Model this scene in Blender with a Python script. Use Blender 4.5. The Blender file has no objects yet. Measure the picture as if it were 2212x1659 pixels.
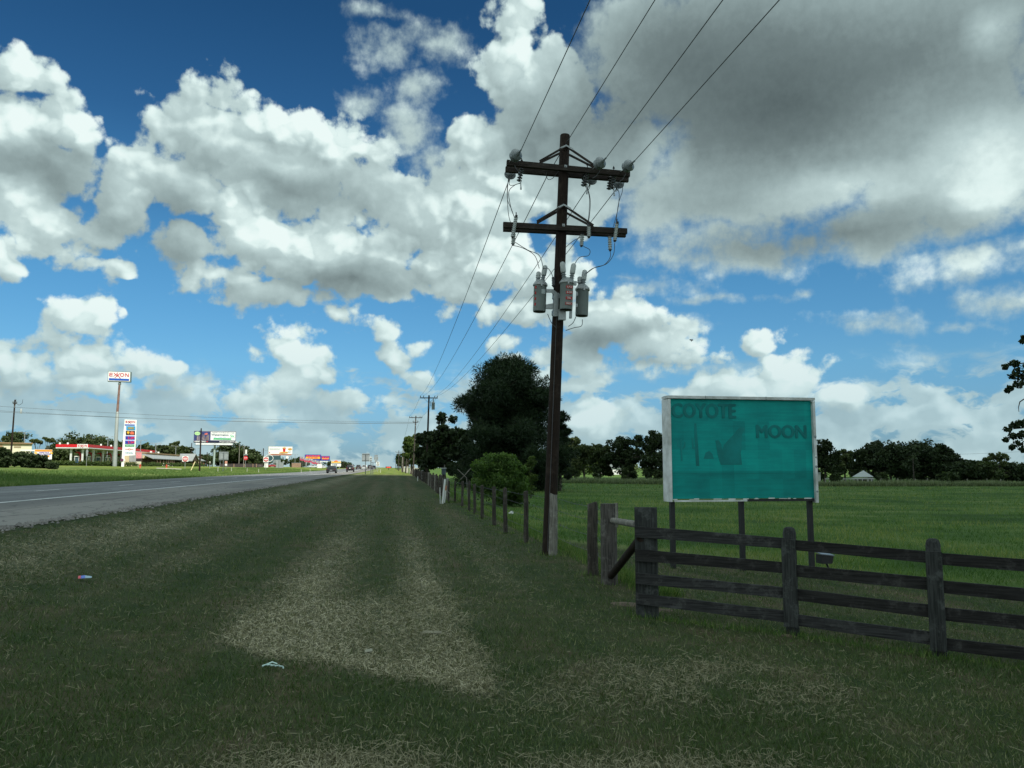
import bpy, bmesh, math, random
import numpy as np
from mathutils import Vector, Matrix, Euler, noise as mnoise

S = bpy.context.scene
COL = S.collection
R = math.radians
PI = math.pi

# ------------------------------------------------------------------ camera
CAMH = 1.9
YAW, PITCH, FPX = R(8.56), R(6.06), 1700.0
cd = bpy.data.cameras.new('camera'); cam = bpy.data.objects.new('camera', cd); COL.objects.link(cam)
cam.location = (0, 0, CAMH)
cam.rotation_euler = (R(90) + PITCH, 0, -YAW)
cd.sensor_width = 36.0; cd.lens = 36.0 * FPX / 2212.0
cd.clip_start = 0.05; cd.clip_end = 20000
S.camera = cam
RM = Euler((R(90) + PITCH, 0, -YAW)).to_matrix()

def ray(px, py):
    """direction of a photo pixel (2212 x 1659 grid)"""
    return (RM @ Vector(((px - 1106) / FPX, (829.5 - py) / FPX, -1))).normalized()

S.view_settings.view_transform = 'Standard'
S.view_settings.look = 'None'
S.view_settings.exposure = 0.12
S.view_settings.gamma = 1.0

# ------------------------------------------------------------------ sun
SUN_AZ = YAW + R(148)      # clockwise from +Y (the road)
SUN_EL = R(48)
SUN_DIR = Vector((math.sin(SUN_AZ) * math.cos(SUN_EL), math.cos(SUN_AZ) * math.cos(SUN_EL), math.sin(SUN_EL)))
sl = bpy.data.lights.new('sun', 'SUN'); so = bpy.data.objects.new('sun', sl); COL.objects.link(so)
sl.energy = 5.0; sl.angle = R(0.5); sl.color = (1.0, 0.95, 0.85)
so.rotation_euler = (-SUN_DIR).to_track_quat('-Z', 'Y').to_euler()

# ------------------------------------------------------------------ node helper
class NT:
    def __init__(s, tree): s.t = tree; s.n = tree.nodes; s.l = tree.links
    def new(s, typ, **kw):
        n = s.n.new(typ)
        for k, v in kw.items(): setattr(n, k, v)
        return n
    def put(s, sock, v):
        if v is None: return
        if isinstance(v, bpy.types.NodeSocket): s.l.new(v, sock)
        else: sock.default_value = v
    def m(s, op, a, b=None, c=None, clamp=False):
        n = s.new('ShaderNodeMath', operation=op, use_clamp=clamp)
        for i, v in enumerate((a, b, c)): s.put(n.inputs[i], v)
        return n.outputs[0]
    def v(s, op, a, b=None, c=None):
        n = s.new('ShaderNodeVectorMath', operation=op)
        for i, x in enumerate((a, b, c)):
            if x is not None: s.put(n.inputs[i], x)
        return n.outputs['Value'] if op in ('LENGTH', 'DOT_PRODUCT', 'DISTANCE') else n.outputs[0]
    def noise(s, vec, scale, detail=4, rough=.5, lac=2.0, color=False, dist=0.0, dims='3D'):
        n = s.new('ShaderNodeTexNoise', noise_dimensions=dims)
        s.put(n.inputs['Vector'], vec)
        for k, x in (('Scale', scale), ('Detail', detail), ('Roughness', rough), ('Lacunarity', lac), ('Distortion', dist)):
            s.put(n.inputs[k], x)
        return n.outputs['Color' if color else 'Fac']
    def vor(s, vec, scale, detail=0, rough=.5, feature='F1', out='Distance', rand=1.0, lac=2.0, smooth=None, dims='3D'):
        n = s.new('ShaderNodeTexVoronoi', feature=feature, voronoi_dimensions=dims)
        s.put(n.inputs['Vector'], vec)
        s.put(n.inputs['Scale'], scale)
        if 'Detail' in n.inputs: s.put(n.inputs['Detail'], detail); s.put(n.inputs['Roughness'], rough); s.put(n.inputs['Lacunarity'], lac)
        s.put(n.inputs['Randomness'], rand)
        if smooth is not None: s.put(n.inputs['Smoothness'], smooth)
        return n.outputs[out]
    def map(s, x, a, b, c=0.0, d=1.0, smooth=True):
        n = s.new('ShaderNodeMapRange', interpolation_type='SMOOTHSTEP' if smooth else 'LINEAR', clamp=True)
        for i, z in enumerate((x, a, b, c, d)): s.put(n.inputs[i], z)
        return n.outputs[0]
    def ramp(s, x, stops, interp='LINEAR'):
        n = s.new('ShaderNodeValToRGB'); n.color_ramp.interpolation = interp
        e = n.color_ramp.elements
        while len(e) < len(stops): e.new(0.5)
        for i, (p, c) in enumerate(stops):
            e[i].position = p; e[i].color = tuple(c) + (1,) if len(c) == 3 else c
        s.put(n.inputs[0], x)
        return n.outputs[0]
    def mix(s, f, a, b, mode='MIX'):
        n = s.new('ShaderNodeMix', data_type='RGBA', blend_type=mode)
        s.put(n.inputs[0], f)
        for i, x in ((6, a), (7, b)):
            if isinstance(x, tuple) and len(x) == 3: x = x + (1,)
            s.put(n.inputs[i], x)
        return n.outputs[2]
    def combine(s, x, y, z=0.0):
        n = s.new('ShaderNodeCombineXYZ')
        for i, a in enumerate((x, y, z)): s.put(n.inputs[i], a)
        return n.outputs[0]
    def sep(s, vec):
        n = s.new('ShaderNodeSeparateXYZ'); s.put(n.inputs[0], vec); return n.outputs
# ------------------------------------------------------------------ sky: Nishita air with procedural cumulus by direction
W = bpy.data.worlds.new('World'); S.world = W; W.use_nodes = True
W.node_tree.nodes.clear()
T = NT(W.node_tree)
SKYK = 0.1
geo = T.new('ShaderNodeTexCoord').outputs['Generated']
dirv = T.v('NORMALIZE', geo)
dx, dy, dz = T.sep(dirv)
sky = T.new('ShaderNodeTexSky', sky_type='NISHITA', sun_disc=False, sun_elevation=SUN_EL, sun_rotation=SUN_AZ)
sky.air_density = 1.0; sky.dust_density = 0.6; sky.ozone_density = 2.0
az = T.m('MULTIPLY', T.m('ARCTAN2', dx, dy), 57.29578)
az = T.m('SUBTRACT', az, math.degrees(YAW))
az = T.m('WRAP', az, 180.0, -180.0)
el = T.m('MULTIPLY', T.m('ARCSINE', dz), 57.29578)
P0 = T.combine(az, el, 0.0)

def ae(px, py):
    d = ray(px, py)
    return math.degrees(math.atan2(d.x, d.y)) - math.degrees(YAW), math.degrees(math.asin(d.z))
def ell(px, py, rx, ry):
    u, v = ae(px, py)
    u1, _ = ae(px - rx, py); u2, _ = ae(px + rx, py); _, v1 = ae(px, py + ry); _, v2 = ae(px, py - ry)
    return u, v, abs(u2 - u1) / 2, abs(v2 - v1) / 2

# domain warp
wn = T.noise(T.v('MULTIPLY', P0, (.2, .26, 0)), 1.0, 4, .55, color=True, dims='2D')
wn = T.v('MULTIPLY', T.v('SUBTRACT', wn, (.5, .5, .5)), (2.6, 2.0, 0))
P = T.v('ADD', P0, wn)

def field(P, blobs, k=0.9, start=-3.0):
    acc = None
    for (px, py, rx, ry, rot) in blobs:
        u, v, a, b = ell(px, py, rx, ry)
        sz = max(min(a, b) * 1.15 + .35, 1.3)
        if rot:
            n = T.new('ShaderNodeMapping', vector_type='TEXTURE')
            T.put(n.inputs['Vector'], P)
            n.inputs['Location'].default_value = (u, v, 0); n.inputs['Rotation'].default_value = (0, 0, R(rot)); n.inputs['Scale'].default_value = (a, b, 1)
            q = n.outputs[0]
        else:
            q = T.v('MULTIPLY_ADD', P, (1 / a, 1 / b, 0), (-u / a, -v / b, 0))
        L = T.v('LENGTH', q)
        d = T.m('MULTIPLY_ADD', L, -sz, sz)
        acc = T.m('MAXIMUM', d, start) if acc is None else T.m('MAXIMUM', acc, d)
    return acc
def gauss(P, blobs):
    acc = None
    for (px, py, rx, ry, rot, w) in blobs:
        u, v, a, b = ell(px, py, rx, ry)
        q = T.v('MULTIPLY_ADD', P, (1.0 / a, 1.0 / b, 0), (-u / a, -v / b, 0))
        L = T.v('LENGTH', q)
        d = T.m('MULTIPLY_ADD', L, -w / 1.35, w)
        d = T.m('MAXIMUM' if w > 0 else 'MINIMUM', d, 0.0)
        acc = d if acc is None else T.m('ADD', acc, d)
    return acc

CUM = [  # x, y, rx, ry, rot : crisp cumulus
 (50,160,75,62,0),(20,290,120,110,0),(150,265,78,62,0),(190,300,32,50,0),(40,440,110,110,0),(20,540,60,70,0),(110,480,60,70,0),(140,385,80,70,0),
 (265,430,85,90,0),(300,345,55,40,0),(215,510,70,36,0),
 (385,250,55,38,0),(490,215,75,48,0),(480,300,130,90,0),(620,275,130,52,0),(720,320,120,70,0),(600,370,210,90,0),(400,400,130,80,0),(400,520,90,50,0),
 (495,455,85,72,0),(560,520,130,85,0),(700,560,170,80,0),(850,610,110,58,0),(480,590,110,36,0),(620,640,150,40,0),
 (900,470,140,90,0),(980,420,110,60,0),(800,430,110,80,0),(1050,470,130,110,0),(960,560,120,60,0),(1015,520,90,80,0),(1010,630,80,60,0),
 (1120,60,60,80,0),(1090,170,70,100,0),(1040,300,80,70,0),(1180,240,120,150,0),(1110,400,120,90,0),(1240,420,110,90,0),(1060,580,95,75,0),(1160,600,120,70,0),(1080,660,110,34,0),
 (1290,700,130,68,0),(1420,745,135,44,0),(1220,760,120,40,0),(1370,690,70,46,0),
 (1690,722,20,20,0),(1650,745,40,34,0),(1680,790,52,44,0),(1700,830,90,36,0),(1590,840,90,30,0),(1820,860,52,22,0),
 (175,690,78,58,0),(215,665,45,38,0),(90,725,110,46,0),(40,790,100,44,0),(190,790,120,50,0),(285,775,40,46,0),(350,795,28,22,0),(310,830,60,30,0),
 (660,715,30,32,0),(640,760,48,42,0),(685,770,30,26,0),(570,785,32,24,0),(620,840,78,52,0),(690,810,40,36,0),(740,860,60,26,0),(560,870,60,30,0),
 (830,715,34,20,0),(850,765,28,30,0),(900,745,34,14,0),(910,830,36,26,0),(1280,900,60,40,0),(1150,820,70,26,0),(1240,840,90,30,0),
 (225,578,45,14,0),(280,680,18,10,0),
]
SOFT = [  # soft-edged layer: veils, the big dark cloud, wisps
 (845,110,95,56,0),(930,90,110,50,0),(900,190,60,60,0),(880,280,75,70,0),(810,30,60,26,0),(930,350,70,60,0),(780,220,50,24,0),
 (1380,120,150,200,0),(1560,130,240,230,0),(1900,110,430,260,0),(1650,360,290,190,0),(2050,330,300,230,0),(1560,500,210,70,0),(1750,530,170,60,-6),
 (1330,330,150,150,0),(1450,420,180,110,0),(1620,545,270,62,-3),(1900,500,300,90,-4),(1800,330,420,160,0),(1400,470,100,60,0),(2080,560,260,62,0),(2140,660,110,40,0),(1950,480,220,80,0),
 (1560,650,150,13,-3),(1930,700,125,30,-10),(2060,702,120,13,-4),(1960,745,80,22,0),(1400,620,110,24,0),(2010,765,50,10,0),(1740,640,30,10,0),(1350,600,60,10,0),
 (1500,700,60,20,0),(760,795,30,4,0),(1560,800,80,20,0),(1290,800,140,22,0),
]
BRI = [  # light (+) and shade (-) of the clouds themselves
 (45,150,70,50,0,.16),(170,280,60,50,0,.20),(40,260,60,40,0,.1),(30,500,100,80,0,.22),(120,380,110,80,0,-.26),(80,340,120,50,0,-.12),
 (270,500,110,70,0,-.12),(400,470,90,90,0,-.18),(380,540,80,60,0,-.10),
 (640,265,140,34,0,.24),(760,320,80,40,0,.20),(560,350,190,60,0,-.08),(640,420,220,46,0,-.20),(860,400,150,60,0,-.06),
 (500,430,70,60,0,.24),(580,510,100,50,0,.20),(700,540,80,34,0,.10),(780,605,170,38,0,-.34),(600,640,160,30,0,-.14),(920,600,50,40,0,.05),
 (1130,100,60,90,0,.16),(1200,280,160,110,0,-.16),(1060,420,110,70,0,.08),(1100,560,100,80,0,.14),(1180,350,90,60,0,-.08),
 (1480,150,300,210,0,-.26),(1720,220,560,230,0,-.40),(1950,120,420,180,0,-.14),(1480,60,140,90,0,-.10),(1700,300,200,80,0,-.08),(1820,400,180,50,0,.22),(2120,330,130,90,0,.26),(1980,250,200,90,0,.06),
 (1430,340,60,70,0,.22),(1560,440,180,50,0,-.10),(1850,505,340,50,-4,-.34),(1600,540,200,40,0,-.14),(2160,420,90,60,0,.20),(2060,575,220,28,0,.16),(2150,60,60,50,0,.26),
 (1330,730,110,38,0,-.20),(1250,745,90,36,0,-.24),(1370,670,90,28,-20,.16),(1480,735,90,36,0,.18),(1400,775,130,18,0,-.14),
 (1690,740,60,60,0,.24),(1720,820,130,50,0,.26),(1600,838,90,22,0,.14),(1820,855,60,24,0,.2),
 (190,680,90,60,0,.20),(110,800,150,50,0,.14),(40,835,90,22,0,-.20),(100,745,130,24,0,-.1),(300,780,70,50,0,.12),(340,845,60,22,0,-.24),
 (650,750,70,60,0,.22),(600,820,80,50,0,.16),(690,860,80,30,0,-.10),(1270,890,60,50,0,.2),
]
cum = field(P, CUM, .8)
soft = field(P, SOFT, 1.2)
bri = gauss(P, BRI)

# fractal relief, evaluated twice for light from the upper right
def relief(q):
    a = T.noise(q, 0.22, 5, .50, dims='2D')
    b = T.vor(q, 0.28, 2, .5, dims='2D')
    return T.m('MULTIPLY_ADD', b, -0.75, T.m('MULTIPLY', a, .55))
Pn = T.v('MULTIPLY_ADD', wn, (.5, .5, 0), P0)
Pn = T.v('MULTIPLY', Pn, (1.0, 1.25, 1.0))
h0 = relief(Pn)
h1 = relief(T.v('ADD', Pn, (.5, .85, 0)))
lit = T.m('MAXIMUM', T.m('SUBTRACT', h0, h1), -.09)
fine = T.noise(P0, 1.6, 4, .6, dims='2D')

# horizon: small flattened puffs in rows
hv = T.v('MULTIPLY', P, (.24, .50, 0))
hn = T.noise(T.v('ADD', hv, (3.1, .7, 0)), 1.0, 5, .58, dims='2D')
hmask = T.map(el, 3.5, 8.5, 1.0, 0.0)
hd = T.m('MULTIPLY', T.m('MULTIPLY_ADD', hn, 12.0, T.m('MULTIPLY_ADD', hmask, 1.9, -6.0)), hmask)

# beyond the frame broken cloud goes on, fuller and brighter to light the ground
gn = T.noise(T.v('MULTIPLY', dirv, (1, 1, 2.0)), 2.6, 4, .5)
gmask = T.m('MAXIMUM', T.map(T.m('ABSOLUTE', az), 37.0, 48.0), T.map(el, 36.0, 46.0))
gd = T.m('MULTIPLY_ADD', gn, 26.0, -11.0)
gd = T.m('MULTIPLY_ADD', gmask, T.m('ADD', gd, 3.0), -3.0)

dn = T.m("MULTIPLY_ADD", h0, 3.5, 1.45)
dC = T.m('ADD', T.m('MAXIMUM', cum, gd), dn)
dC = T.m('MULTIPLY_ADD', T.m('SUBTRACT', fine, .5), 1.3, dC)
dS = T.m('MULTIPLY_ADD', h0, 2.4, T.m('ADD', soft, .75))
dS = T.m('MULTIPLY_ADD', T.m('SUBTRACT', fine, .5), 1.6, dS)
aC = T.map(dC, 0.0, 1.0)
aS = T.map(dS, -0.3, 2.6)
aH = T.m('MULTIPLY', T.map(hd, 0.0, 1.3), .85)
alpha = T.m('SUBTRACT', 1.0, T.m('MULTIPLY', T.m('MULTIPLY', T.m('SUBTRACT', 1.0, aC), T.m('SUBTRACT', 1.0, aS)), T.m('SUBTRACT', 1.0, aH)))

rk = T.m('MULTIPLY_ADD', T.map(soft, -.5, 2.0), -.84, 1.0)     # less relief in the soft layer
cumL = field(T.v('ADD', P, (.45, .9, 0)), CUM, .8)
big = T.m('SUBTRACT', cum, cumL, clamp=False)
gain = T.m('MULTIPLY', T.map(bri, -.16, .14, .16, 1.0), rk)
B = T.m('MULTIPLY_ADD', T.m('MULTIPLY', lit, gain), .95, .68)
B = T.m('MULTIPLY_ADD', T.m('MULTIPLY', big, T.map(soft, -.6, 1.0, 1.0, 0.0)), .085, B)
B = T.m('MULTIPLY_ADD', gmask, .2, B)  # unseen clouds raised in brightness, adding ambient light
B = T.m('MULTIPLY_ADD', bri, 1.12, B)
B = T.m('MULTIPLY_ADD', T.m('SUBTRACT', fine, .5), .10, B)
K = 1.0 / SKYK
cc = T.ramp(B, [(0.0, (.085, .115, .120)), (.25, (.155, .205, .210)), (.5, (.29, .38, .385)), (.72, (.46, .585, .585)), (.88, (.68, .82, .80)), (1.0, (.77, .88, .86))])
hz = T.map(el, 0.0, 13.0, .6, 0.0)
cc = T.mix(hz, cc, (.40, .57, .62))
air = T.mix(1.0, sky.outputs[0], T.ramp(T.map(el, 0.0, 40.0, smooth=False), [(0, (.36, .60, .95)), (.06, (.37, .62, .92)), (.18, (.42, .78, .98)), (.36, (.36, .80, .98)), (.58, (.19, .50, .70)), (.78, (.135, .40, .58))]), 'MULTIPLY')
ccK = T.v('SCALE', cc); ccK.node.inputs['Scale'].default_value = K
fin = T.mix(alpha, air, ccK)
bg = T.new('ShaderNodeBackground'); T.put(bg.inputs[0], fin); bg.inputs[1].default_value = SKYK
out = T.new('ShaderNodeOutputWorld'); T.l.new(bg.outputs[0], out.inputs[0])
W.cycles.sampling_method = 'NONE'
# ------------------------------------------------------------------ cycles
S.render.engine = 'CYCLES'
S.cycles.max_bounces = 4; S.cycles.diffuse_bounces = 2; S.cycles.glossy_bounces = 2
S.cycles.transmission_bounces = 2; S.cycles.transparent_max_bounces = 4
S.cycles.use_adaptive_sampling = True; S.cycles.adaptive_threshold = 0.012
S.cycles.caustics_reflective = False; S.cycles.caustics_refractive = False

# ------------------------------------------------------------------ geometry helpers
rnd = random.Random(7)
rng = np.random.default_rng(11)
FWD = RM @ Vector((0, 0, -1))
C0 = Vector((0, 0, CAMH))
def pt(px, py, d):
    """point seen at a photo pixel, d metres away along the view axis"""
    r = ray(px, py); return C0 + r * (d / r.dot(FWD))
XS = [-3000, -400, -120, -75, -70, -52, -38, -31, -25.5, -23.7, -7.5, -6.6, -5.0, -3.0, -1.5, 0, 3, 4.5, 6.5, 10, 25, 60, 3000]
ZS = [3.0, 2.8, 2.5, 2.35, 2.3, 1.85, 1.36, .72, .60, .70, .70, .58, .30, .10, .02, 0, 0, -.08, -.24, -.42, -.75, -1.1, -1.1]
ZF = [3.0, 2.8, 2.5, 2.35, 2.3, 1.85, 1.36, .80, .68, .70, .70, .66, .62, .60, .58, .55, .45, .30, .1, -.1, -.5, -1.1, -1.1]
def sst(a, b, x):
    t = np.clip((x - a) / (b - a), 0, 1); return t * t * (3 - 2 * t)
def zt(x, y):
    x = np.asarray(x, float); y = np.asarray(y, float)
    n = np.interp(x, XS, ZS); f = np.interp(x, XS, ZF)
    k = sst(45, 150, y)
    z = n * (1 - k) + f * k
    rise = np.interp(y, [-100, 200, 260, 330, 420, 470, 700, 5000], [0, 0, .12, .38, .72, .74, .2, .0])
    w = sst(60, 10, np.abs(x + 8))
    z = z + rise * np.where(x < -24, .4, 1) * np.clip(w + .15, 0, 1)
    # gentle unevenness
    z = z + .025 * np.sin(x * .9 + y * .35) * np.sin(y * .52 - x * .2) * sst(-7.4, -4, x) + .02 * np.sin(x * .33 + 2) * np.sin(y * .21)* sst(-6, -3, x)
    return z
def G(px, py, dmax=600):
    """where the ray of a photo pixel meets the ground"""
    r = ray(px, py); t = 2.0; step = .15
    while t < dmax:
        p = C0 + r * t
        if p.z < float(zt(p.x, p.y)): 
            lo, hi = t - step, t
            for _ in range(20):
                m = (lo + hi) / 2; q = C0 + r * m
                if q.z < float(zt(q.x, q.y)): hi = m
                else: lo = m
            return C0 + r * hi
        step = max(.15, t * .01); t += step
    return C0 + r * dmax
def ground(v): return Vector((v[0], v[1], float(zt(v[0], v[1]))))
def base(px, d):
    """ground point under a photo column at depth d"""
    p = pt(px, 1010, d); return ground(p)
def zat(px, py, xy):
    """height of the ray of a pixel above the spot xy (same horizontal distance)"""
    r = ray(px, py); h = math.hypot(r.x, r.y); D = math.hypot(xy[0], xy[1])
    return CAMH + r.z / h * D
def depth(p): return (Vector(p) - C0).dot(FWD)
def azr(p): return -math.atan2(p[0], p[1])

class MB:
    def __init__(s): s.v = []; s.f = []; s.s = []
    def add(s, vs, fs, smooth=False):
        o = len(s.v); s.v += [tuple(v) for v in vs]; s.f += [tuple(i + o for i in f) for f in fs]; s.s += [smooth] * len(fs); return s
    def box(s, c, d, m=None):
        x, y, z = d[0] / 2, d[1] / 2, d[2] / 2
        vs = [Vector((a * x, b * y, e * z)) for e in (-1, 1) for a, b in ((-1, -1), (1, -1), (1, 1), (-1, 1))]
        c = Vector(c)
        vs = [(m @ v if m else v) + c for v in vs]
        return s.add(vs, [(3, 2, 1, 0), (4, 5, 6, 7), (0, 1, 5, 4), (1, 2, 6, 5), (2, 3, 7, 6), (3, 0, 4, 7)])
    def cyl(s, p0, p1, r0, r1=None, n=10, smooth=True):
        p0 = Vector(p0); p1 = Vector(p1); r1 = r0 if r1 is None else r1
        q = (p1 - p0).to_track_quat('Z', 'Y')
        a = [p0 + q @ Vector((r0 * math.cos(2 * PI * i / n), r0 * math.sin(2 * PI * i / n), 0)) for i in range(n)]
        b = [p1 + q @ Vector((r1 * math.cos(2 * PI * i / n), r1 * math.sin(2 * PI * i / n), 0)) for i in range(n)]
        s.add(a + b, [(i, (i + 1) % n, n + (i + 1) % n, n + i) for i in range(n)], smooth)
        s.add(a, [tuple(range(n))[::-1]]); s.add(b, [tuple(range(n))]); return s
    def tube(s, ps, rs, n=6, caps=True):
        ps = [Vector(p) for p in ps]
        if not isinstance(rs, (list, tuple)): rs = [rs] * len(ps)
        vs = []; fs = []; q = None
        for i, p in enumerate(ps):
            t = (ps[min(i + 1, len(ps) - 1)] - ps[max(i - 1, 0)]).normalized()
            q = t.to_track_quat('Z', 'Y') if q is None else (q @ Vector((0, 0, 1))).rotation_difference(t) @ q
            vs += [p + q @ Vector((rs[i] * math.cos(2 * PI * k / n), rs[i] * math.sin(2 * PI * k / n), 0)) for k in range(n)]
        for i in range(len(ps) - 1):
            fs += [(i * n + k, i * n + (k + 1) % n, (i + 1) * n + (k + 1) % n, (i + 1) * n + k) for k in range(n)]
        s.add(vs, fs, True)
        if caps: s.add(vs[:n], [tuple(range(n))[::-1]]); s.add(vs[-n:], [tuple(range(n))])
        return s
    def lathe(s, prof, o=(0, 0, 0), ax=(0, 0, 1), n=14, smooth=True):
        q = Vector(ax).to_track_quat('Z', 'Y'); o = Vector(o); vs = []; fs = []
        for r, z in prof: vs += [o + q @ Vector((r * math.cos(2 * PI * k / n), r * math.sin(2 * PI * k / n), z)) for k in range(n)]
        for i in range(len(prof) - 1):
            fs += [(i * n + k, i * n + (k + 1) % n, (i + 1) * n + (k + 1) % n, (i + 1) * n + k) for k in range(n)]
        s.add(vs, fs, smooth); s.add(vs[:n], [tuple(range(n))[::-1]]); s.add(vs[-n:], [tuple(range(n))]); return s
    def prism(s, poly, y0, y1, m=None):
        """polygon in x,z extruded along y"""
        n = len(poly); m = m or Matrix.Identity(4)
        a = [m @ Vector((x, y0, z)) for x, z in poly]; b = [m @ Vector((x, y1, z)) for x, z in poly]
        s.add(a + b, [tuple(range(n)), tuple(range(2 * n - 1, n - 1, -1))] + [(i, n + i, n + (i + 1) % n, (i + 1) % n) for i in range(n)]); return s
    def mesh(s, name, mat):
        me = bpy.data.meshes.new(name); me.from_pydata(s.v, [], s.f)
        me.polygons.foreach_set('use_smooth', s.s)
        if mat: me.materials.append(mat)
        me.update(); return me

def link(o, parent=None):
    COL.objects.link(o)
    if parent: o.parent = parent
    return o
def part(name, mb, mat, parent=None, label=None, loc=None, rot=None, kind=None):
    me = mb if isinstance(mb, bpy.types.Mesh) else mb.mesh(name, mat)
    o = link(bpy.data.objects.new(name, me), parent)
    if loc is not None: o.location = loc
    if rot is not None: o.rotation_euler = rot
    if label: o['label'] = label
    if kind: o['kind'] = kind
    return o
def thing(name, label, cat, loc=(0, 0, 0), rotz=0, group=None, rot=None):
    o = link(bpy.data.objects.new(name, None)); o.empty_display_size = .2
    o.location = loc; o.rotation_euler = rot or (0, 0, rotz); o['label'] = label; o['category'] = cat
    if group: o['group'] = group
    return o
def tag(o, label, cat, group=None):
    o['label'] = label; o['category'] = cat
    if group: o['group'] = group
    return o
def struct(o): o['kind'] = 'structure'; return o
def dup(root, loc, rotz, label, group=None, scale=None):
    r = root.copy(); COL.objects.link(r); r.location = loc; r.rotation_euler = (0, 0, rotz); r['label'] = label
    if group: r['group'] = group
    if scale: r.scale = scale if isinstance(scale, tuple) else (scale,) * 3
    for ch in list(root.children):
        c = ch.copy(); COL.objects.link(c); c.parent = r
        for g in list(ch.children):
            d = g.copy(); COL.objects.link(d); d.parent = c
    return r
ORD = ['first', 'second', 'third', 'fourth', 'fifth', 'sixth', 'seventh', 'eighth', 'ninth', 'tenth', 'eleventh', 'twelfth', 'thirteenth', 'fourteenth', 'fifteenth']

def text_mesh(s, size, name='lettering', mat=None, extrude=.01, bold=0.0, width=None, align='CENTER'):
    cu = bpy.data.curves.new('t', 'FONT'); cu.body = s; cu.size = size; cu.align_x = align; cu.align_y = 'CENTER'
    cu.extrude = extrude / 2; cu.offset = bold; cu.resolution_u = 3
    ob = bpy.data.objects.new('t', cu); COL.objects.link(ob)
    bpy.context.view_layer.update()
    me = bpy.data.meshes.new_from_object(ob.evaluated_get(bpy.context.evaluated_depsgraph_get()))
    bpy.data.objects.remove(ob); bpy.data.curves.remove(cu)
    n = len(me.vertices); a = np.empty(n * 3); me.vertices.foreach_get('co', a); a = a.reshape(-1, 3)
    if width and n:
        w = a[:, 0].max() - a[:, 0].min(); a[:, 0] *= width / max(w, 1e-6)
    b = np.stack([a[:, 0], -a[:, 2], a[:, 1]], 1)      # stand it up, reading from -Y
    me.vertices.foreach_set('co', b.ravel()); me.update(); me.name = name
    me.materials.clear(); me.materials.append(mat); return me

# ------------------------------------------------------------------ materials
MATS = {}
def mat(name, c, rough=.8, var=.18, scale=6.0, metal=0.0, bump=0.0, c2=None, spec=.35, stretch=(1, 1, 1), bscale=None, emit=None):
    if name in MATS: return MATS[name]
    m = bpy.data.materials.new(name); m.use_nodes = True; t = m.node_tree; t.nodes.clear(); T = NT(t)
    tc = T.new('ShaderNodeTexCoord').outputs['Object']
    v = T.v('MULTIPLY', tc, stretch)
    n1 = T.noise(v, scale, 5, .6)
    n2 = T.noise(v, scale * .23, 2, .5)
    f = T.m('ADD', T.m('MULTIPLY', n1, .6), T.m('MULTIPLY', n2, .4))
    c2 = c2 or tuple(x * (1 - var) for x in c)
    c1 = tuple(min(1, x * (1 + var)) for x in c)
    col = T.mix(T.map(f, .35, .65), c1, c2)
    b = T.new('ShaderNodeBsdfPrincipled'); T.put(b.inputs['Base Color'], col)
    b.inputs['Roughness'].default_value = rough; b.inputs['Metallic'].default_value = metal; b.inputs['Specular IOR Level'].default_value = spec
    if bump:
        bn = T.new('ShaderNodeBump'); bn.inputs['Strength'].default_value = .8; bn.inputs['Distance'].default_value = bump
        T.put(bn.inputs['Height'], T.noise(v, bscale or scale * 2, 5, .65)); T.put(b.inputs['Normal'], bn.outputs[0])
    if emit:
        b.inputs['Emission Color'].default_value = emit[0] + (1,); b.inputs['Emission Strength'].default_value = emit[1]
    o = T.new('ShaderNodeOutputMaterial'); T.l.new(b.outputs[0], o.inputs[0]); MATS[name] = m; return m
def wood(name, c, c2, pale=None):
    """weathered timber: long grain, cracks, pale worn streaks; grain along local Z"""
    m = bpy.data.materials.new(name); m.use_nodes = True; t = m.node_tree; t.nodes.clear(); T = NT(t)
    tc = T.new('ShaderNodeTexCoord').outputs['Object']
    oi = T.new('ShaderNodeObjectInfo').outputs['Random']
    tc = T.v('ADD', tc, T.combine(T.m('MULTIPLY', oi, 37.0), T.m('MULTIPLY', oi, 11.0), T.m('MULTIPLY', oi, 53.0)))
    return m, T, tc
def wood_mat(name, c, c2, pale, axis='Z', palek=.5, bump=.006):
    m, T, tc = wood(name, c, c2)
    st = {'Z': (1, 1, .05), 'X': (.05, 1, 1), 'Y': (1, .05, 1)}[axis]
    g = T.noise(T.v('MULTIPLY', tc, st), 60, 4, .6)
    crack = T.vor(T.v('MULTIPLY', tc, st), 26, 1, .5)
    big = T.noise(tc, 5.5, 6, .72)
    col = T.mix(T.map(g, .35, .65), c, c2)
    col = T.mix(T.m('MULTIPLY', T.map(big, .5, .68), palek), col, pale)
    col = T.mix(T.m('MULTIPLY', T.map(crack, .12, .0), .7), col, tuple(x * .25 for x in c2))
    b = T.new('ShaderNodeBsdfPrincipled'); T.put(b.inputs['Base Color'], col); b.inputs['Roughness'].default_value = .9; b.inputs['Specular IOR Level'].default_value = .2
    bn = T.new('ShaderNodeBump'); bn.inputs['Strength'].default_value = .9; bn.inputs['Distance'].default_value = bump
    T.put(bn.inputs['Height'], T.m('ADD', g, T.m('MULTIPLY', T.map(crack, .0, .2), .8))); T.put(b.inputs['Normal'], bn.outputs[0])
    o = T.new('ShaderNodeOutputMaterial'); T.l.new(b.outputs[0], o.inputs[0]); MATS[name] = m; return m
M_POLE = wood_mat('creosoted_wood', (.030, .020, .015), (.016, .011, .009), (.06, .045, .035), palek=.5)
M_ARM = wood_mat('crossarm_wood', (.05, .04, .033), (.025, .02, .018), (.09, .08, .07), axis='X')
M_BOARD = wood_mat('dark_board_wood', (.032, .031, .030), (.014, .013, .013), (.070, .068, .066), axis='X', palek=.7)
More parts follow.
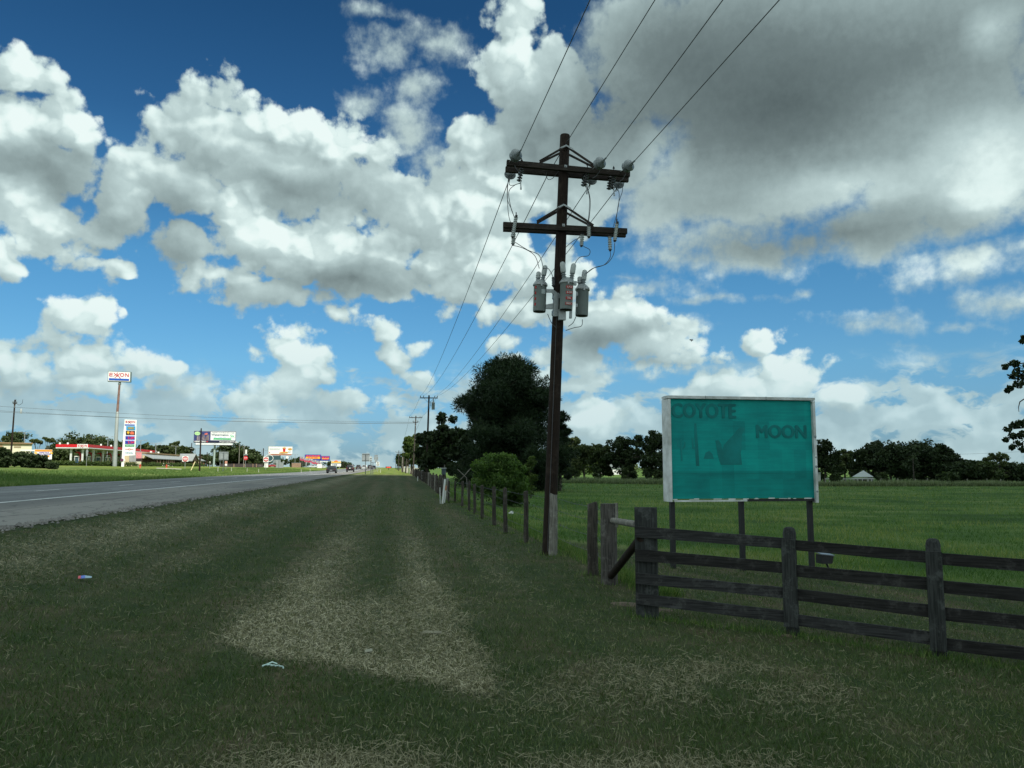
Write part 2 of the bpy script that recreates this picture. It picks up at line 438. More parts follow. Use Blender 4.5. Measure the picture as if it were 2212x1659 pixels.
M_BOARD2 = wood_mat('grey_board_wood', (.048, .048, .049), (.020, .020, .020), (.10, .10, .098), axis='X', palek=.6)
M_BPOST = wood_mat('dark_post_wood', (.050, .053, .052), (.021, .023, .022), (.10, .108, .105), palek=.7)
M_POST = wood_mat('fence_post_wood', (.075, .065, .055), (.03, .026, .022), (.14, .13, .115), palek=.6)
M_PALE = wood_mat('pale_post_wood', (.24, .23, .20), (.12, .11, .095), (.38, .37, .33), palek=.7)
M_ROUGH = wood_mat('rough_post_wood', (.12, .11, .10), (.045, .04, .038), (.24, .23, .21), palek=.5, bump=.02)
M_GALV = mat('galvanised_steel', (.36, .38, .38), .5, .15, 12, .6)
M_TANK = mat('grey_tank_paint', (.30, .34, .34), .45, .08, 5)
M_PORC = mat('grey_porcelain', (.20, .23, .24), .25, .1, 9, spec=.6)
M_PORCD = mat('dark_porcelain', (.055, .055, .06), .25, .1, 9, spec=.6)
M_PORCL = mat('pale_bushing_cover', (.46, .49, .48), .5, .1, 9)
M_WIRE = mat('aluminium_wire', (.10, .105, .11), .6, .1, 9, .3)
M_BLACK = mat('black_metal', (.02, .02, .022), .5, .2, 9)
M_WHITE = mat('white_paint', (.75, .76, .74), .5, .06, 4)
M_RED = mat('red_paint', (.55, .012, .02), .45, .08, 4)
M_BLUE = mat('blue_print', (.01, .08, .42), .5, .05, 4)
M_GREYS = mat('sign_back_aluminium', (.26, .29, .30), .5, .15, 3, .3)

# ------------------------------------------------------------------ ground
def nseg(a):
    out = []
    for (x0, x1, st) in a: out += list(np.arange(x0, x1, st))
    return np.array(out)
gx = nseg([(-3000, -400, 260), (-400, -80, 20), (-80, -24, 2.0), (-24, -9, 1.5), (-9, 9, .2), (9, 30, .8), (30, 80, 4), (80, 400, 25), (400, 3100, 300)])
gy = nseg([(-300, -20, 20), (-20, 3, 1.5), (3, 16, .2), (16, 45, .5), (45, 120, 2.5), (120, 500, 10), (500, 1000, 50), (1000, 6500, 500)])
GX, GY = np.meshgrid(gx, gy, indexing='ij')
GZ = zt(GX, GY)
inroad = (GX > -22.8) & (GX < -8.4)
GZ = GZ - .10 * inroad
def fbm2(x, y, seed=0, octs=4, f=1.0):
    """cheap value noise, numpy"""
    x = np.asarray(x, float); y = np.asarray(y, float); out = np.zeros(x.shape); amp = 1.0; tot = 0
    for o in range(octs):
        X = x * f; Y = y * f; i = np.floor(X); j = np.floor(Y); u = X - i; v = Y - j
        u = u * u * (3 - 2 * u); v = v * v * (3 - 2 * v)
        def h(a, b):
            n = (a * 127.1 + b * 311.7 + seed * 74.7 + o * 19.19); q = np.sin(n) * 43758.5453; return q - np.floor(q)
        out += amp * ((h(i, j) * (1 - u) + h(i + 1, j) * u) * (1 - v) + (h(i, j + 1) * (1 - u) + h(i + 1, j + 1) * u) * v)
        tot += amp; amp *= .5; f *= 2.03
    return out / tot
def hayf(x, y):
    """how much dry cut hay lies at x, y (0..1)"""
    n = fbm2(x, y, 3, 4, .9); w = (fbm2(x, y, 5, 3, 1.6) - .5)
    xx = x + w * .35
    far = sst(8, 30, y)
    bl = np.exp(-((xx + 1.25) / .50) ** 2); br = np.exp(-((xx - .52) / .36) ** 2)
    strip = np.maximum(bl, br * .9)
    blob = sst(-1.95, -1.6, xx) * sst(1.12, .72, xx) * sst(13.5, 10.0, y + w * 2)
    near = np.maximum(strip, blob * .92)
    front = sst(0.0, .35, (y - (8.75 - .85 * (x + 1.7))) + w * .5)       # ragged near edge, closer on the right
    h = near * front * (1 - .84 * far)
    h = np.maximum(h, .85 * np.exp(-(((x + .45) / .65) ** 2 + ((y - 5.1) / .45) ** 2)) * sst(-.2, .2, n - .3))
    h = np.maximum(h, .50 * np.exp(-(((x - 1.6) / .9) ** 2 + ((y - 4.9) / .25) ** 2)) * sst(.42, .58, n))
    h = np.maximum(h, .34 * np.exp(-((x - 3.1) / 1.7) ** 2 - ((y - 6.9) / .7) ** 2) * sst(.40, .56, n))
    h = np.maximum(h, .20 * np.exp(-((x - 1.9) / .35) ** 2) * sst(11, 14, y) * sst(40, 22, y))
    h = np.maximum(h, .62 * np.exp(-((x + 5.9 + w) / .8) ** 2) * sst(5, 12, y))
    h = np.maximum(h, .18 * np.exp(-((x + 3.9 + w) / .5) ** 2) * sst(9, 16, y))
    return np.clip(h * (.35 + 1.25 * n), 0, 1)
HA = hayf(GX, GY) * (GY > 2) * (GX > -8) * (GX < 12)
# rank field grass on the right of the fence, mown strip by the board fence
FI = sst(3.6, 4.4, GX) * sst(20.8, 22.2, GY + (GX - 4) * .95) * (GX > 0)
# coarse dark verge left of the road
ME = sst(-23.0, -24.5, GX)
nx, ny = len(gx), len(gy)
me = bpy.data.meshes.new('ground')
co = np.stack([GX, GY, GZ], -1).reshape(-1, 3)
me.vertices.add(nx * ny); me.vertices.foreach_set('co', co.ravel())
I, J = np.meshgrid(np.arange(nx - 1), np.arange(ny - 1), indexing='ij')
a = (I * ny + J).ravel(); fq = np.stack([a, a + ny, a + ny + 1, a + 1], 1)
me.loops.add(fq.size); me.loops.foreach_set('vertex_index', fq.ravel())
me.polygons.add(len(fq)); me.polygons.foreach_set('loop_start', np.arange(len(fq)) * 4); me.polygons.foreach_set('use_smooth', [True] * len(fq))
for nm, arr in (('hay', HA), ('field', FI), ('median', ME)):
    at_ = me.attributes.new(nm, 'FLOAT', 'POINT'); at_.data.foreach_set('value', arr.ravel().astype(np.float32))
me.update(); me.validate()
def ground_mat():
    m = bpy.data.materials.new('turf'); m.use_nodes = True; t = m.node_tree; t.nodes.clear(); T = NT(t)
    P = T.new('ShaderNodeNewGeometry').outputs['Position']
    def att(n):
        a = T.new('ShaderNodeAttribute'); a.attribute_name = n; return a.outputs['Fac']
    hay, fld, med = att('hay'), att('field'), att('median')
    big = T.noise(P, .35, 4, .6); mid = T.noise(P, 1.7, 5, .65); fin = T.noise(P, 22, 4, .75); stripes = T.noise(T.v('MULTIPLY', P, (1.0, .05, 1)), .9, 3, .6)
    g = T.ramp(T.m('ADD', T.m('MULTIPLY', mid, .5), T.m('MULTIPLY', stripes, .5)), [(.36, (.032, .056, .022)), (.45, (.052, .074, .030)), (.54, (.078, .084, .042)), (.64, (.125, .105, .066))])
    g = T.mix(T.m('MULTIPLY', T.map(big, .56, .72), .6), g, (.125, .092, .060))
    f = T.ramp(T.noise(T.v('MULTIPLY', P, (.22, .5, 1)), .55, 5, .62), [(.36, (.040, .085, .020)), (.46, (.066, .130, .028)), (.56, (.098, .162, .040)), (.66, (.15, .190, .062))])
    g = T.mix(fld, g, f)
    md = T.ramp(T.noise(T.v('MULTIPLY', P, (.4, .15, 1)), 1.0, 5, .65), [(.35, (.07, .115, .028)), (.5, (.11, .165, .040)), (.66, (.18, .20, .06))])
    g = T.mix(med, g, md)
    sx = T.sep(P)
    far = T.map(sx[1], 130, 175)
    verge = T.ramp(T.noise(T.v('MULTIPLY', P, (.6, .08, 1)), 1.0, 4, .65), [(.35, (.10, .15, .03)), (.5, (.15, .20, .04)), (.66, (.23, .24, .06))])
    g = T.mix(T.m('MULTIPLY', far, T.m('SUBTRACT', 1.0, fld)), g, verge)
    straw = T.mix(fin, (.15, .15, .095), (.31, .305, .22))
    g = T.mix(T.m('MULTIPLY', hay, T.map(fin, .35, .6, .45, 1.0)), g, straw)
    g = T.mix(T.map(fin, .40, .60, .35, 0.0), g, T.mix(1.0, g, (.42, .45, .42), 'MULTIPLY'))
    b = T.new('ShaderNodeBsdfPrincipled'); T.put(b.inputs['Base Color'], g); b.inputs['Roughness'].default_value = .95; b.inputs['Specular IOR Level'].default_value = .1
    bn = T.new('ShaderNodeBump'); bn.inputs['Strength'].default_value = .8; bn.inputs['Distance'].default_value = .05
    T.put(bn.inputs['Height'], T.m('ADD', fin, mid)); T.put(b.inputs['Normal'], bn.outputs[0])
    o = T.new('ShaderNodeOutputMaterial'); T.l.new(b.outputs[0], o.inputs[0]); return m
me.materials.append(ground_mat())
struct(link(bpy.data.objects.new('ground', me)))

# ------------------------------------------------------------------ road
def asphalt():
    m = bpy.data.materials.new('asphalt'); m.use_nodes = True; t = m.node_tree; t.nodes.clear(); T = NT(t)
    P = T.new('ShaderNodeNewGeometry').outputs['Position']; x, y, z = T.sep(P)
    fin = T.noise(P, 30, 3, .7); st = T.noise(T.v('MULTIPLY', P, (1.2, .02, 1)), 1.0, 4, .6); pat = T.noise(T.v('MULTIPLY', P, (.5, .1, 1)), .8, 4, .6)
    c = T.mix(T.map(st, .35, .65), (.16, .17, .175), (.23, .24, .245))
    sh = T.mix(T.map(pat, .35, .65), (.20, .195, .18), (.27, .26, .24))      # the shoulder is an older, browner surface
    c = T.mix(T.map(x, -12.9, -12.3), c, sh)
    c = T.mix(T.map(T.m('ABSOLUTE', T.m('ADD', x, 10.3)), .06, .0), c, (.07, .07, .07))
    ck = T.vor(T.v('ADD', T.v('MULTIPLY', P, (.8, .22, 1)), T.v('SCALE', T.noise(P, .6, 3, .6, color=True))), 1.0, 0, feature='DISTANCE_TO_EDGE')
    c = T.mix(T.m('MULTIPLY', T.map(ck, .022, .008), .55), c, (.05, .05, .052))       # tar-filled cracks
    c = T.mix(T.m('MULTIPLY', T.map(T.noise(T.v('MULTIPLY', P, (.25, .05, 1)), 1.0, 2, .5), .56, .6), .35), c, (.10, .105, .11))   # resurfacing patches
    c = T.mix(T.map(fin, .3, .7), T.mix(1.0, c, (.72, .72, .72), 'MULTIPLY'), c)
    b = T.new('ShaderNodeBsdfPrincipled'); T.put(b.inputs['Base Color'], c); b.inputs['Roughness'].default_value = .85; b.inputs['Specular IOR Level'].default_value = .25
    bn = T.new('ShaderNodeBump'); bn.inputs['Strength'].default_value = .5; bn.inputs['Distance'].default_value = .01; T.put(bn.inputs['Height'], fin); T.put(b.inputs['Normal'], bn.outputs[0])
    o = T.new('ShaderNodeOutputMaterial'); T.l.new(b.outputs[0], o.inputs[0]); return m
def strip(name, x0, x1, ys, lift, mt, wob=0.0, cols=2):
    vs = []; fs = []
    for j, y in enumerate(ys):
        for i in range(cols):
            x = x0 + (x1 - x0) * i / (cols - 1)
            if wob and i == cols - 1: x += wob * (mnoise.noise((0, y * .7, 1)) + .6 * mnoise.noise((3, y * 2.3, 1)))
            if wob and i == 0: x += wob * mnoise.noise((9, y * .9, 1))
            vs.append((x, y, float(zt(min(max(x, -23.4), -7.7), y)) + .035 + lift))
    for j in range(len(ys) - 1):
        for i in range(cols - 1):
            a = j * cols + i; fs.append((a, a + 1, a + cols + 1, a + cols))
    me = bpy.data.meshes.new(name); me.from_pydata(vs, [], fs); me.materials.append(mt)
    for p in me.polygons: p.use_smooth = True
    return struct(link(bpy.data.objects.new(name, me)))
ysr = list(np.arange(-60, 120, .35)) + list(np.arange(120, 700, 5))
strip('road', -23.5, -7.6, ysr, 0, asphalt(), .16, 8)
M_LINE = mat('road_paint', (.72, .74, .72), .7, .25, 9, c2=(.46, .48, .48))
strip('edge_line', -13.02, -12.80, ysr, .005, M_LINE)
mb = MB()
for k in range(40):
    y0 = 6 + k * 12.2
    z0 = float(zt(-17.6, y0)) + .041; z1 = float(zt(-17.6, y0 + 3)) + .041
    mb.add([(-17.68, y0, z0), (-17.53, y0, z0), (-17.53, y0 + 3, z1), (-17.68, y0 + 3, z1)], [(0, 1, 2, 3)])
struct(link(bpy.data.objects.new('lane_line', mb.mesh('lane_line', M_LINE))))
# gravelly crumbled rim of the shoulder
mb = MB()
for k in range(2600):
    y = 8 + 70 * rng.random() ** 1.6; x = -7.52 + .12 * rng.standard_normal(); s = .02 + .04 * rng.random()
    z = float(zt(x, y)) + .02
    mb.add([(x - s, y, z), (x, y - s, z), (x + s, y, z), (x, y + s, z), (x, y, z + s * .9)], [(0, 1, 4), (1, 2, 4), (2, 3, 4), (3, 0, 4)])
o = part('gravel', mb, mat('gravel', (.20, .19, .18), .9, .4, 9)); o['kind'] = 'stuff'; tag(o, 'loose gravel crumbs along the rim of the paved shoulder', 'gravel')

# ------------------------------------------------------------------ unseen cloud added behind right, its outline shaped to shade the foreground
H_CL = 700.0
off = Vector((SUN_DIR.x, SUN_DIR.y)) * (H_CL / SUN_DIR.z)
shade = [(-80, -70), (-72, 30), (-56, 66), (-34, 84), (-20, 106), (-6, 132), (10, 140), (34, 150), (48, 215), (120, 262), (240, 280), (330, 240), (350, 40), (300, -90), (120, -110)]
def inside(x, y, poly):
    c = False; n = len(poly)
    for i in range(n):
        (x1, y1), (x2, y2) = poly[i], poly[i - 1]
        if (y1 > y) != (y2 > y) and x < (x2 - x1) * (y - y1) / (y2 - y1) + x1: c = not c
    return c
def edge_d(x, y, poly):
    m = 1e9
    for i in range(len(poly)):
        a = Vector(poly[i]); b = Vector(poly[i - 1]); p = Vector((x, y)); ab = b - a; t = max(0, min(1, (p - a).dot(ab) / ab.dot(ab))); m = min(m, (p - a - ab * t).length)
    return m
bm = bmesh.new()
st = 7.0
cells = {}
for i in range(-16, 52):
    for j in range(-20, 30):
        x, y = i * st, j * st
        if inside(x + 6 * mnoise.noise((x * .05, y * .05, 0)), y + 6 * mnoise.noise((x * .05, y * .05, 5)), shade):
            d = edge_d(x, y, shade); r = min(34, 5 + d * .8)
            if r > 12 and (i + j) % 3: continue
            cells[(i, j)] = (x, y, r)
mb = MB()
ico = bmesh.new(); bmesh.ops.create_icosphere(ico, subdivisions=2, radius=1.0)
iv = [v.co.copy() for v in ico.verts]; ifc = [tuple(v.index for v in f.verts) for f in ico.faces]; ico.free(); bm.free()
for (x, y, r) in cells.values():
    h = r * (.55 if r < 12 else .8)
    vs = []
    for v in iv:
        k = 1 + .22 * mnoise.noise(v * 1.7 + Vector((x, y, 0)) * .1)
        vs.append((x + off.x + v.x * r * k, y + off.y + v.y * r * k, H_CL + (v.z * h * k if v.z > 0 else v.z * 3.0 * k)))
    mb.add(vs, ifc, True)
struct(part('cloud', mb, mat('shade_cloud_white', (.82, .83, .84), 1.0, .02, .05, spec=0.0)))  # added mesh out of view, blocks the sun over the foreground
# ------------------------------------------------------------------ leaves and grass
def tri_mesh(name, V, mat_, n=3, tint=None, smooth=False):
    """V: (k, n, 3) array of separate small faces"""
    k = len(V); me = bpy.data.meshes.new(name)
    me.vertices.add(k * n); me.vertices.foreach_set('co', V.reshape(-1).astype(np.float32))
    me.loops.add(k * n); me.loops.foreach_set('vertex_index', np.arange(k * n, dtype=np.int32))
    me.polygons.add(k); me.polygons.foreach_set('loop_start', np.arange(k, dtype=np.int32) * n)
    if tint is not None:
        a = me.attributes.new('tint', 'FLOAT', 'FACE'); a.data.foreach_set('value', tint.astype(np.float32))
    me.update(); me.materials.append(mat_); return me
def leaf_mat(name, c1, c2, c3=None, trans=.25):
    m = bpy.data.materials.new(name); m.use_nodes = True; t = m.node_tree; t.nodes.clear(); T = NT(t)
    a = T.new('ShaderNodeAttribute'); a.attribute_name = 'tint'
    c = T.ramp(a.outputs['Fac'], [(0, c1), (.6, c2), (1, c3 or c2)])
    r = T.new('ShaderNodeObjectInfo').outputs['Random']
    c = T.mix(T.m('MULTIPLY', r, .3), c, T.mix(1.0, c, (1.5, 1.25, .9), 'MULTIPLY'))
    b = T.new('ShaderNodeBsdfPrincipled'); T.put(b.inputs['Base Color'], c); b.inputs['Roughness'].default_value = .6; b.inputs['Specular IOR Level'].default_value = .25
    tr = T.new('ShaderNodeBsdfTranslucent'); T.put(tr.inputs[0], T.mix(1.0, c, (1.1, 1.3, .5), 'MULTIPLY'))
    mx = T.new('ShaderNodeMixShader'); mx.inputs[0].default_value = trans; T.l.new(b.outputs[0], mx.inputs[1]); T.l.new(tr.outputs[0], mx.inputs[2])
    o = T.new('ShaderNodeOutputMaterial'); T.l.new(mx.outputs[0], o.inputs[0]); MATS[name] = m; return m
def frames(k):
    a = rng.standard_normal((k, 3)); a /= np.linalg.norm(a, axis=1)[:, None]
    b = rng.standard_normal((k, 3)); b -= (a * b).sum(1)[:, None] * a; b /= np.linalg.norm(b, axis=1)[:, None]
    return a, b
def blades(x, y, h, w, lean, name, mat_, tint, zoff=-.005):
    k = len(x); th = rng.random(k) * 2 * PI; z = zt(x, y) + zoff
    d = np.stack([np.cos(th), np.sin(th)], 1); la = rng.random(k) * 2 * PI
    V = np.zeros((k, 3, 3))
    V[:, 0] = np.stack([x - d[:, 0] * w, y - d[:, 1] * w, z], 1); V[:, 1] = np.stack([x + d[:, 0] * w, y + d[:, 1] * w, z], 1)
    V[:, 2] = np.stack([x + np.cos(la) * lean * h, y + np.sin(la) * lean * h, z + h * np.sqrt(np.clip(1 - lean ** 2, .05, 1))], 1)
    return tri_mesh(name, V, mat_, 3, tint)
def scatter(N, x0, x1, y0, y1, p=1.6):
    """points thinned with distance (fine grass cannot be seen far away)"""
    u = rng.random(N); q = 1 - p
    y = (y0 ** q + u * (y1 ** q - y0 ** q)) ** (1 / q)
    t = rng.random(N)
    hw = .78 * y + 2.2
    x = np.clip(y * .15, 0, 1e9) + (t * 2 - 1) * hw
    k = (x > x0) & (x < x1); return x[k], y[k]
M_GRASS = leaf_mat('grass_blades', (.040, .084, .024), (.082, .120, .042), (.24, .25, .15), .2)
M_STRAW = leaf_mat('dry_straw', (.13, .13, .075), (.30, .29, .195), (.50, .48, .36), .1)
M_FIELDG = leaf_mat('field_grass', (.048, .110, .025), (.095, .175, .040), (.20, .24, .085), .25)
M_MEDG = leaf_mat('median_grass', (.060, .12, .030), (.12, .19, .052), (.26, .28, .12), .25)
x, y = scatter(430000, -7.2, 13, 3.6, 55, 1.75)
fieldm = (x > 3.9) & (y + (x - 4) * .95 > 21.4)
k = ~fieldm; x, y = x[k], y[k]
lush = fbm2(x, y, 9, 4, .8); clump = fbm2(x, y, 13, 3, 5.0); hv_ = hayf(x, y)
k = rng.random(len(x)) < (.25 + .9 * clump) * (1 - .45 * hv_); x, y, lush, clump, hv_ = x[k], y[k], lush[k], clump[k], hv_[k]
h = (.022 + .035 * rng.random(len(x)) ** 2) * (.6 + lush) * (1 + .05 * y); w = (.0022 + .0016 * rng.random(len(x))) * (1 + .07 * y)
tint = np.clip(.05 + 1.1 * (1 - lush) ** 1.3 * rng.random(len(x)) + .75 * rng.random(len(x)) ** 5, 0, 1)
me = blades(x, y, h, w, .3 + .5 * rng.random(len(x)), 'grass', M_GRASS, tint)
o = link(bpy.data.objects.new('grass', me)); o['kind'] = 'stuff'; tag(o, 'short mown grass covering the roadside verge in the foreground', 'grass')
# straw: lying stems
def lying(N, cond_scale, x0, x1, y0, y1, p, name, label, thr=0.0, uni=.02):
    x, y = scatter(N, x0, x1, y0, y1, p)
    hv = hayf(x, y); k = rng.random(len(x)) < np.clip(hv * cond_scale + uni * fbm2(x, y, 21, 3, .7), 0, 1); x, y = x[k], y[k]; n = len(x)
    L = (.018 + .055 * rng.random(n) ** 1.6) * (1 + .03 * y); w = (.0006 + .0008 * rng.random(n)) * (1 + .11 * y)
    th = rng.random(n) * 2 * PI; zb = zt(x, y) + .008 + .03 * rng.random(n); tz = .03 * rng.standard_normal(n)
    d = np.stack([np.cos(th), np.sin(th)], 1); s = np.stack([-np.sin(th), np.cos(th)], 1)
    bend = rng.standard_normal(n) * .15
    V = np.zeros((n, 4, 3))
    for i, (a, b) in enumerate(((-.5, -1), (.5, -1), (.5, 1), (-.5, 1))):
        V[:, i, 0] = x + d[:, 0] * L * a + s[:, 0] * w * b; V[:, i, 1] = y + d[:, 1] * L * a + s[:, 1] * w * b; V[:, i, 2] = zb + tz * a + (w * .8) * b + bend * L * .5 * (a > 0)
    me = tri_mesh(name, V, M_STRAW, 4, np.clip(rng.random(n) * (.35 + .75 * hayf(x, y)), 0, 1))
    o = link(bpy.data.objects.new(name, me)); o['kind'] = 'stuff'; tag(o, label, 'straw'); return n
lying(1000000, 1.0, -7.2, 9, 3.8, 45, 1.75, 'straw', 'dry cut hay stems strewn in pale swaths on the mown verge', uni=.028)
# field beyond the wire fence
x, y = scatter(150000, 3.9, 120, 9, 140, 1.45)
k = (y + (x - 4) * .95 > 21.6 + 1.5 * rng.random(len(x))); x, y = x[k], y[k]; n = len(x); c = fbm2(x, y, 31, 4, .35)
h = (.05 + .11 * rng.random(n)) * (.5 + c) * (1 + .012 * y); w = (.003 + .003 * rng.random(n)) * (1 + .06 * y)
me = blades(x, y, h, w, .2 + .5 * rng.random(n), 'field_grass', M_FIELDG, np.clip(-.25 + 1.5 * sst(.30, .68, c) * (.35 + .65 * rng.random(n)) + .25 * fbm2(x * .25, y, 35, 3, .5), 0, 1))
o = link(bpy.data.objects.new('field_grass', me)); o['kind'] = 'stuff'; tag(o, 'unmown green pasture grass beyond the fences', 'grass')
# taller growth along the wire fence foot
n = 16000; y = 12 + 70 * rng.random(n) ** 1.6; x = 3.75 + .55 * rng.random(n) + .3 * rng.random(n)
h = (.08 + .25 * rng.random(n) ** 2) * (.4 + fbm2(x, y, 41, 3, .8)); w = .003 + .0005 * y * rng.random(n)
me = blades(x, y, h, w, .2 + .4 * rng.random(n), 'fence_weeds', M_FIELDG, rng.random(n))
o = link(bpy.data.objects.new('fence_weeds', me)); o['kind'] = 'stuff'; tag(o, 'taller weeds growing along the foot of the wire fence', 'weeds')
# median left of the road: knee-high grass
n = 120000; u = rng.random(n); y = 18 + 300 * u ** 1.5; x = -23.9 - rng.random(n) ** 1.3 * (11 + .06 * y)
c = fbm2(x, y * .4, 51, 4, .3)
h = (.10 + .30 * rng.random(n)) * (.3 + c) * 1.2 * sst(230, 60, y); h = np.maximum(h, .05); w = (.012 + .0004 * y) * (.5 + rng.random(n))
me = blades(x, y, h, w, .2 + .4 * rng.random(n), 'median_grass', M_MEDG, np.clip(c * 1.2 * rng.random(n) + .1, 0, 1))
o = link(bpy.data.objects.new('median_grass', me)); o['kind'] = 'stuff'; tag(o, 'coarse long grass on the far side of the highway', 'grass')
# weedy bank at the far edge of the pasture
n = 60000; xs = 16 + 170 * rng.random(n); yb = 126 + (xs - 16) * -.16; y = yb + 9 * rng.random(n) ** 1.4
c = fbm2(xs, y, 61, 4, .25)
h = (.35 + .9 * rng.random(n)) * (.35 + .9 * c); w = .05 + .06 * rng.random(n)
M_WEED = leaf_mat('tall_weeds', (.07, .10, .045), (.15, .19, .10), (.28, .31, .20), .2)
me = blades(xs, y, h, w, .1 + .4 * rng.random(n), 'tall_weeds', M_WEED, np.clip(rng.random(n) * .6 + (h - .5) * .5, 0, 1))
o = link(bpy.data.objects.new('tall_weeds', me)); o['kind'] = 'stuff'; tag(o, 'band of tall pale weeds along the far edge of the pasture', 'weeds')

# ------------------------------------------------------------------ trees
L_PINE = leaf_mat('pine_needles', (.010, .022, .010), (.020, .040, .017), (.042, .068, .030), .1)
L_OAK = leaf_mat('oak_leaves', (.022, .038, .014), (.040, .064, .022), (.075, .10, .036), .2)
L_DARK = leaf_mat('dark_leaves', (.014, .026, .011), (.025, .044, .015), (.050, .070, .026), .15)
L_LIGHT = leaf_mat('light_leaves', (.032, .062, .016), (.062, .100, .026), (.12, .16, .045), .35)
L_BUSH = leaf_mat('bush_leaves', (.042, .088, .024), (.076, .138, .034), (.15, .225, .06), .35)
L_OLIVE = leaf_mat('olive_leaves', (.035, .055, .020), (.066, .092, .034), (.12, .14, .06), .25)
M_BARK = mat('bark', (.075, .062, .050), .95, .35, 8, bump=.02)
M_BARKP = mat('pale_bark', (.16, .15, .13), .95, .3, 8, bump=.02)
def leaf_cloud(cent, rad, per, size, flat=.8, needles=False):
    """leaves round clump centres; cent (m,3), rad (m,), size metres -> quads"""
    m = len(cent); k = m * per
    c = np.repeat(cent, per, 0); r = np.repeat(rad, per)
    d = rng.standard_normal((k, 3)); d /= np.linalg.norm(d, axis=1)[:, None]
    q = r * rng.random(k) ** .45
    p = c + d * q[:, None] * np.array([1, 1, flat])
    a, b = frames(k)
    if needles:
        a = d * .8 + a * .45; a[:, 2] += .15; a /= np.linalg.norm(a, axis=1)[:, None]; b -= (a * b).sum(1)[:, None] * a; b /= np.linalg.norm(b, axis=1)[:, None]
        L = size * (1.1 + rng.random(k)); w = size * .22
        V = np.stack([p - b * w, p + b * w, p + a * L[:, None]], 1)
    else:
        s = size * (.6 + .8 * rng.random(k))[:, None]
        V = np.stack([p - a * s * .62, p - b * s * .42, p + a * s * .62, p + b * s * .42], 1)
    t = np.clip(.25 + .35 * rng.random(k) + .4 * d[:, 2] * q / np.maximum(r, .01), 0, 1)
    return V, t
def crown_pts(H, W, base, n, kind, rs):
    """clump centres filling an uneven crown made of a few big boughs"""
    out = []; rr = []
    nb = {'oak': 15, 'pine': 56, 'umbrella': 5, 'column': 6, 'round': 13}[kind]
    boughs = []
    for i in range(nb):
        th = rs.random() * 2 * PI if kind != 'pine' else i * 2.4; t = (i + .5) / nb
        if kind == 'pine':
            z = base + (H - base) * (.04 + .88 * t); rad = W * .5 * (1.0 if t < .5 else math.sqrt(max(.02, 1 - ((t - .5) / .5) ** 2 * .97))); rr_ = max(.02, rad - W * .12) * rs.random() ** .4 * rs.uniform(.72, 1.12); b = W * rs.uniform(.12, .21)
        elif kind == 'umbrella':
            z = H - W * .18 * rs.uniform(.6, 1.5); rr_ = W * .36 * rs.random() ** .5; b = W * rs.uniform(.16, .24)
        elif kind == 'column':
            z = base + (H - base) * t; rr_ = W * .16; b = W * .36
        else:
            u_ = rs.uniform(.12, .86); z = base + (H - base) * u_; rr_ = W * .37 * rs.random() ** .4 * math.sqrt(max(.15, 1 - (abs(u_ - .42) / .56) ** 2.2)); b = W * rs.uniform(.15, .25)
        boughs.append((rr_ * math.cos(th), rr_ * math.sin(th), z, b))
    if kind in ('oak', 'round'): boughs.append((0, 0, H - W * .24, W * .24)); boughs.append((0, 0, (H + base) / 2, W * .33))
    if kind == 'pine': boughs.append((0, 0, H - W * .13, W * .13))
    for i in range(n):
        bx, by, bz, b = boughs[rs.randrange(len(boughs))]
        v = Vector((rs.gauss(0, 1), rs.gauss(0, 1), rs.gauss(0, 1))).normalized() * (b * (.35 + .62 * rs.random()))
        if kind == 'pine': v.z *= .45
        elif kind == 'umbrella': v.z *= .4
        z = bz + v.z * (1.0 if kind != 'oak' else .8)
        out.append((bx + v.x, by + v.y, min(H - .15, max(base * .8, z)))); rr.append(b * rs.uniform(.30, .55))
    return np.array(out), np.array(rr), boughs
def make_tree(name, label, loc, H, W, base=None, kind='oak', leaf=None, seed=1, clumps=90, per=60, size=.28, trunk=None, group=None, bark=None, lean=0.0, cat='tree'):
    rs = random.Random(seed); base = H * .25 if base is None else base
    cent, rad, boughs = crown_pts(H, W, base, clumps, kind, rs)
    t = thing(name, label, cat, loc, 0, group)
    r0 = trunk or H * .028
    mb = MB()
    top = Vector((lean * H * .3, 0, H * (.8 if kind != 'umbrella' else .7)))
    sp = [Vector((0, 0, -.3))] + [Vector((top.x * u + rs.uniform(-.02, .02) * H * (u > .1), rs.uniform(-.02, .02) * H * (u > .1), top.z * u)) for u in (.12, .3, .5, .75, 1)]
    mb.tube(sp, [r0 * 1.35, r0, r0 * .9, r0 * .7, r0 * .42, r0 * .12], 9)
    for (bx, by, bz, b) in boughs:
        u = rs.uniform(.3, .75) if kind != 'pine' else min(.98, max(.1, (bz - .5) / top.z))
        s = sp[0].lerp(sp[-1], u); s.x = top.x * u; s.z = top.z * u; e = Vector((bx, by, bz))
        if kind != 'pine' and s.z > e.z - .3: s.z = e.z * .55
        m = (s + e) / 2 + Vector((rs.uniform(-.1, .1), rs.uniform(-.1, .1), .08)) * b
        mb.tube([s, m, e], [r0 * .38, r0 * .24, r0 * .08], 6, False)
        for q in range(3):
            f = e + Vector((rs.uniform(-1, 1), rs.uniform(-1, 1), rs.uniform(-.4, .8))) * b * .8
            mb.tube([m.lerp(e, .5), f], [r0 * .12, r0 * .04], 5, False)
    part('trunk', mb, bark or M_BARK, t)
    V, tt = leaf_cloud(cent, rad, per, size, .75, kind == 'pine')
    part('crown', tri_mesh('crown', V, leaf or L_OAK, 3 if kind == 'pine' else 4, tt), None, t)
    return t
def on(px, d): return base(px, d)
def hgt(py, p): return (1010 - py) * depth(p) / FPX + CAMH - p.z
def mpp(p): return depth(p) / FPX

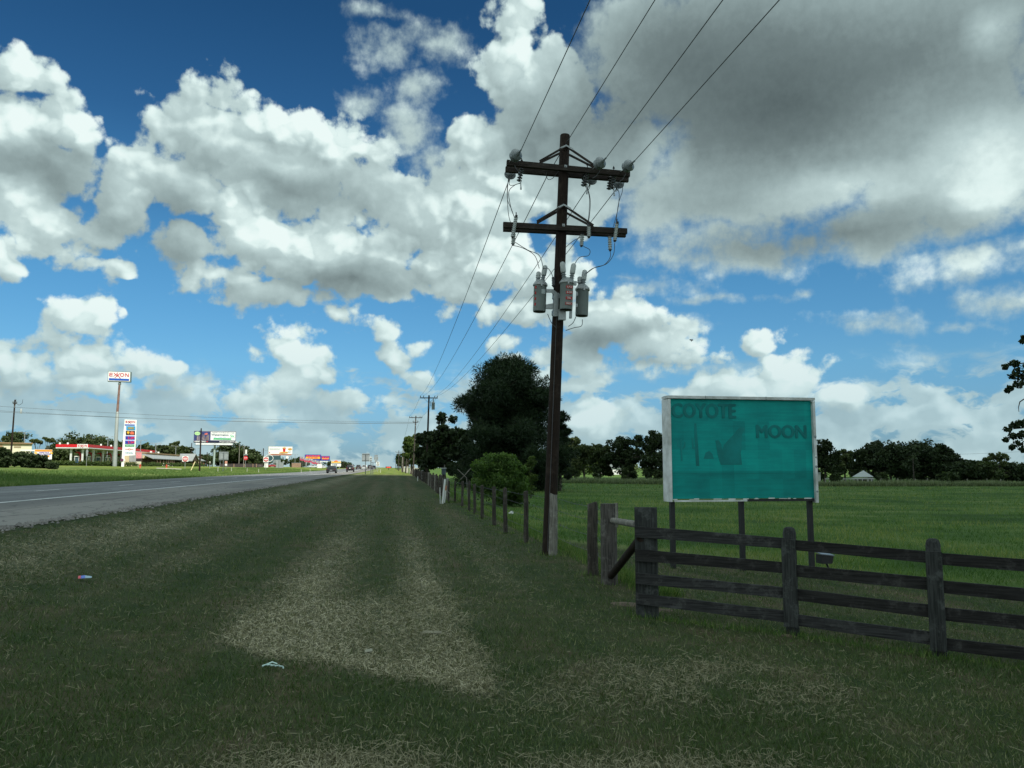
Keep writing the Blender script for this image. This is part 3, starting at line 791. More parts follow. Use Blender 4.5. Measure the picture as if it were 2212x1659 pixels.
# the big pine and its neighbours by the pasture
p = on(1101, 80)
make_tree('pine_tree', 'huge dark pine with a broad domed crown, behind the round green bush', p, hgt(767, p), 256 * mpp(p), .5, 'pine', L_PINE, 5, 900, 210, .20, .34)
p = on(1208, 83)
make_tree('pine_tree', 'lower dark pine bough mass peeking out right behind the transformer pole', p, hgt(880, p), 70 * mpp(p), 1.2, 'pine', L_PINE, 8, 110, 170, .19, .2)
for i, (px, top, w, d, k, lf, lab) in enumerate([
    (958, 890, 100, 98, 'oak', L_DARK, 'tall dark oak just left of the huge pine, ragged top'),
    (1000, 925, 70, 90, 'round', L_DARK, 'dark tree filling the foot of the huge pine on its left'),
    (925, 930, 64, 125, 'oak', L_DARK, 'dark tree behind the second utility pole of the fence line'),
    (905, 945, 40, 165, 'oak', L_OAK, 'mid green tree behind the third utility pole'),
    (888, 938, 40, 190, 'round', L_LIGHT, 'sunlit yellow green tree left of the third utility pole'),
    (880, 958, 26, 230, 'oak', L_OAK, 'small green tree behind the leaning bare pole'),
    (862, 980, 22, 330, 'round', L_OAK, 'small distant tree behind the double crossarm pole'),
    (1160, 985, 60, 95, 'round', L_DARK, 'dark undergrowth tree right of the huge pine trunk'),
    (1060, 960, 90, 92, 'round', L_DARK, 'dark low tree under the huge pine, behind the round bush')]):
    p = on(px, d); make_tree('oak_tree' if k == 'oak' else 'broadleaf_tree', lab, p, hgt(top, p), w * mpp(p), hgt(top, p) * .12, k, lf, 20 + i, 150, 85, .30 + d * .0008)
p = on(1079, 43.5)
make_tree('round_bush', 'round bright green bush behind the wire fence', p, hgt(983, p), 150 * mpp(p), .25, 'round', L_BUSH, 31, 300, 130, .095, .05, cat='bush')
p = on(1146, 60)
make_tree('young_tree', 'slender light green young tree right of the round bush', p, hgt(985, p), 34 * mpp(p), .4, 'column', L_LIGHT, 33, 60, 50, .12, .05)

# row behind the pasture, right of the transformer pole
row = [(1222, 938, 60, 150, L_OLIVE, 'tall olive green tree just right of the transformer pole'),
       (1262, 955, 62, 158, L_OLIVE, 'olive green tree between the transformer pole and the gap in the tree row'),
       (1296, 962, 50, 150, L_OAK, 'lower green tree at the gap in the middle of the pasture tree row'),
       (1345, 938, 74, 146, L_DARK, 'dark round tree right of the gap in the pasture tree row'),
       (1405, 930, 84, 142, L_DARK, 'dark broad tree touching the left edge of the teal sign'),
       (1470, 950, 80, 150, L_DARK, 'dark tree mostly hidden behind the left part of the teal sign'),
       (1780, 947, 76, 140, L_DARK, 'tall dark tree touching the right edge of the teal sign'),
       (1824, 968, 50, 160, L_OLIVE, 'paler grey green tree between two dark trees above the white house roof'),
       (1876, 952, 70, 142, L_DARK, 'dark tree with a thin ragged top above the white house roof'),
       (1925, 960, 110, 138, L_DARK, 'wide dark tree right of the white house roof'),
       (1972, 949, 120, 140, L_DARK, 'highest and widest dark tree of the right hand grove'),
       (2020, 962, 90, 138, L_DARK, 'dark tree on the right shoulder of the grove'),
       (2068, 985, 90, 136, L_DARK, 'low dark tree right of the grove, left of the thin pale tree'),
       (2155, 972, 54, 138, L_OLIVE, 'thin see-through pale tree near the right edge of the photo'),
       (2120, 1000, 70, 134, L_OAK, 'low bushy tree under the thin pale tree'),
       (2195, 1003, 80, 140, L_DARK, 'low dark tree at the right edge of the photo behind the pasture')]
for i, (px, top, w, d, lf, lab) in enumerate(row):
    d += 14; p = on(px, d); thin = 'thin' in lab and 'see-through' in lab
    make_tree('field_tree', lab, p, hgt(top, p), w * mpp(p) * 1.22, .2 if lf is L_DARK else 1.0, 'oak', lf, 50 + i, 40 if thin else 150, 50 if thin else 80, .36)
for i, (px, top, w, d) in enumerate([(1290, 1008, 30, 138), (1355, 1012, 34, 136), (1420, 1012, 40, 138), (1800, 1022, 40, 138), (1900, 1020, 36, 134), (2050, 1018, 60, 132), (1236, 1003, 40, 140)]):
    p = on(px, d)
    make_tree('shrub', 'dark shrub at the foot of the tree row, %s from the left' % ORD[i], p, hgt(top, p), w * mpp(p), .1, 'round', L_OAK, 90 + i, 30, 40, .3, .06, cat='shrub')
# distant woods seen through the gap
for i, (px, top, w, d, lf, lab) in enumerate([
    (1250, 990, 120, 330, L_LIGHT, 'bright distant tree seen through the gap right of the transformer pole'),
    (1330, 985, 120, 340, L_OLIVE, 'distant tree seen behind the middle of the pasture tree row'),
    (1560, 960, 160, 200, L_DARK, 'dark tree behind the middle of the teal sign'),
    (1660, 965, 150, 190, L_DARK, 'dark tree behind the right half of the teal sign')]):
    p = on(px, d); make_tree('distant_tree', lab, p, hgt(top, p), w * mpp(p), 1, 'oak', lf, 120 + i, 100, 60, .6)

# oak at the right edge: trunk outside the picture, boughs reach in
p = ground(pt(2560, 1010, 15.5))
t = thing('oak_tree', 'near oak whose leafy twigs hang into the photo at its right edge', 'tree', p)
mb = MB(); sp = [Vector((0, 0, -.2)), Vector((.05, 0, 1)), Vector((.1, .1, 2.4)), Vector((0, .2, 3.6)), Vector((.1, 0, 5.2))]
mb.tube(sp, [.28, .22, .19, .15, .05], 10)
cl = []; rd = []
def near(px, py, d, r): 
    q = pt(px, py, d) - p; cl.append(tuple(q)); rd.append(r); return q
tw = []
for (x0, y0, r) in [(2192, 785, .10), (2172, 792, .06), (2205, 800, .12), (2188, 812, .08), (2200, 830, .09), (2183, 838, .06), (2176, 843, .05), (2210, 815, .1), (2209, 738, .05), (2212, 730, .06),
                    (2192, 918, .09), (2176, 928, .07), (2205, 915, .1), (2188, 942, .08), (2172, 950, .05), (2200, 958, .09), (2186, 966, .06), (2208, 940, .1), (2210, 972, .07)]:
    near(x0, y0, 14.2, r)
for (bx, by) in ((2250, 790), (2270, 930)):
    a = pt(bx + 180, by - 40, 15.2) - p; m = pt(bx, by, 14.5) - p
    mb.tube([sp[3] if by < 850 else sp[2], a, m], [.08, .05, .03], 7, False)
    for (x0, y0) in ([(2176, 790), (2200, 812), (2178, 841), (2209, 738)] if by < 850 else [(2176, 928), (2172, 950), (2188, 968), (2205, 915)]):
        mb.tube([m, (pt((x0 + bx) / 2, (y0 + by) / 2 - 6, 14.3) - p), pt(x0, y0, 14.2) - p], [.02, .012, .005], 5, False)
mb.tube([pt(2212, 862, 14.2) - p, pt(2203, 868, 14.2) - p, pt(2200, 880, 14.2) - p, pt(2201, 890, 14.2) - p], [.012, .010, .007, .004], 5)
rs = random.Random(3)
for i in range(320):
    v = Vector((rs.gauss(0, 1), rs.gauss(0, 1), rs.gauss(0, .8))).normalized() * 2.2 * rs.uniform(.55, 1)
    q = Vector((.2, .2, 4.4)) + v
    w = p + q; r_ = (w - C0); r2 = RM.transposed() @ r_; pxx = 1106 + FPX * r2.x / -r2.z
    if pxx < 2250: continue
    cl.append(tuple(q)); rd.append(.34)
part('trunk', mb, M_BARK, t)
V, tt = leaf_cloud(np.array(cl), np.array(rd), 70, .052, .8)
part('crown', tri_mesh('crown', V, L_DARK, 4, tt), None, t)

# trees behind the filling station and along the left horizon
lrow = [(18, 935, 66, 300, L_OAK, 'broad green tree above the cream building at the left edge'),
        (78, 946, 34, 290, L_OLIVE, 'thin flat-topped tree left of the orange banner'),
        (100, 945, 30, 292, L_OLIVE, 'second thin flat-topped tree, above the orange banner'),
        (135, 946, 60, 300, L_OAK, 'dark green tree behind the left end of the red canopy'),
        (180, 938, 76, 305, L_OAK, 'highest green tree behind the red canopy lettering'),
        (222, 942, 64, 300, L_OAK, 'green tree above the middle of the red canopy'),
        (258, 949, 50, 300, L_OAK, 'green tree right behind the tall sign pole'),
        (130, 975, 60, 285, L_OLIVE, 'olive tree under the left end of the red canopy'),
        (190, 972, 90, 290, L_OAK, 'wide dark tree seen between the canopy columns'),
        (245, 975, 80, 295, L_OAK, 'dark tree under the canopy near the tall sign pole'),
        (303, 958, 24, 330, L_OAK, 'small tree right of the price sign'),
        (324, 960, 24, 340, L_OLIVE, 'yellowish tree right of the price sign'),
        (347, 961, 28, 350, L_OAK, 'dark green tree above the left part of the store roof'),
        (371, 956, 30, 350, L_OLIVE, 'paler green tree above the store roof'),
        (390, 962, 30, 345, L_OAK, 'dark tree above the round red sign'),
        (408, 966, 16, 350, L_DARK, 'narrow dark tree at the right end of the store roof'),
        (443, 985, 24, 360, L_OAK, 'low tree between the store and the watermelon billboard column'),
        (505, 962, 72, 320, L_OAK, 'big round dark oak right of the watermelon billboard column'),
        (535, 975, 44, 318, L_OAK, 'lower dark oak shoulder behind the small octagonal stop sign'),
        (478, 985, 30, 322, L_OAK, 'dark tree left of the big round oak'),
        (556, 998, 20, 420, L_OAK, 'low bush between the big oak and the second billboard'),
        (611, 994, 16, 480, L_OAK, 'small round tree under the second billboard'),
        (640, 990, 20, 500, L_OAK, 'round tree below the right end of the second billboard'),
        (655, 996, 18, 520, L_OAK, 'small tree left of the flags'),
        (728, 1001, 30, 620, L_OAK, 'small dark trees right of the price board'),
        (748, 1004, 24, 620, L_DARK, 'farthest dark tree left of the crest of the road')]
for i, (px, top, w, d, lf, lab) in enumerate(lrow):
    p = on(px, d); um = 'flat-topped' in lab
    make_tree('background_tree', lab, p, hgt(top - (0 if um else 2), p), w * mpp(p) * (1.0 if um else 1.5), .4, 'umbrella' if um else 'oak', lf, 150 + i, 24 if um else 120, 60, .6 + (d - 280) * .001, bark=M_BARKP if um else None)
# far belt of wood on the horizon
pts_ = []; rr_ = []
for i in range(900):
    x = rs.uniform(-900, 1100); y = 760 + rs.uniform(-60, 60) - abs(x) * .15
    if -60 < x < 30: continue
    h = 6 + 7 * (mnoise.noise((x * .02, 3, 1)) + .5) * rs.random(); pts_.append((x, y, float(zt(x, y)) + h * rs.uniform(.2, .9))); rr_.append(rs.uniform(2.5, 5))
V, tt = leaf_cloud(np.array(pts_), np.array(rr_), 40, 1.2, .8)
o = link(bpy.data.objects.new('woodland', tri_mesh('woodland', V, L_OAK, 4, tt))); o['kind'] = 'stuff'; tag(o, 'far-off belt of woodland along the horizon', 'woodland')
# dark bushes by the left edge
for i, (px, top, w, d, lab) in enumerate([(4, 968, 44, 108, 'dark bush cut by the left edge of the photo'), (48, 978, 56, 118, 'dark thicket at the foot of the leaning left utility pole'),
                                          (82, 984, 60, 114, 'low dark thicket right of the left utility pole'), (112, 1000, 26, 110, 'smallest dark bush at the right end of the left thicket')]):
    p = on(px, d); make_tree('thicket', lab, p, hgt(top, p), w * mpp(p), .1, 'round', L_DARK, 200 + i, 160, 90, .24, .08, cat='bush')

# tufts left by the mower round every post foot
def tufts(spots, name, label, n=70, r=.16, h0=.10):
    X_ = []; Y_ = []
    for (a, b) in spots: X_ += list(a + r * rng.standard_normal(n)); Y_ += list(b + r * rng.standard_normal(n))
    X_ = np.array(X_); Y_ = np.array(Y_); k = len(X_); h = h0 * (.4 + 1.3 * rng.random(k) ** 2); w = (.0028 + .0004 * Y_) * (.6 + .6 * rng.random(k))
    me = blades(X_, Y_, h, w, .1 + .6 * rng.random(k), name, M_FIELDG, rng.random(k)); o = link(bpy.data.objects.new(name, me)); o['kind'] = 'stuff'; tag(o, label, 'grass')
# ------------------------------------------------------------------ main utility pole with transformers
PB = base(1183, 17.7); PB = ground((3.42, 17.3))
XA = Vector((1, 0, 0))
lean = R(2.55)
up = Vector((math.sin(lean) * math.cos(YAW), -math.sin(lean) * math.sin(YAW), math.cos(lean)))
def on_pole(h): return PB + up * (h / up.z)
def hp(py): return zat(1212, py, (PB.x, PB.y)) - PB.z
def pole_tree(): pass
t = thing('utility_pole', 'near tall dark wooden pole with two double crossarms, carrying grey transformers', 'utility pole', PB)
def L(v): return Vector(v) - PB
Htop = hp(291)
mb = MB(); n = 12
mb.tube([L(on_pole(h)) for h in (-.4, .5, 2.5, 5, 7.5, Htop - .02, Htop)], [.150, .147, .138, .130, .122, .114, .105], 20)
part('pole', mb, M_POLE, t)
# one point of a photo pixel in the vertical plane y = const
def yp(px, py, y):
    r = ray(px, py); return C0 + r * (y / r.y)
yC = lambda h: on_pole(h).y
H1, H2 = hp(366), hp(492)
def arm(h, xl, xr, yoff, dz=0.0):
    c = on_pole(h); a = yp(xl[0], xl[1], c.y + yoff); b = yp(xr[0], xr[1], c.y + yoff)
    m = MB(); d = b - a; q = Matrix(((d.normalized().x, 0, -d.normalized().z), (0, 1, 0), (d.normalized().z, 0, d.normalized().x)))
    m.box((0, 0, 0), (d.length, .09, .125)); o = part('crossarm', m, M_ARM, t); o.location = L((a + b) / 2)
    o.rotation_euler = (0, -math.atan2(d.z, d.x), 0); return a, b
a1, b1 = arm(H1, (1094.5, 352), (1360, 377), -.17)
arm(H1, (1092, 366), (1357, 388), .17)
a2, b2 = arm(H2, (1087, 486), (1354, 500), -.165)
arm(H2, (1087, 494), (1351, 507), .165)
def bar(name, p0, p1, w, th, m, par=t):
    p0 = L(p0); p1 = L(p1); mb = MB(); d = p1 - p0; q = d.to_track_quat('X', 'Z').to_matrix()
    mb.box((0, 0, 0), (d.length, th, w)); o = part(name, mb, m, par); o.location = (p0 + p1) / 2; o.rotation_euler = q.to_euler(); return o
for (hpk, xl, xr, h) in ((hp(321), (1166, 348), (1288, 360), H1), (hp(448), (1160, 478), (1282, 487), H2)):
    for yo in (-.16, .16):
        ap = on_pole(hpk) + Vector((0, yo, 0)); yy = ap.y
        bar('brace', ap, yp(xl[0], xl[1] + (4 if yo > 0 else 0), yy - .06 * (1 if yo < 0 else -1)), .045, .03, M_ARM); bar('brace', ap + Vector((.01, .012, 0)), yp(xr[0], xr[1] + (4 if yo > 0 else 0), yy - .06 * (1 if yo < 0 else -1)), .045, .03, M_ARM)
    ap = on_pole(hpk) + Vector((0, -.18, 0))
    m = MB(); q = L(ap); m.prism([(q.x - .17, q.z - .10), (q.x, q.z - .01), (q.x + .17, q.z - .10), (q.x + .17, q.z - .06), (q.x, q.z + .03), (q.x - .17, q.z - .06)], q.y - .006, q.y + .006); part('brace_plate', m, M_GALV, t)
# bolts through arms
for hh in (H1, H2):
    q = L(on_pole(hh)); m = MB(); m.cyl(q + Vector((0, -.26, 0)), q + Vector((0, .26, 0)), .012, n=8); m.box(q + Vector((0, -.222, 0)), (.06, .006, .06)); part('bolt', m, M_GALV, t)
def shed(o, ax, L_, r, n, rc=.3):
    pr = [(r * .35, 0)]
    for i in range(n):
        z = L_ * (i + .2) / n; dz = L_ / n
        pr += [(r * rc * 1.3, z), (r, z + dz * .35), (r * .96, z + dz * .5), (r * rc * 1.3, z + dz * .62)]
    pr += [(r * .35, L_)]
    m = MB(); m.lathe(pr, (0, 0, 0), (0, 0, 1), 16); return m
def hang(name, m, mt, p, ax, par=t):
    o = part(name, m, mt, par); o.location = L(p); o.rotation_euler = Vector(ax).to_track_quat('Z', 'Y').to_euler(); return o
# dead-end bells facing the camera and the far side
bell = MB(); bell.lathe([(.02, -.30), (.02, -.20), (.045, -.19), (.05, -.15), (.135, -.10), (.140, -.085), (.125, -.08), (.115, -.095), (.095, -.085), (.085, -.10), (.065, -.085), (.05, -.10), (.03, -.09), (.03, -.04), (.05, -.03), (.13, .02), (.125, .03), (.05, .04), (.03, .06), (.02, .10)], n=22)
bm_ = bell.mesh('bell_insulator', M_PORC)
WP = []
for (px, py) in ((1112, 338), (1293, 355), (1354, 361)):
    w = yp(px, py, on_pole(H1).y - .45); o = part('bell_insulator', bm_, None, t); o.location = L(w); d = Vector((.35, -1, .15)).normalized(); o.rotation_euler = d.to_track_quat('-Z', 'Y').to_euler()
    WP.append(w + d * .30); tail = MB(); tail.cyl(L(w - d * .08), L(w - d * .40), .012, n=6); part('eye_bolt', tail, M_GALV, t)
WF = []
for (px, py) in ((1103, 372), (1279, 384), (1338, 392)):
    w = yp(px, py, on_pole(H1).y + .50); o = part('bell_insulator', bm_, None, t); o.location = L(w); d = Vector((.0, 1, -.35)).normalized(); o.rotation_euler = d.to_track_quat('-Z', 'Y').to_euler()
    WF.append(w + d * .28); tail = MB(); tail.cyl(L(w - d * .08), L(w - d * .36), .012, n=6); part('eye_bolt', tail, M_GALV, t)
# cutouts and fuse tubes below the upper arm
cut = shed(None, None, .33, .062, 5).mesh('cutout_insulator', M_PORCD)
TL = []
for (px, py, bx, by, yo) in ((1127, 363, 1122, 388, -.10), (1269, 372, 1264, 398, -.12), (1265, 374, 1260, 400, .1), (1326, 379, 1323, 402, -.12), (1319, 381, 1316, 404, .1)):
    a = yp(px, py, on_pole(H1).y + yo); b = yp(bx, by, on_pole(H1).y + yo)
    o = part('cutout_insulator', cut, None, t); o.location = L(a); o.rotation_euler = (b - a).to_track_quat('Z', 'Y').to_euler(); TL.append(b)
    if yo < 0:
        m = MB(); m.tube([L(b) + Vector((.02, -.03, .02)), L(b) + Vector((.03, -.03, -.20))], .013, 6); m.box(L(b) + Vector((.03, -.03, -.22)), (.035, .02, .05)); part('fuse_tube', m, M_GALV, t)
        m = MB(); m.tube([L(a) + Vector((0, 0, -.02)), L(a) + Vector((0, 0, .20))], .011, 6); m.lathe([(.0, 0), (.03, .01), (.012, .05), (.0, .08)], L(a) + Vector((0, 0, .16)), n=8); part('bolt', m, M_BLACK, t)
# arresters and cutouts on the lower arm
arr = shed(None, None, .50, .048, 11, .5).mesh('arrester', M_PORCL)
arrd = shed(None, None, .30, .05, 6, .5).mesh('arrester_short', M_PORCL)
for (ax_, ay, bx, by, me_, mt_) in ((1115, 468, 1107, 512, arr, 0), (1333, 482, 1328, 520, arr, 0), (1110, 505, 1108, 528, arrd, 0), (1272, 488, 1272, 512, arrd, 0), (1258, 506, 1256, 531, arrd, 0), (1317, 510, 1318, 540, arrd, 0)):
    yy = on_pole(H2).y - .28 if me_ is arr or ax_ == 1272 else on_pole(H2).y - .1
    a = yp(ax_, ay, yy); b = yp(bx, by, yy)
    o = part('arrester', me_, None, t); o.location = L(a); o.rotation_euler = (b - a).to_track_quat('Z', 'Y').to_euler()
    L0 = .5 if me_ is arr else .3; o.scale = (1, 1, (b - a).length / L0)
    m = MB(); m.box(L(a), (.05, .1, .05)); m.tube([L(a) + Vector((0, 0, .0)), L(a) + Vector((0, 0, .10))], .012, 6); part('clamp', m, M_BLACK, t); m = MB(); m.box(L(b), (.045, .05, .05)); part('clamp', m, M_BLACK, t)
# spool on the arm for the second wire
w2 = yp(1185, 374, on_pole(H1).y + .2); m = MB(); m.lathe([(.02, -.05), (.045, -.045), (.03, 0), (.045, .045), (.02, .05)], L(w2), (1, 0, 0), 12); m.cyl(L(w2) + Vector((0, 0, .02)), L(w2) + Vector((0, 0, .18)), .01, n=6); part('spool_insulator', m, M_PORC, t)

def wire(name, pts, r=.008, lab=None, cat='wire', par=None, m=None, res=14):
    """smooth line through world points"""
    P = [Vector(q) for q in pts]; out = []
    if len(P) > 2:
        for i in range(len(P) - 1):
            p0 = P[max(i - 1, 0)]; p1 = P[i]; p2 = P[i + 1]; p3 = P[min(i + 2, len(P) - 1)]
            for k in range(6):
                u = k / 6; out.append(.5 * ((2 * p1) + (-p0 + p2) * u + (2 * p0 - 5 * p1 + 4 * p2 - p3) * u * u + (-p0 + 3 * p1 - 3 * p2 + p3) * u ** 3))
        out.append(P[-1])
    else: out = P
    o0 = PB if par else Vector((0, 0, 0)); mb = MB(); mb.tube([q - o0 for q in out], r, 5)
    o = part(name, mb, m or M_WIRE, par)
    if not par: tag(o, lab, cat)
    return o
yA = on_pole(H1).y; yB = on_pole(H2).y
def W(pts, y): return [yp(a, b, y) for a, b in pts]
J = [([(1104, 382), (1097, 395), (1096, 430), (1105, 452), (1111, 470)], yA), ([(1124, 396), (1112, 400), (1099, 415), (1104, 450), (1111, 468)], yA - .1),
     ([(1103, 380), (1100, 398), (1110, 400), (1124, 395)], yA), ([(1098, 385), (1096, 420), (1098, 460), (1103, 482)], yA + .1),
     ([(1268, 400), (1275, 430), (1274, 460), (1270, 488)], yA - .1), ([(1265, 402), (1273, 425), (1272, 465), (1268, 490)], yA), ([(1262, 398), (1270, 410), (1275, 400), (1272, 392)], yA),
     ([(1340, 392), (1345, 410), (1336, 440), (1331, 480)], yA), ([(1325, 402), (1337, 415), (1335, 450), (1325, 490)], yA - .05), ([(1322, 398), (1326, 412), (1335, 410), (1336, 396)], yA),
     ([(1112, 358), (1118, 368), (1125, 372)], yA - .4), ([(1296, 368), (1288, 380), (1280, 385)], yA - .35), ([(1352, 374), (1346, 386), (1338, 392)], yA - .35),
     ([(1181, 372), (1180, 380), (1185, 388), (1195, 384), (1208, 368)], yA + .1),
     ([(1108, 530), (1130, 536), (1155, 552), (1165, 580)], yB - .3), ([(1111, 522), (1140, 540), (1165, 552), (1174, 582)], yB - .3),
     ([(1260, 532), (1274, 540), (1271, 552), (1252, 556), (1241, 572), (1239, 584)], yB - .35), ([(1256, 512), (1236, 522), (1212, 545), (1200, 562)], yB + .1),
     ([(1328, 524), (1325, 550), (1310, 570), (1285, 578), (1268, 590)], yB - .1), ([(1318, 541), (1318, 556), (1305, 572), (1280, 580), (1265, 592)], yB - .1),
     ([(1174, 580), (1184, 580), (1192, 592), (1196, 604)], yB - .2), ([(1235, 604), (1230, 602), (1222, 604)], yB - .3), ([(1244, 608), (1252, 612), (1260, 610)], yB - .2),
     ([(1183, 678), (1192, 698), (1206, 712)], yB - .1), ([(1258, 690), (1256, 704), (1240, 708), (1222, 714)], yB - .1), ([(1244, 684), (1238, 697), (1228, 705)], yB - .1)]
for pts_, y_ in J: wire('jumper_wire', W(pts_, y_), .0075 if y_ > yB - .05 else .008, par=t)
# ground lead stapled down the pole and the tag
m = MB(); m.tube([L(on_pole(h)) + Vector((-.06, -.128 - .004 * (6 - h), 0)) for h in (0.1, 2, 4, 5.3)], .006, 5); part('ground_lead', m, M_WIRE, t)
# transformers
rc = .145
can = MB(); can.lathe([(rc - .012, -.012), (rc, 0), (rc, .58), (rc + .012, .585), (rc + .012, .60), (rc, .605), (rc - .01, .66), (rc - .05, .70), (.03, .72)], n=26)
lid = MB(); lid.lathe([(rc + .016, .575), (rc + .022, .58), (rc + .022, .612), (rc + .012, .62), (rc * .86, .672), (rc * .5, .715), (.02, .725)], n=26)
lid.box((.0, -rc - .03, .585), (.035, .03, .085)); lid.box((.12, -rc + .02, .60), (.02, .03, .05))
bus = MB(); bus.lathe([(.055, 0), (.05, .03), (.038, .05), (.06, .062), (.04, .075), (.038, .10), (.062, .112), (.04, .125), (.038, .15), (.062, .162), (.04, .175), (.036, .21)], n=14)
cap = MB(); cap.lathe([(.055, 0), (.060, .02), (.060, .18), (.048, .215), (.016, .235)], n=10)
M_REDT = mat('red_tape', (.42, .03, .03), .6, .1, 9); M_PALET = mat('pale_tape_lettering', (.62, .60, .56), .6, .05, 9)
cme = can.mesh('tank', M_TANK); lme = lid.mesh('lid', M_GALV); bme = bus.mesh('bushing', M_PORC); kme = cap.mesh('bushing_cover', M_PORCL)
TR = [(1165, 672, -.05, 'left grey transformer can on the near pole, tape strip on its left side', 1), (1222.5, 668, -.36, 'middle grey transformer can in front of the pole with four red code labels', 2), (1256.5, 681, .02, 'right grey transformer can on the near pole, plain and darker', 1)]
for i, (px, py, yo, lab, nb) in enumerate(TR):
    w = yp(px, py, on_pole(5.5).y + yo); q = thing('transformer', lab, 'transformer', w, 0, 'grey transformers on the near pole')
    q.rotation_euler = (0, lean * .9, 0)
    part('tank', cme, None, q); part('lid', lme, None, q)
    bl = [((.04, -.02, .66), (.14, -.05, 1)), ((-.055, .03, .655), (.05, 0, 1))] if i == 0 else ([((-.07, -.05, .66), (-.16, -.05, 1)), ((.10, .0, .66), (.12, 0, 1))] if i == 1 else [((-.0, -.02, .66), (.1, 0, 1)), ((-.05, .05, .65), (-.05, 0, 1))])
    for k, (bp, ax) in enumerate(bl):
        o = part('bushing', bme, None, q); o.location = bp; rot = Vector(ax).to_track_quat('Z', 'Y').to_euler(); o.rotation_euler = rot
        if not (k == 1 and i != 1):
            c = part('bushing_cover', kme, None, o); c.location = (0, 0, .17)
        else:
            c = part('bushing_cover', kme, None, o); c.location = (0, 0, .10); c.scale = (.9, .9, .7)
    if i == 1:
        for k, s_ in enumerate(('LA3', '8-09', '70L', 'SBEC')):
            m = MB(); m.box((.03, -rc - .005, .475 - k * .125), (.145 if k < 3 else .155, .012, .062)); part('red_label', m, M_REDT, q)
            o = part('lettering', text_mesh(s_, .062, mat=M_PALET, extrude=.003, bold=.001), None, q); o.location = (.03, -rc - .014, .475 - k * .125)
        m = MB(); m.box((.17, -.02, .60), (.09, .07, .09)); m.box((.13, 0, .61), (.05, .04, .02)); part('arrester_bracket', m, M_GALV, q)
    if i == 0:
        for k in range(4):
            m = MB(); m.box((-rc * .80, -rc * .66, .52 - k * .13), (.035, .012, .06)); o = part('red_label', m, M_REDT, q)
        m = MB(); m.box((.05, -rc + .002, .42), (.085, .012, .10)); part('name_plate', m, mat('pale_plate', (.45, .50, .50), .5), q)
        m = MB()
        for k in range(5): m.box((.05, -rc - .006, .455 - k * .018), (.065, .004, .006))
        part('plate_lines', m, M_TANK, q)
    m = MB(); m.lathe([(rc - .01, -.014), (rc - .004, -.02), (.01, -.022)], n=20); part('tank_bottom', m, M_BLACK, q)
# bracket frame holding the cans
q = thing('transformer_bracket', 'galvanised cluster bracket bolted round the near pole under the transformers', 'bracket', PB)
yP = on_pole(5.5).y
def plate(pp, y0, y1, m_=M_GALV, nm='bracket_arm'):
    m = MB(); P_ = [L(yp(a, b, yP)) for a, b in pp]; m.prism([(v.x, v.z) for v in P_], P_[0].y + y0, P_[0].y + y1); part(nm, m, m_, q)
plate([(1178, 627), (1192, 627), (1201, 634), (1201, 644), (1193, 640), (1190, 634), (1178, 634)], -.12, -.08)
plate([(1177, 660), (1201, 656), (1201, 665), (1190, 670), (1177, 669)], -.12, -.08)
plate([(1194, 636), (1204, 636), (1202, 686), (1192, 686)], -.17, -.10, nm='bracket_rail')
plate([(1244, 632), (1256, 632), (1256, 640), (1244, 640)], -.06, -.02)
plate([(1243, 657), (1255, 657), (1255, 664), (1243, 664)], -.06, -.02)
plate([(1228, 668), (1233, 668), (1232, 690), (1227, 690)], -.17, -.1, nm='bracket_rail')
for (ya, yb) in ((637, 646), (672, 681)):
    h0, h1 = hp(yb), hp(ya); m = MB(); c0 = L(on_pole(h0)); c1 = L(on_pole(h1)); m.cyl(c0, c1, .150, .149, 20); part('pole_band', m, M_GALV, q)
m = MB(); a = L(yp(1214, 680, yP - .25)); m.box(a, (.16, .1, .24)); part('bracket_plate', m, M_GALV, q)
# small arrester at the left of the pole
aw = yp(1196, 603, yP - .05); m = MB()
m.lathe([(.02, -.19), (.045, -.15), (.05, -.14), (.03, -.12), (.05, -.10), (.03, -.085), (.05, -.065), (.03, -.05), (.05, -.03), (.035, -.01), (.045, 0), (.045, .04), (.02, .05)], L(aw), n=14)
part('arrester', m, M_PORCD, t); m = MB(); m.box(L(aw) + Vector((.06, 0, -.13)), (.10, .02, .03)); part('clamp', m, M_GALV, t)

# ------------------------------------------------------------------ far poles and the spans
def simple_pole(px, d, top, lab, armpx=0, army=0, r=.13, second=None, m=M_POLE, leanpx=0, extras=True, group=None):
    p = on(px, d); k = mpp(p); H = hgt(top, p); yaw = azr(p)
    q = thing('utility_pole', lab, 'utility pole', p, yaw, group)
    mb = MB(); lx = leanpx * k
    mb.tube([(0, 0, -.3), (lx * .3, 0, H * .3), (lx, 0, H)], [r * 1.2, r, r * .75], 10); part('pole', mb, m, q)
    ar = []
    for (apx, ay) in ([(armpx, army)] if armpx else []) + ([second] if second else []):
        z = hgt(ay, p); mb = MB(); mb.box((lx * z / H, -r, z), (apx * k, .10, .13)); part('crossarm', mb, M_ARM, q)
        for s_ in (-1, 1):
            mb = MB(); mb.tube([(lx * z / H + s_ * apx * k * .28, -r, z - .05), (lx * z / H, -r, z - .75)], .022, 5); part('brace', mb, M_GALV, q)
        for s_ in (-.96, -.62, .66, .96):
            mb = MB(); mb.lathe([(.03, 0), (.03, .08), (.07, .10), (.05, .16), (.07, .18), (.04, .26)], (lx * z / H + s_ * apx * k / 2, -r, z + .06), n=8); part('pin_insulator', mb, M_PORC, q)
            ar.append(p + Matrix.Rotation(yaw, 3, 'Z') @ Vector((lx * z / H + s_ * apx * k / 2, -r, z + .3)))
    return q, p, H, ar
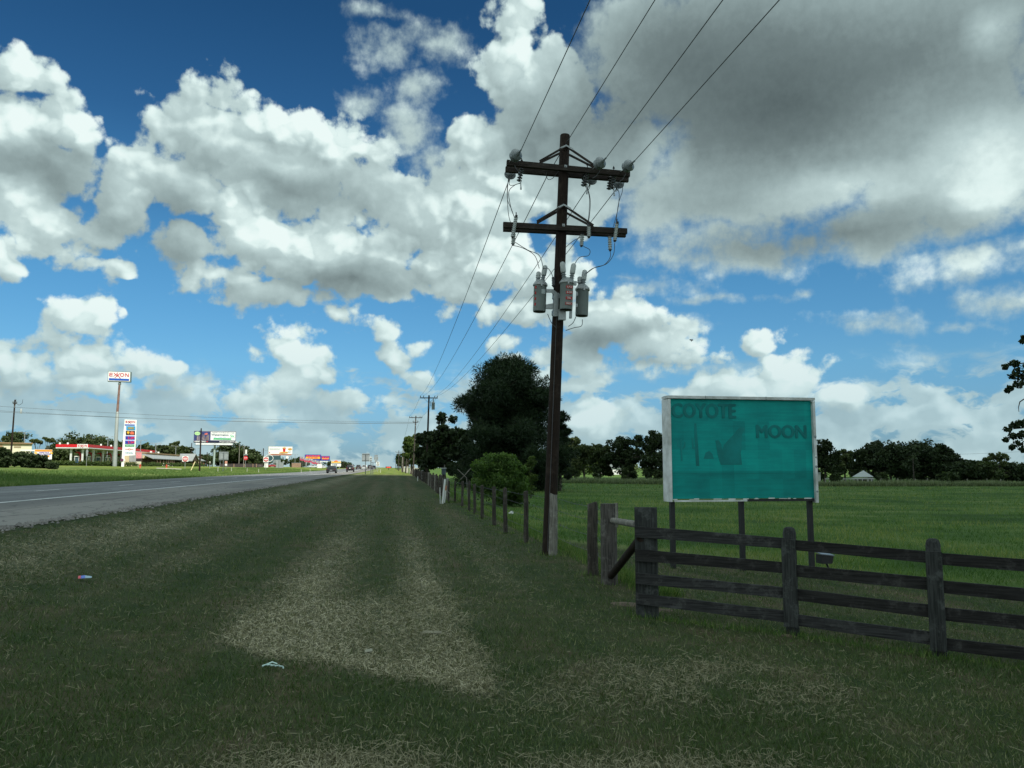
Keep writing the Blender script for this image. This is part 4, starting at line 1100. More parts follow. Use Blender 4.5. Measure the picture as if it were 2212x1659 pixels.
q2, p2, H2_, A2 = simple_pole(921, 108, 853, 'second tall dark pole of the fence line, one crossarm and a small transformer', 38, 859, .15, leanpx=4)
k = mpp(p2)
tq = thing('transformer', 'small grey transformer can high on the second pole of the fence line', 'transformer', p2 + Matrix.Rotation(azr(p2), 3, 'Z') @ Vector((.85, -.1, hgt(884, p2))), azr(p2))
part('tank', cme, None, tq).scale = (1.5, 1.5, 1.5); part('lid', lme, None, tq).scale = (1.5, 1.5, 1.5); o = part('bushing', bme, None, tq); o.location = (0, 0, 1.0); o.scale = (1.6, 1.6, 2.2)
m = MB(); m.box((.2, -.12, H2_ - 1.5), (.10, .1, .8)); m.box((.5, -.12, H2_ - 1.2), (.08, .1, .7)); part('cutout_insulator', m, M_PORCD, q2)
m = MB(); m.box((0, -.20, 1.9), (.34, .03, .40)); part('pole_tag', m, mat('pale_green_tag', (.35, .45, .38), .6), q2)
q3, p3, H3_, A3 = simple_pole(892, 150, 898, 'third grey pole of the fence line with a long crossarm', 28, 902, .14, (12, 912), M_POST, 5)
far = [(876, 200, 953, 0, 0, None, 'bare leaning pole left of the third pole', 5), (870, 225, 962, 12, 968, None, 'weathered pole with short crossarm left of the bare leaning pole', 3), (868, 250, 968, 0, 0, None, 'pale bare pole among the cluster at the tree edge', 2),
       (861, 290, 973, 14, 977, (8, 982), 'distant pole with two crossarms near the vanishing point of the fence', 0), (858, 330, 982, 8, 986, None, 'small distant pole left of the double crossarm pole', 0), (855, 400, 990, 6, 993, None, 'smallest and farthest pole of the fence line', 0)]
FP = [simple_pole(px, d, top, lab, ap, ay, .15, sec, M_PALE if i == 2 else M_POST, lp, group='poles receding along the fence line') for i, (px, d, top, ap, ay, sec, lab, lp) in enumerate(far)]
# spans toward the camera and over its head
def span(a, px, z, lab, r=.0085):
    rr = ray(px, 0); b = C0 + rr * ((z - CAMH) / rr.z); d = (b - a); d.z = 0; e = a + d * ((a.y + 34) / -d.y if abs(d.y) > .01 else 3); e.z = a.z - .1
    pts_ = [a.lerp(e, i / 24) - Vector((0, 0, .0)) for i in range(25)]
    for i, q_ in enumerate(pts_): u = i / 24; q_.z -= 4 * .32 * u * (1 - u)
    mb = MB(); mb.tube(pts_, r, 6); tag(part('power_line', mb, M_WIRE), lab, 'wire')
span(WP[0], 1270, 8.8, 'leftmost overhead wire running from the near pole up out of the frame')
span(on_pole(Htop - .25) + Vector((.0, .16, 0)), 1415, 9.2, 'second overhead wire, from the top of the near pole up out of the frame')
span(WP[1], 1551, 8.75, 'third overhead wire, from the inner bell insulator up out of the frame')
span(WP[2], 1667, 8.75, 'rightmost overhead wire running from the near pole up out of the frame')
def sag(a, b, s_, lab, r=.01, n=26):
    pts_ = [Vector(a).lerp(Vector(b), i / n) for i in range(n + 1)]
    for i, q_ in enumerate(pts_): u = i / n; q_.z -= 4 * s_ * u * (1 - u)
    mb = MB(); mb.tube(pts_, r, 5); tag(part('power_line', mb, M_WIRE), lab, 'wire')
sag(WF[0], A2[0], .9, 'leftmost wire between the near pole and the second pole'); sag(w2, A2[1], 1.0, 'second wire from the left between the near pole and the second pole')
sag(WF[1], A2[2], .9, 'third wire from the left between the near pole and the second pole'); sag(WF[2], A2[3], .9, 'rightmost wire between the near pole and the second pole')
sag(w2, on_pole(Htop - .25) + Vector((0, .16, 0)), .01, 'short link wire from the arm spool to the top of the near pole')
for j in (0, 3): sag(A2[j], A3[j], .4, ('left' if j == 0 else 'right') + ' wire between the second and the third pole', .014)
for j in (0, 3): sag(A3[j], FP[1][3][j], .5, ('left' if j == 0 else 'right') + ' wire between the third pole and the distant cluster', .018)
# left side pole and the lines across the highway
ql, pl, Hl, Al = simple_pole(21.5, 132, 863, 'lone dark pole at the left edge rising from the thicket', 8, 871, .15, leanpx=1)
m = MB(); 
for s_ in (-1, 1): m.tube([(.7 + 0 * s_, 0, Hl - .9), (.7 + s_ * .45, 0, Hl - .55), (.7 + s_ * .5, 0, Hl + .1)], .03, 5)
part('pole_top_bracket', m, M_BLACK, ql)
m = MB(); m.lathe([(.16, 0), (.16, .75), (.05, .85)], (1.05, 0, Hl - 2.3), n=10); part('transformer_can', m, M_TANK, ql)
for i, (y0, y1, sg) in enumerate(((864, 912, 1.0), (872, 913, 1.3), (882, 915, .9))):
    b = p3 + Vector((.2, -.2, hgt(y1, p3) ))
    a = pt(-420, 868 + i * 9 - 22, 118); sag(a, b, sg, ['top', 'middle', 'bottom'][i] + ' wire of the three crossing the highway from the left to the third pole', .022)

# ------------------------------------------------------------------ wire fence along the pasture
def v6(X, Y): return (X * .24801 + 905.2, Y * .24801 + 960.1)
def vz(X, Y): return (X * .06613 + 899.7, Y * .06613 + 998.5)
FO = ground((3.6, 14))
wf = thing('wire_fence', 'barbed wire fence on rough wooden posts running away along the verge', 'fence', FO)
posts = [v6(1513, 1140) + (507, .115, M_POST), v6(1160, 970) + (430, .12, M_PALE), v6(935, 857) + (407, .075, M_POST), v6(755, 775) + (383, .075, M_POST), v6(658, 712) + (370, .078, M_POST), v6(553, 650) + (358, .075, M_POST), v6(487, 607) + (345, .075, M_POST), v6(433, 583) + (322, .065, M_POST), v6(375, 548) + (320, .075, M_POST), v6(312, 505) + (320, .07, M_POST), v6(255, 505) + (318, .065, M_POST)]
rs = random.Random(5); tops = []
def add_post(p, H, r, m_, shape='round'):
    mb = MB(); q = p - FO; n = 9
    prof = []
    for i, z in enumerate((-.2, 0, .25 * H, .5 * H, .75 * H, H - .02, H)):
        prof.append(q + Vector((rs.uniform(-.008, .008), rs.uniform(-.008, .008), z)))
    lx, ly = rs.uniform(-.03, .03) * H, rs.uniform(-.02, .02) * H
    prof = [v + Vector((lx * i / 6, ly * i / 6, 0)) for i, v in enumerate(prof)]
    mb.tube([v - q for v in prof], [r * 1.06, r * 1.03, r, r * .97, r * .98, r * .96, r * .86], n)
    o = part('post', mb, m_, wf); o.location = q; return p + Vector((lx, ly, H))
for (px, py, ty, r, m_) in posts:
    p = G(px, py); H = zat(px, ty * .24801 + 960.1, (p.x, p.y)) - p.z
    H = min(max(H, 1.1), 1.5); tops.append((p, add_post(p, H, r * .85, m_)))
last = tops[-1][0]; y = last.y
while y < 150:
    y += 2.35 + rs.uniform(-.15, .15); x = last.x + (3.75 - last.x) * min(1, (y - last.y) / 40) + rs.uniform(-.05, .05)
    p = ground((x, y)); tops.append((p, add_post(p, rs.uniform(1.15, 1.42), .075, rs.choice([M_POST, M_POST, M_PALE]))))
# corner assembly: big rough post, rail and brace
pc = G(1316, 1262); Hc = zat(1316, 1088, (pc.x, pc.y)) - pc.z
mb = MB(); rr_ = .135
vs = []; fs = []; n = 16; hs = [-.2, 0, .2, .5, .8, 1.1, Hc - .03, Hc]
for j, h in enumerate(hs):
    for i in range(n):
        a = 2 * PI * i / n; r_ = rr_ * (1 + .13 * mnoise.noise((math.cos(a) * 1.6, math.sin(a) * 1.6, h * .35 + 4)) + .06 * mnoise.noise((math.cos(a) * 5, math.sin(a) * 5, h * .5))); vs.append((r_ * math.cos(a), r_ * math.sin(a), h))
for j in range(len(hs) - 1): fs += [(j * n + i, j * n + (i + 1) % n, (j + 1) * n + (i + 1) % n, (j + 1) * n + i) for i in range(n)]
mb.add(vs, fs, True); mb.add(vs[-n:], [tuple(range(n))]); o = part('corner_post', mb, M_ROUGH, wf); o.location = pc - FO
mb = MB(); mb.box((0, 0, 0), (.05, .05, Hc * .30)); o = part('splinter', mb, M_PALE, wf); o.location = pc - FO + Vector((.115, -.08, Hc * .86))
CP = pc
# strands
stand = []
for f in (.30, .52, .74, .93):
    pts_ = [CP + Vector((-.1, 0, Hc * f))] + [p + Vector((.09, 0, (tp.z - p.z) * f)) for p, tp in tops]
    mb = MB(); fine_ = []
    for i in range(len(pts_) - 1):
        for u in (0, .5):
            q_ = pts_[i].lerp(pts_[i + 1], u); q_.z -= .025 if u else 0; fine_.append(q_ - FO)
    fine_.append(pts_[-1] - FO); mb.tube(fine_, .004, 4, False)
    for i in range(60):
        u = rs.random() * 14; j = int(u); 
        if j < len(pts_) - 1:
            q_ = pts_[j].lerp(pts_[j + 1], u - j) - FO; mb.tube([q_ - Vector((.01, .01, .03)), q_ + Vector((.01, .01, .03))], .003, 3, False)
    part('barbed_wire', mb, M_WIRE, wf)

# ------------------------------------------------------------------ board fence
E0 = pt(1392, 1308, 10.2); P1 = ground((E0.x, E0.y))
def at_depth_ground(px, d): return ground(pt(px, 1010, d))
bp = [at_depth_ground(1392, 10.25), at_depth_ground(1698, 9.75), at_depth_ground(2006, 9.05), at_depth_ground(2330, 8.4), at_depth_ground(2660, 7.8)]
bf = thing('board_fence', 'dark weathered four-rail board fence in the right foreground', 'fence', bp[0])
B0 = bp[0]
def zz(px, py, p): return zat(px, py, (p.x, p.y))
def v8(X, Y): return (X * .41716 + 1289.3, Y * .41716 + 1042.4)
rails = [ # per bay: (top, bottom) heights in photo pixels at left and right post
 [((1136, 1160), (1163, 1186)), ((1186, 1211), (1215.5, 1238.5)), ((1237, 1260), (1269.8, 1292.7)), ((1281, 1304), (1320, 1345))],
 [((1165, 1187), (1191, 1216)), ((1218.5, 1243.5), (1247.5, 1275)), ((1270, 1294.5), (1307, 1334)), ((1325, 1349), (1365, 1393))],
 [((1193, 1218), (1216, 1244)), ((1251, 1278), (1282, 1312)), ((1309, 1337), (1342, 1374)), ((1374, 1400), (1412, 1441))],
 [((1216, 1244), (1240, 1270)), ((1282, 1312), (1312, 1343)), ((1342, 1374), (1376, 1410)), ((1412, 1441), (1452, 1485))]]
pxs = [1376, 1697, 2006, 2330, 2660]
def board(name, a, b, za, zb, th, m_, par, bumpy=True, off=0.0):
    """plank between ground spots a and b with (top, bottom) heights at both ends, split for slight waviness"""
    d = Vector((b.x - a.x, b.y - a.y, 0)); Lh = d.length; d.normalize(); nrm = Vector((d.y, -d.x, 0)) * off
    zc = (za[0] + za[1]) / 2; o0 = Vector((a.x, a.y, zc)); ang = math.atan2(d.y, d.x)
    n = 9; vs = []; fs = []; sd = rs.random() * 99
    for i in range(n + 1):
        u = i / n; x = Lh * u; zt_ = za[0] + (zb[0] - za[0]) * u - zc; zb_ = za[1] + (zb[1] - za[1]) * u - zc
        w1 = .006 * mnoise.noise((x * 1.5, sd, 0)); w2 = .006 * mnoise.noise((x * 1.7, sd, 9)); wy = .010 * mnoise.noise((x * .9, sd, 5))
        vs += [(x, -th / 2 + wy, zb_ + w1), (x, th / 2 + wy, zb_ + w1), (x, th / 2 + wy, zt_ + w2), (x, -th / 2 + wy, zt_ + w2)]
    for i in range(n):
        a_ = i * 4
        for k_ in range(4): fs.append((a_ + k_, a_ + 4 + k_, a_ + 4 + (k_ + 1) % 4, a_ + (k_ + 1) % 4))
    fs += [(0, 1, 2, 3)[::-1], tuple(n * 4 + k_ for k_ in range(4))]
    fs = [tuple(reversed(f)) for f in fs]
    mb = MB(); mb.add(vs, fs); o = part(name, mb, m_, par); o.location = o0 - B0 + nrm; o.rotation_euler = (0, 0, ang); return o
for bay in range(4):
    a, b = bp[bay], bp[bay + 1]
    if bay == 0: a = at_depth_ground(1369, 10.28)
    for (l, r_) in rails[bay]:
        bm_k = (M_BOARD, M_BOARD2, M_BOARD, M_BOARD2)[rs.randrange(4)]
        board('rail', a, b, (zz(pxs[bay], l[0], a), zz(pxs[bay], l[1], a)), (zz(pxs[bay + 1], r_[0], b), zz(pxs[bay + 1], r_[1], b)), .035, bm_k, bf, off=.0)
for i, (p, px, w, ty, by, ft, fb) in enumerate(((bp[0], 1394, 50, 1096, 1318, None, None), (bp[1], 1698, 30, 1139, 1368, 1164, 1352), (bp[2], 2007, 33, 1164, 1416, 1190, 1402), (bp[3], 2330, 34, 1190, 1470, 1215, 1450), (bp[4], 2660, 36, 1216, 1520, 1240, 1500))):
    H = zz(px, ty, p) - p.z; wm = w * mpp(p) / 2 * .97; ang = math.atan2(bp[min(i + 1, 4)].y - bp[min(i, 3)].y, bp[min(i + 1, 4)].x - bp[min(i, 3)].x)
    mb = MB()
    if i == 0:
        mb.box((0, .05, H / 2 - .1), (wm * 2, .05, H + .2)); o = part('end_board', mb, M_BPOST, bf)
    else:
        mb.tube([(0, 0, -.2), (0, 0, H * .5), (0, 0, H - .07), (0, 0, H - .02), (0, 0, H)], [wm * .98, wm * .95, wm * .95, wm * .8, wm * .45], 14); o = part('post', mb, M_BPOST, bf)
        zt_, zb_ = zz(px, ft, p), zz(px, fb, p); m2 = MB(); m2.box((0, 0, (zt_ + zb_) / 2 - p.z), (wm * 2.02, .03, zt_ - zb_)); o2 = part('face_board', m2, M_BPOST, bf)
        nr = Vector((math.sin(ang), -math.cos(ang), 0)); o2.location = p - B0 + nr * .055; o2.rotation_euler = (0, 0, ang)
        o.location = p - B0 - nr * (-.0) + Vector((-nr.x, -nr.y, 0)) * (wm * .9); continue
    o.location = p - B0; o.rotation_euler = (0, 0, ang)
tufts([(p.x, p.y) for p in bp] + [(CP.x, CP.y)] + [(p.x, p.y) for p, _ in tops[:16]] + [(PB.x, PB.y)], 'post_tufts', 'uncut grass tufts round the feet of the fence posts')
sl_ = []
for b_ in range(3):
    for u in np.linspace(0, 1, 26): q_ = bp[b_].lerp(bp[b_ + 1], float(u)); sl_.append((q_.x, q_.y))
tufts(sl_, 'fence_line_grass', 'longer grass missed by the mower under the board fence', 34, .10, .07)
# rail and diagonal brace from the corner post to the end board
a = CP + Vector((.05, -.05, zat(1335, 1124, (CP.x, CP.y)) - CP.z)); b = Vector((bp[0].x - .08, bp[0].y + .12, zz(1372, 1134, bp[0])))
mb = MB(); mb.tube([a - FO, (a + b) / 2 - FO, b - FO], [.048, .05, .046], 9); part('brace_rail', mb, M_PALE, wf)
a = CP + Vector((.0, -.13, .16)); b = Vector((bp[0].x - .05, bp[0].y + .05, zz(1372, 1162, bp[0])))
mb = MB(); mb.tube([a - FO, b - FO], [.062, .055], 9); part('diagonal_brace', mb, M_POLE, wf)

# bare earth mounds at the end board and under the posts
M_EARTH = mat('bare_earth', (.13, .095, .07), .95, .25, 9, bump=.01)
for i, (px, py, r1, r2) in enumerate(((1340, 1305, .28, .10), (1420, 1318, .22, .07), (1700, 1374, .14, .04))):
    p = G(px, py); mb = MB(); mb.lathe([(r1 * (1 - k / 6), .035 * math.sin(k / 6 * PI / 2)) for k in range(6)] + [(.01, .035)], (0, 0, 0), n=18)
    o = struct(part('bare_earth', mb, M_EARTH)); o.location = p - Vector((0, 0, .006)); o.scale = (1, r2 / r1 * 2.2, .7)

# ------------------------------------------------------------------ teal sign
SA = ground(pt(1452, 1010, 16.6)); SB = ground(pt(1756, 1010, 17.15))
sd_ = Vector((SB.x - SA.x, SB.y - SA.y, 0)); SW = sd_.length; ang = math.atan2(sd_.y, sd_.x)
sg = thing('roadside_sign', 'big teal painted-over sign with faded lettering, on three posts behind the board fence', 'sign', SA, ang)
zTL, zTR = zat(1443, 852, SA[:2]) - SA.z, zat(1761, 863, SB[:2]) - SA.z
zBL, zBR = zat(1446, 1084, SA[:2]) - SA.z, zat(1768, 1088, SB[:2]) - SA.z
x0, x1 = -.09, SW + .08; fw = .085; dp = .36
z0 = zBL; z1 = (zTL + zTR) / 2
M_TEAL = None
def teal():
    m, T, tc = wood('teal_paint', 0, 0)
    x, y, z = T.sep(T.new('ShaderNodeTexCoord').outputs['Object'])
    n = T.noise(T.combine(T.m('MULTIPLY', x, 1.0), 0.0, T.m('MULTIPLY', z, 2.2)), 1.1, 5, .6); br = T.noise(T.combine(T.m('MULTIPLY', x, .35), 0.0, T.m('MULTIPLY', z, 9.0)), 2.0, 4, .6)
    blk = T.noise(T.combine(T.m('SNAP', x, .28), 0.0, T.m('SNAP', z, .62)), 3.1, 0, .5)
    f = T.m('ADD', T.m('ADD', T.m('MULTIPLY', n, .5), T.m('MULTIPLY', br, .25)), T.m('MULTIPLY', blk, .28))
    c = T.ramp(f, [(.34, (.0, .20, .20)), (.5, (.0, .30, .28)), (.64, (.0, .40, .36))])
    c = T.mix(T.map(z, z0 + .66, z0 + .63), c, T.mix(1.0, c, (.8, .80, .80), 'MULTIPLY'))
    b = T.new('ShaderNodeBsdfPrincipled'); T.put(b.inputs['Base Color'], c); b.inputs['Roughness'].default_value = .6; b.inputs['Specular IOR Level'].default_value = .25
    o = T.new('ShaderNodeOutputMaterial'); T.l.new(b.outputs[0], o.inputs[0]); return m
M_TEAL = teal()
mb = MB(); mb.box(((x0 + x1) / 2, .03, (z0 + z1) / 2), (x1 - x0 - .12, .03, z1 - z0 - .12)); part('panel', mb, M_TEAL, sg)
M_FRAME = mat('worn_white_frame', (.68, .70, .70), .5, .2, 3.0, .1, c2=(.42, .43, .41))
for nm, c, d in (('frame_top', ((x0 + x1) / 2, .12, z1 - .025), (x1 - x0, dp, .06)), ('frame_side', (x0 + .03, .12, (z0 + z1) / 2 - .034), (.062, dp + .004, z1 - z0 - .072)),
                 ('frame_side', (x1 - .035, .12, (z0 + z1) / 2 - .055), (.058, dp + .004, z1 - z0 - .03))):
    mb = MB(); mb.box(c, d); part(nm, mb, M_FRAME, sg)
for xx in (.25, .66):
    mb = MB(); mb.box((x0 + (x1 - x0) * xx, -.062, z1 - .025), (.012, .008, .071)); part('frame_seam', mb, M_GREYS, sg)
mb = MB(); mb.box((x0 + (x1 - x0) * .27, -.04, z0 + .018), ((x1 - x0) * .48, .05, .035)); part('frame_bottom', mb, M_FRAME, sg)
mb = MB(); mb.box((x0 + (x1 - x0) * .75, .10, z0 + .02), ((x1 - x0) * .46, .20, .05)); part('bottom_rail', mb, M_BLACK, sg)
mb = MB(); mb.box(((x0 + x1) / 2, .28, (z0 + z1) / 2), (x1 - x0 - .10, .03, z1 - z0 - .10)); part('back_panel', mb, M_GREYS, sg)
for (zz_, r_) in ((.62, .035), (.42, .02), (.33, .03), (.09, .025)):
    mb = MB(); mb.lathe([(r_, 0), (r_ * .7, .006), (.002, .007)], (x1 - .035, -.062, z0 + (z1 - z0) * zz_), (0, -1, 0), 9); part('bullet_dent', mb, M_GREYS, sg)
for fx in (.035, .495, .965):
    gx_ = x0 + (x1 - x0) * fx; w_ = sg.matrix_world
    mb = MB(); g_ = float(zt(SA.x + sd_.x * fx, SA.y + sd_.y * fx)) - SA.z
    mb.box((gx_, .13, (z0 + g_) / 2 - .1), (.095, .095, z0 - g_ + .2)); part('post', mb, M_BLACK, sg)
M_TD = mat('faded_dark_teal', (.0, .18, .176), .65, .22, 2.5)
M_TD2 = mat('fainter_teal', (.0, .205, .20), .65, .2, 2.5)
PW = x1 - x0 - .16; PX = x0 + .08; PH = z1 - z0 - .14; PZ = z0 + .04
def sx(X): return PX + (X - 197) / (1345 - 197) * PW
def sz(Y): return PZ + (975 - Y) / (975 - 162) * PH
def face_text(s_, Xa, Xb, Ya, Yb, m_):
    w = sx(Xb) - sx(Xa); me_ = text_mesh(s_, (sz(Ya) - sz(Yb)) * 1.42, mat=m_, extrude=.003, bold=0, width=w)
    bm = bmesh.new()                                     # a heavy painted stroke: the outline laid down several times
    for i_, (dx_, dz_) in enumerate(((0, 0), (.018, 0), (-.018, 0), (0, .010), (0, -.010), (.011, .008), (-.011, -.008))):
        m2 = me_.copy(); m2.transform(Matrix.Translation((dx_, -.0006 * i_, dz_))); bm.from_mesh(m2); bpy.data.meshes.remove(m2)
    bm.to_mesh(me_); bm.free()
    o = part('lettering', me_, None, sg); o.location = ((sx(Xa) + sx(Xb)) / 2, .010, (sz(Ya) + sz(Yb)) / 2)
face_text('COYOTE', 210, 720, 190, 308, M_TD); face_text('MOON', 890, 1300, 362, 470, M_TD)
def shape(nm, pts_, m_, dep=.003):
    mb = MB(); mb.prism([(sx(a), sz(b)) for a, b in reversed(pts_)], .013 - dep, .013); part(nm, mb, m_, sg)
shape('coyote_silhouette', [(590, 690), (568, 610), (558, 530), (552, 490), (580, 485), (598, 520), (606, 560), (620, 525), (650, 490), (690, 450), (712, 425), (730, 400), (755, 378), (790, 376), (796, 395), (778, 415), (768, 440), (770, 470), (762, 510), (765, 545), (755, 590), (758, 640), (762, 690)], M_TD2)
shape('cactus_silhouette', [(392, 700), (386, 520), (384, 350), (402, 345), (410, 500), (418, 700)], M_TD)
shape('cactus_silhouette', [(364, 560), (362, 470), (374, 470), (378, 540), (386, 545), (386, 565)], M_TD2)
shape('cactus_silhouette', [(272, 660), (270, 480), (282, 480), (286, 660)], M_TD2)
shape('cactus_silhouette', [(244, 540), (246, 490), (256, 490), (258, 525), (270, 535), (270, 552)], M_TD2)
shape('cactus_silhouette', [(286, 550), (300, 530), (302, 500), (312, 500), (310, 545), (288, 566)], M_TD2)
shape('bush_silhouette', [(455, 640), (470, 590), (500, 575), (525, 600), (535, 640)], M_TD2)
mb = MB(); mb.box(((x0 + x1) / 2, .011, sz(762)), (PW, .004, .006)); part('panel_seam', mb, M_TD, sg)
for k_ in range(14):
    mb = MB() if k_ == 0 else mb; a_ = rs.uniform(210, 1330); mb.box((sx(a_), .008, PZ + .012 + rs.uniform(-.006, .01)), (rs.uniform(.05, .2), .004, rs.uniform(.008, .022)))
part('peeled_paint', mb, M_WHITE, sg)
# floodlight at its foot
fl = ground(pt(1775, 1010, 16.3)); q = thing('floodlight', 'small boxy floodlight on a stub stand beside the right post of the teal sign', 'floodlight', fl, ang)
zf = zat(1775, 1208, fl[:2]) - fl.z
mb = MB(); mb.prism([(-.13, zf - .08), (.10, zf - .08), (.14, zf + .07), (-.13, zf + .10)], -.08, .14); part('housing', mb, M_BLACK, q)
mb = MB(); mb.add([(-.14, -.10, zf + .105), (.15, -.10, zf + .075), (.15, .15, zf + .10), (-.14, .15, zf + .13), (-.14, -.10, zf + .12), (.15, -.10, zf + .09), (.15, .15, zf + .115), (-.14, .15, zf + .145)], [(3, 2, 1, 0), (4, 5, 6, 7), (0, 1, 5, 4), (1, 2, 6, 5), (2, 3, 7, 6), (3, 0, 4, 7)]); part('glass_cover', mb, mat('dull_glass', (.16, .17, .19), .3, .1, 5), q)
mb = MB(); mb.tube([(.02, 0, zf - .08), (.06, 0, zf - .18), (.02, 0, 0)], .02, 6); part('stand', mb, M_BLACK, q)
# ------------------------------------------------------------------ small things on the right verge
def prop(name, label, cat, px, d, group=None, rz=None, ref=1010):
    p = base(px - (1106 - px) / 16194 * (1010 - ref), d); return thing(name, label, cat, p, azr(p) if rz is None else rz, group), p, mpp(p)
# white marker stake pair and the orange tipped one
p = G(956, 1088.5); H = zat(962, 1035, (p.x, p.y)) - p.z
def stake(label, px, py, tx, ty, w, m_, nm='marker_stake', cap_=None):
    p = G(px, py); H = zat(tx, ty, (p.x, p.y)) - p.z; k = mpp(p); q = thing(nm, label, 'marker stake', p, azr(p))
    mb = MB(); mb.tube([(0, 0, -.1), ((tx - px) * k, 0, H)], w, 6 if w < .03 else 4); part('stake', mb, m_, q)
    if cap_: mb = MB(); mb.tube([((tx - px) * k * .72, 0, H * .72), ((tx - px) * k * 1.0, 0, H * 1.0)], w * 1.12, 6); part('coloured_band', mb, cap_, q)
    return q
M_ORG = mat('orange_tape', (.55, .20, .12), .7, .2, 9)
stake('thick white leaning marker post in front of the wire fence', 955.5, 1088, 961, 1035, .055, M_WHITE)
stake('thin white rod left of the thick white marker post', 951, 1088, 950, 1053, .018, M_WHITE)
stake('short stake with an orange band right of the thick white marker post', 960, 1086, 963.5, 1049, .03, M_WHITE, cap_=M_ORG)
mb = MB(); q = G(967, 1086); 
o = tag(part('broken_slat', mb.tube([(0, 0, .62), (.14, 0, .46)], .02, 4), M_PALE), 'short broken slat leaning from the orange banded stake', 'slat'); o.location = q
# mailbox-like box on a post behind the fence
q, p, k = prop('feeder_box', 'square dark box with a pale lid on a post behind the wire fence', 'box', 958.5, 47)
zb, zt_ = hgt(1025, p), hgt(1012, p)
mb = MB(); mb.box((0, 0, (zb + zt_) / 2), (9.5 * k, 9 * k, zt_ - zb)); part('box', mb, mat('slate_blue_box', (.06, .08, .10), .5), q)
mb = MB(); mb.box((0, 0, zt_ + .02), (12 * k, 11 * k, .05)); part('lid', mb, mat('pale_lid', (.35, .38, .38), .6), q)
mb = MB(); mb.tube([(0, 0, -.1), (0, 0, zb)], .05, 8); part('post', mb, M_POST, q); mb = MB(); mb.tube([(.05, 0, zt_ + .04), (.05, 0, zt_ + .22)], .02, 6); part('peg', mb, M_PALE, q)
# crossed poles by the bush
q, p, k = prop('crossed_poles', 'two thin pale poles crossed like an X, sticking up left of the round bush', 'poles', 996, 46)
for (xa, ya, xb, yb) in ((988, 1013.5, 1008, 1032), (1017, 1012, 995, 1036)):
    mb = MB(); mb.tube([((xa - 996) * k, 0, hgt(ya, p)), ((xb - 996) * k, .05, hgt(yb, p))], .028, 6); part('pole', mb, M_PALE, q)
mb = MB(); mb.tube([((1008 - 996) * k, 0, hgt(1032, p)), ((1012 - 996) * k, .0, -.1)], .028, 6); part('pole', mb, M_PALE, q)
# striped guard by the second pole
q, p, k = prop('guy_guard', 'black guy wire guard with white bands beside the second pole', 'guard', 913.5, 101)
mb = MB(); mb.tube([(0, 0, -.1), (0, 0, hgt(1016, p))], .13, 10); part('guard', mb, M_BLACK, q)
for j in range(6): mb = MB(); z_ = hgt(1017 + j * 3.4, p); mb.cyl((0, 0, z_ - .05), (0, 0, z_ + .05), .137, n=10); part('white_band', mb, M_WHITE, q)
q, p, k = prop('delineator', 'small white post with a reddish foot left of the striped guard', 'marker post', 902.7, 98)
mb = MB(); mb.tube([(0, 0, 0), (0, 0, hgt(1029, p))], .05, 6); part('post', mb, M_WHITE, q)
# pale stone gateposts / white wall farther down the fence
M_STONE = mat('pale_limestone', (.36, .35, .29), .9, .25, 3, bump=.02)
for i, (px, d, w, top) in enumerate(((894, 178, 5, 1008), (887, 200, 5, 1008.5), (880, 225, 5, 1008), (872, 250, 7, 1006), (900, 160, 9, 1012))):
    q, p, k = prop('stone_pillar', ['pale stone pillar left of the third pole, nearest of the white row', 'second pale stone pillar of the white row past the third pole', 'third pale stone pillar of the white row past the third pole', 'widest pale stone pillar, farthest of the white row by the fence', 'greenish stone block with a flat cap beside the third pole'][i], 'pillar', px, d)
    mb = MB(); mb.box((0, 0, hgt(top, p) / 2), (w * k * .8, .6, hgt(top, p))); part('shaft', mb, M_STONE, q); mb = MB(); mb.box((0, 0, hgt(top, p) + .05), (w * k * 1.02, .8, .1)); part('cap', mb, M_STONE, q)
# litter
def litter(name, label, px, py, fn, mt, cat='litter'):
    p = G(px, py); mb = MB(); fn(mb); o = part(name, mb, mt); o.location = p + Vector((0, 0, .035)); tag(o, label, cat); return o
p = G(183, 1256); q = thing('crisp_packet', 'flattened red and blue wrapper lying on the grass at the left', 'litter', p + Vector((0, 0, .05)), azr(p))
k = mpp(p)
for nm, xa, xb, m_ in (('red_part', -13, -8, mat('litter_red', (.62, .12, .14), .5)), ('blue_part', -8, 0, mat('litter_blue', (.12, .20, .60), .4)), ('pale_part', 0, 13, mat('litter_pale', (.32, .46, .54), .4))):
    mb = MB(); 
    h0, h1 = (.028, .034) if nm != 'pale_part' else (.032, .012)
    mb.add([(xa * k, -.03, 0), (xb * k, -.03, 0), (xb * k, .05, h1), (xa * k, .05, h0), (xa * k, .06, 0), (xb * k, .06, 0)], [(0, 1, 2, 3), (3, 2, 5, 4), (1, 0, 4, 5), (0, 3, 4), (1, 5, 2)]); part(nm, mb, m_, q)
def scrap(mb):
    pts_ = [(-.10, 0), (-.06, .03), (-.02, .01), (.02, -.02), (.06, -.03), (.10, -.08), (.11, -.15)]
    for (a, b), (c, d) in zip(pts_, pts_[1:]): mb.tube([(a, b, .01), (c, d, .02)], [.010, .006], 4)
    mb.tube([(-.08, .03, .01), (-.02, .06, .03), (.03, .03, .02)], .008, 4)
litter('plastic_scrap', 'torn pale plastic scrap lying on the dark grass below the hay swath', 590, 1449, scrap, mat('plastic_scrap', (.50, .66, .62), .4))
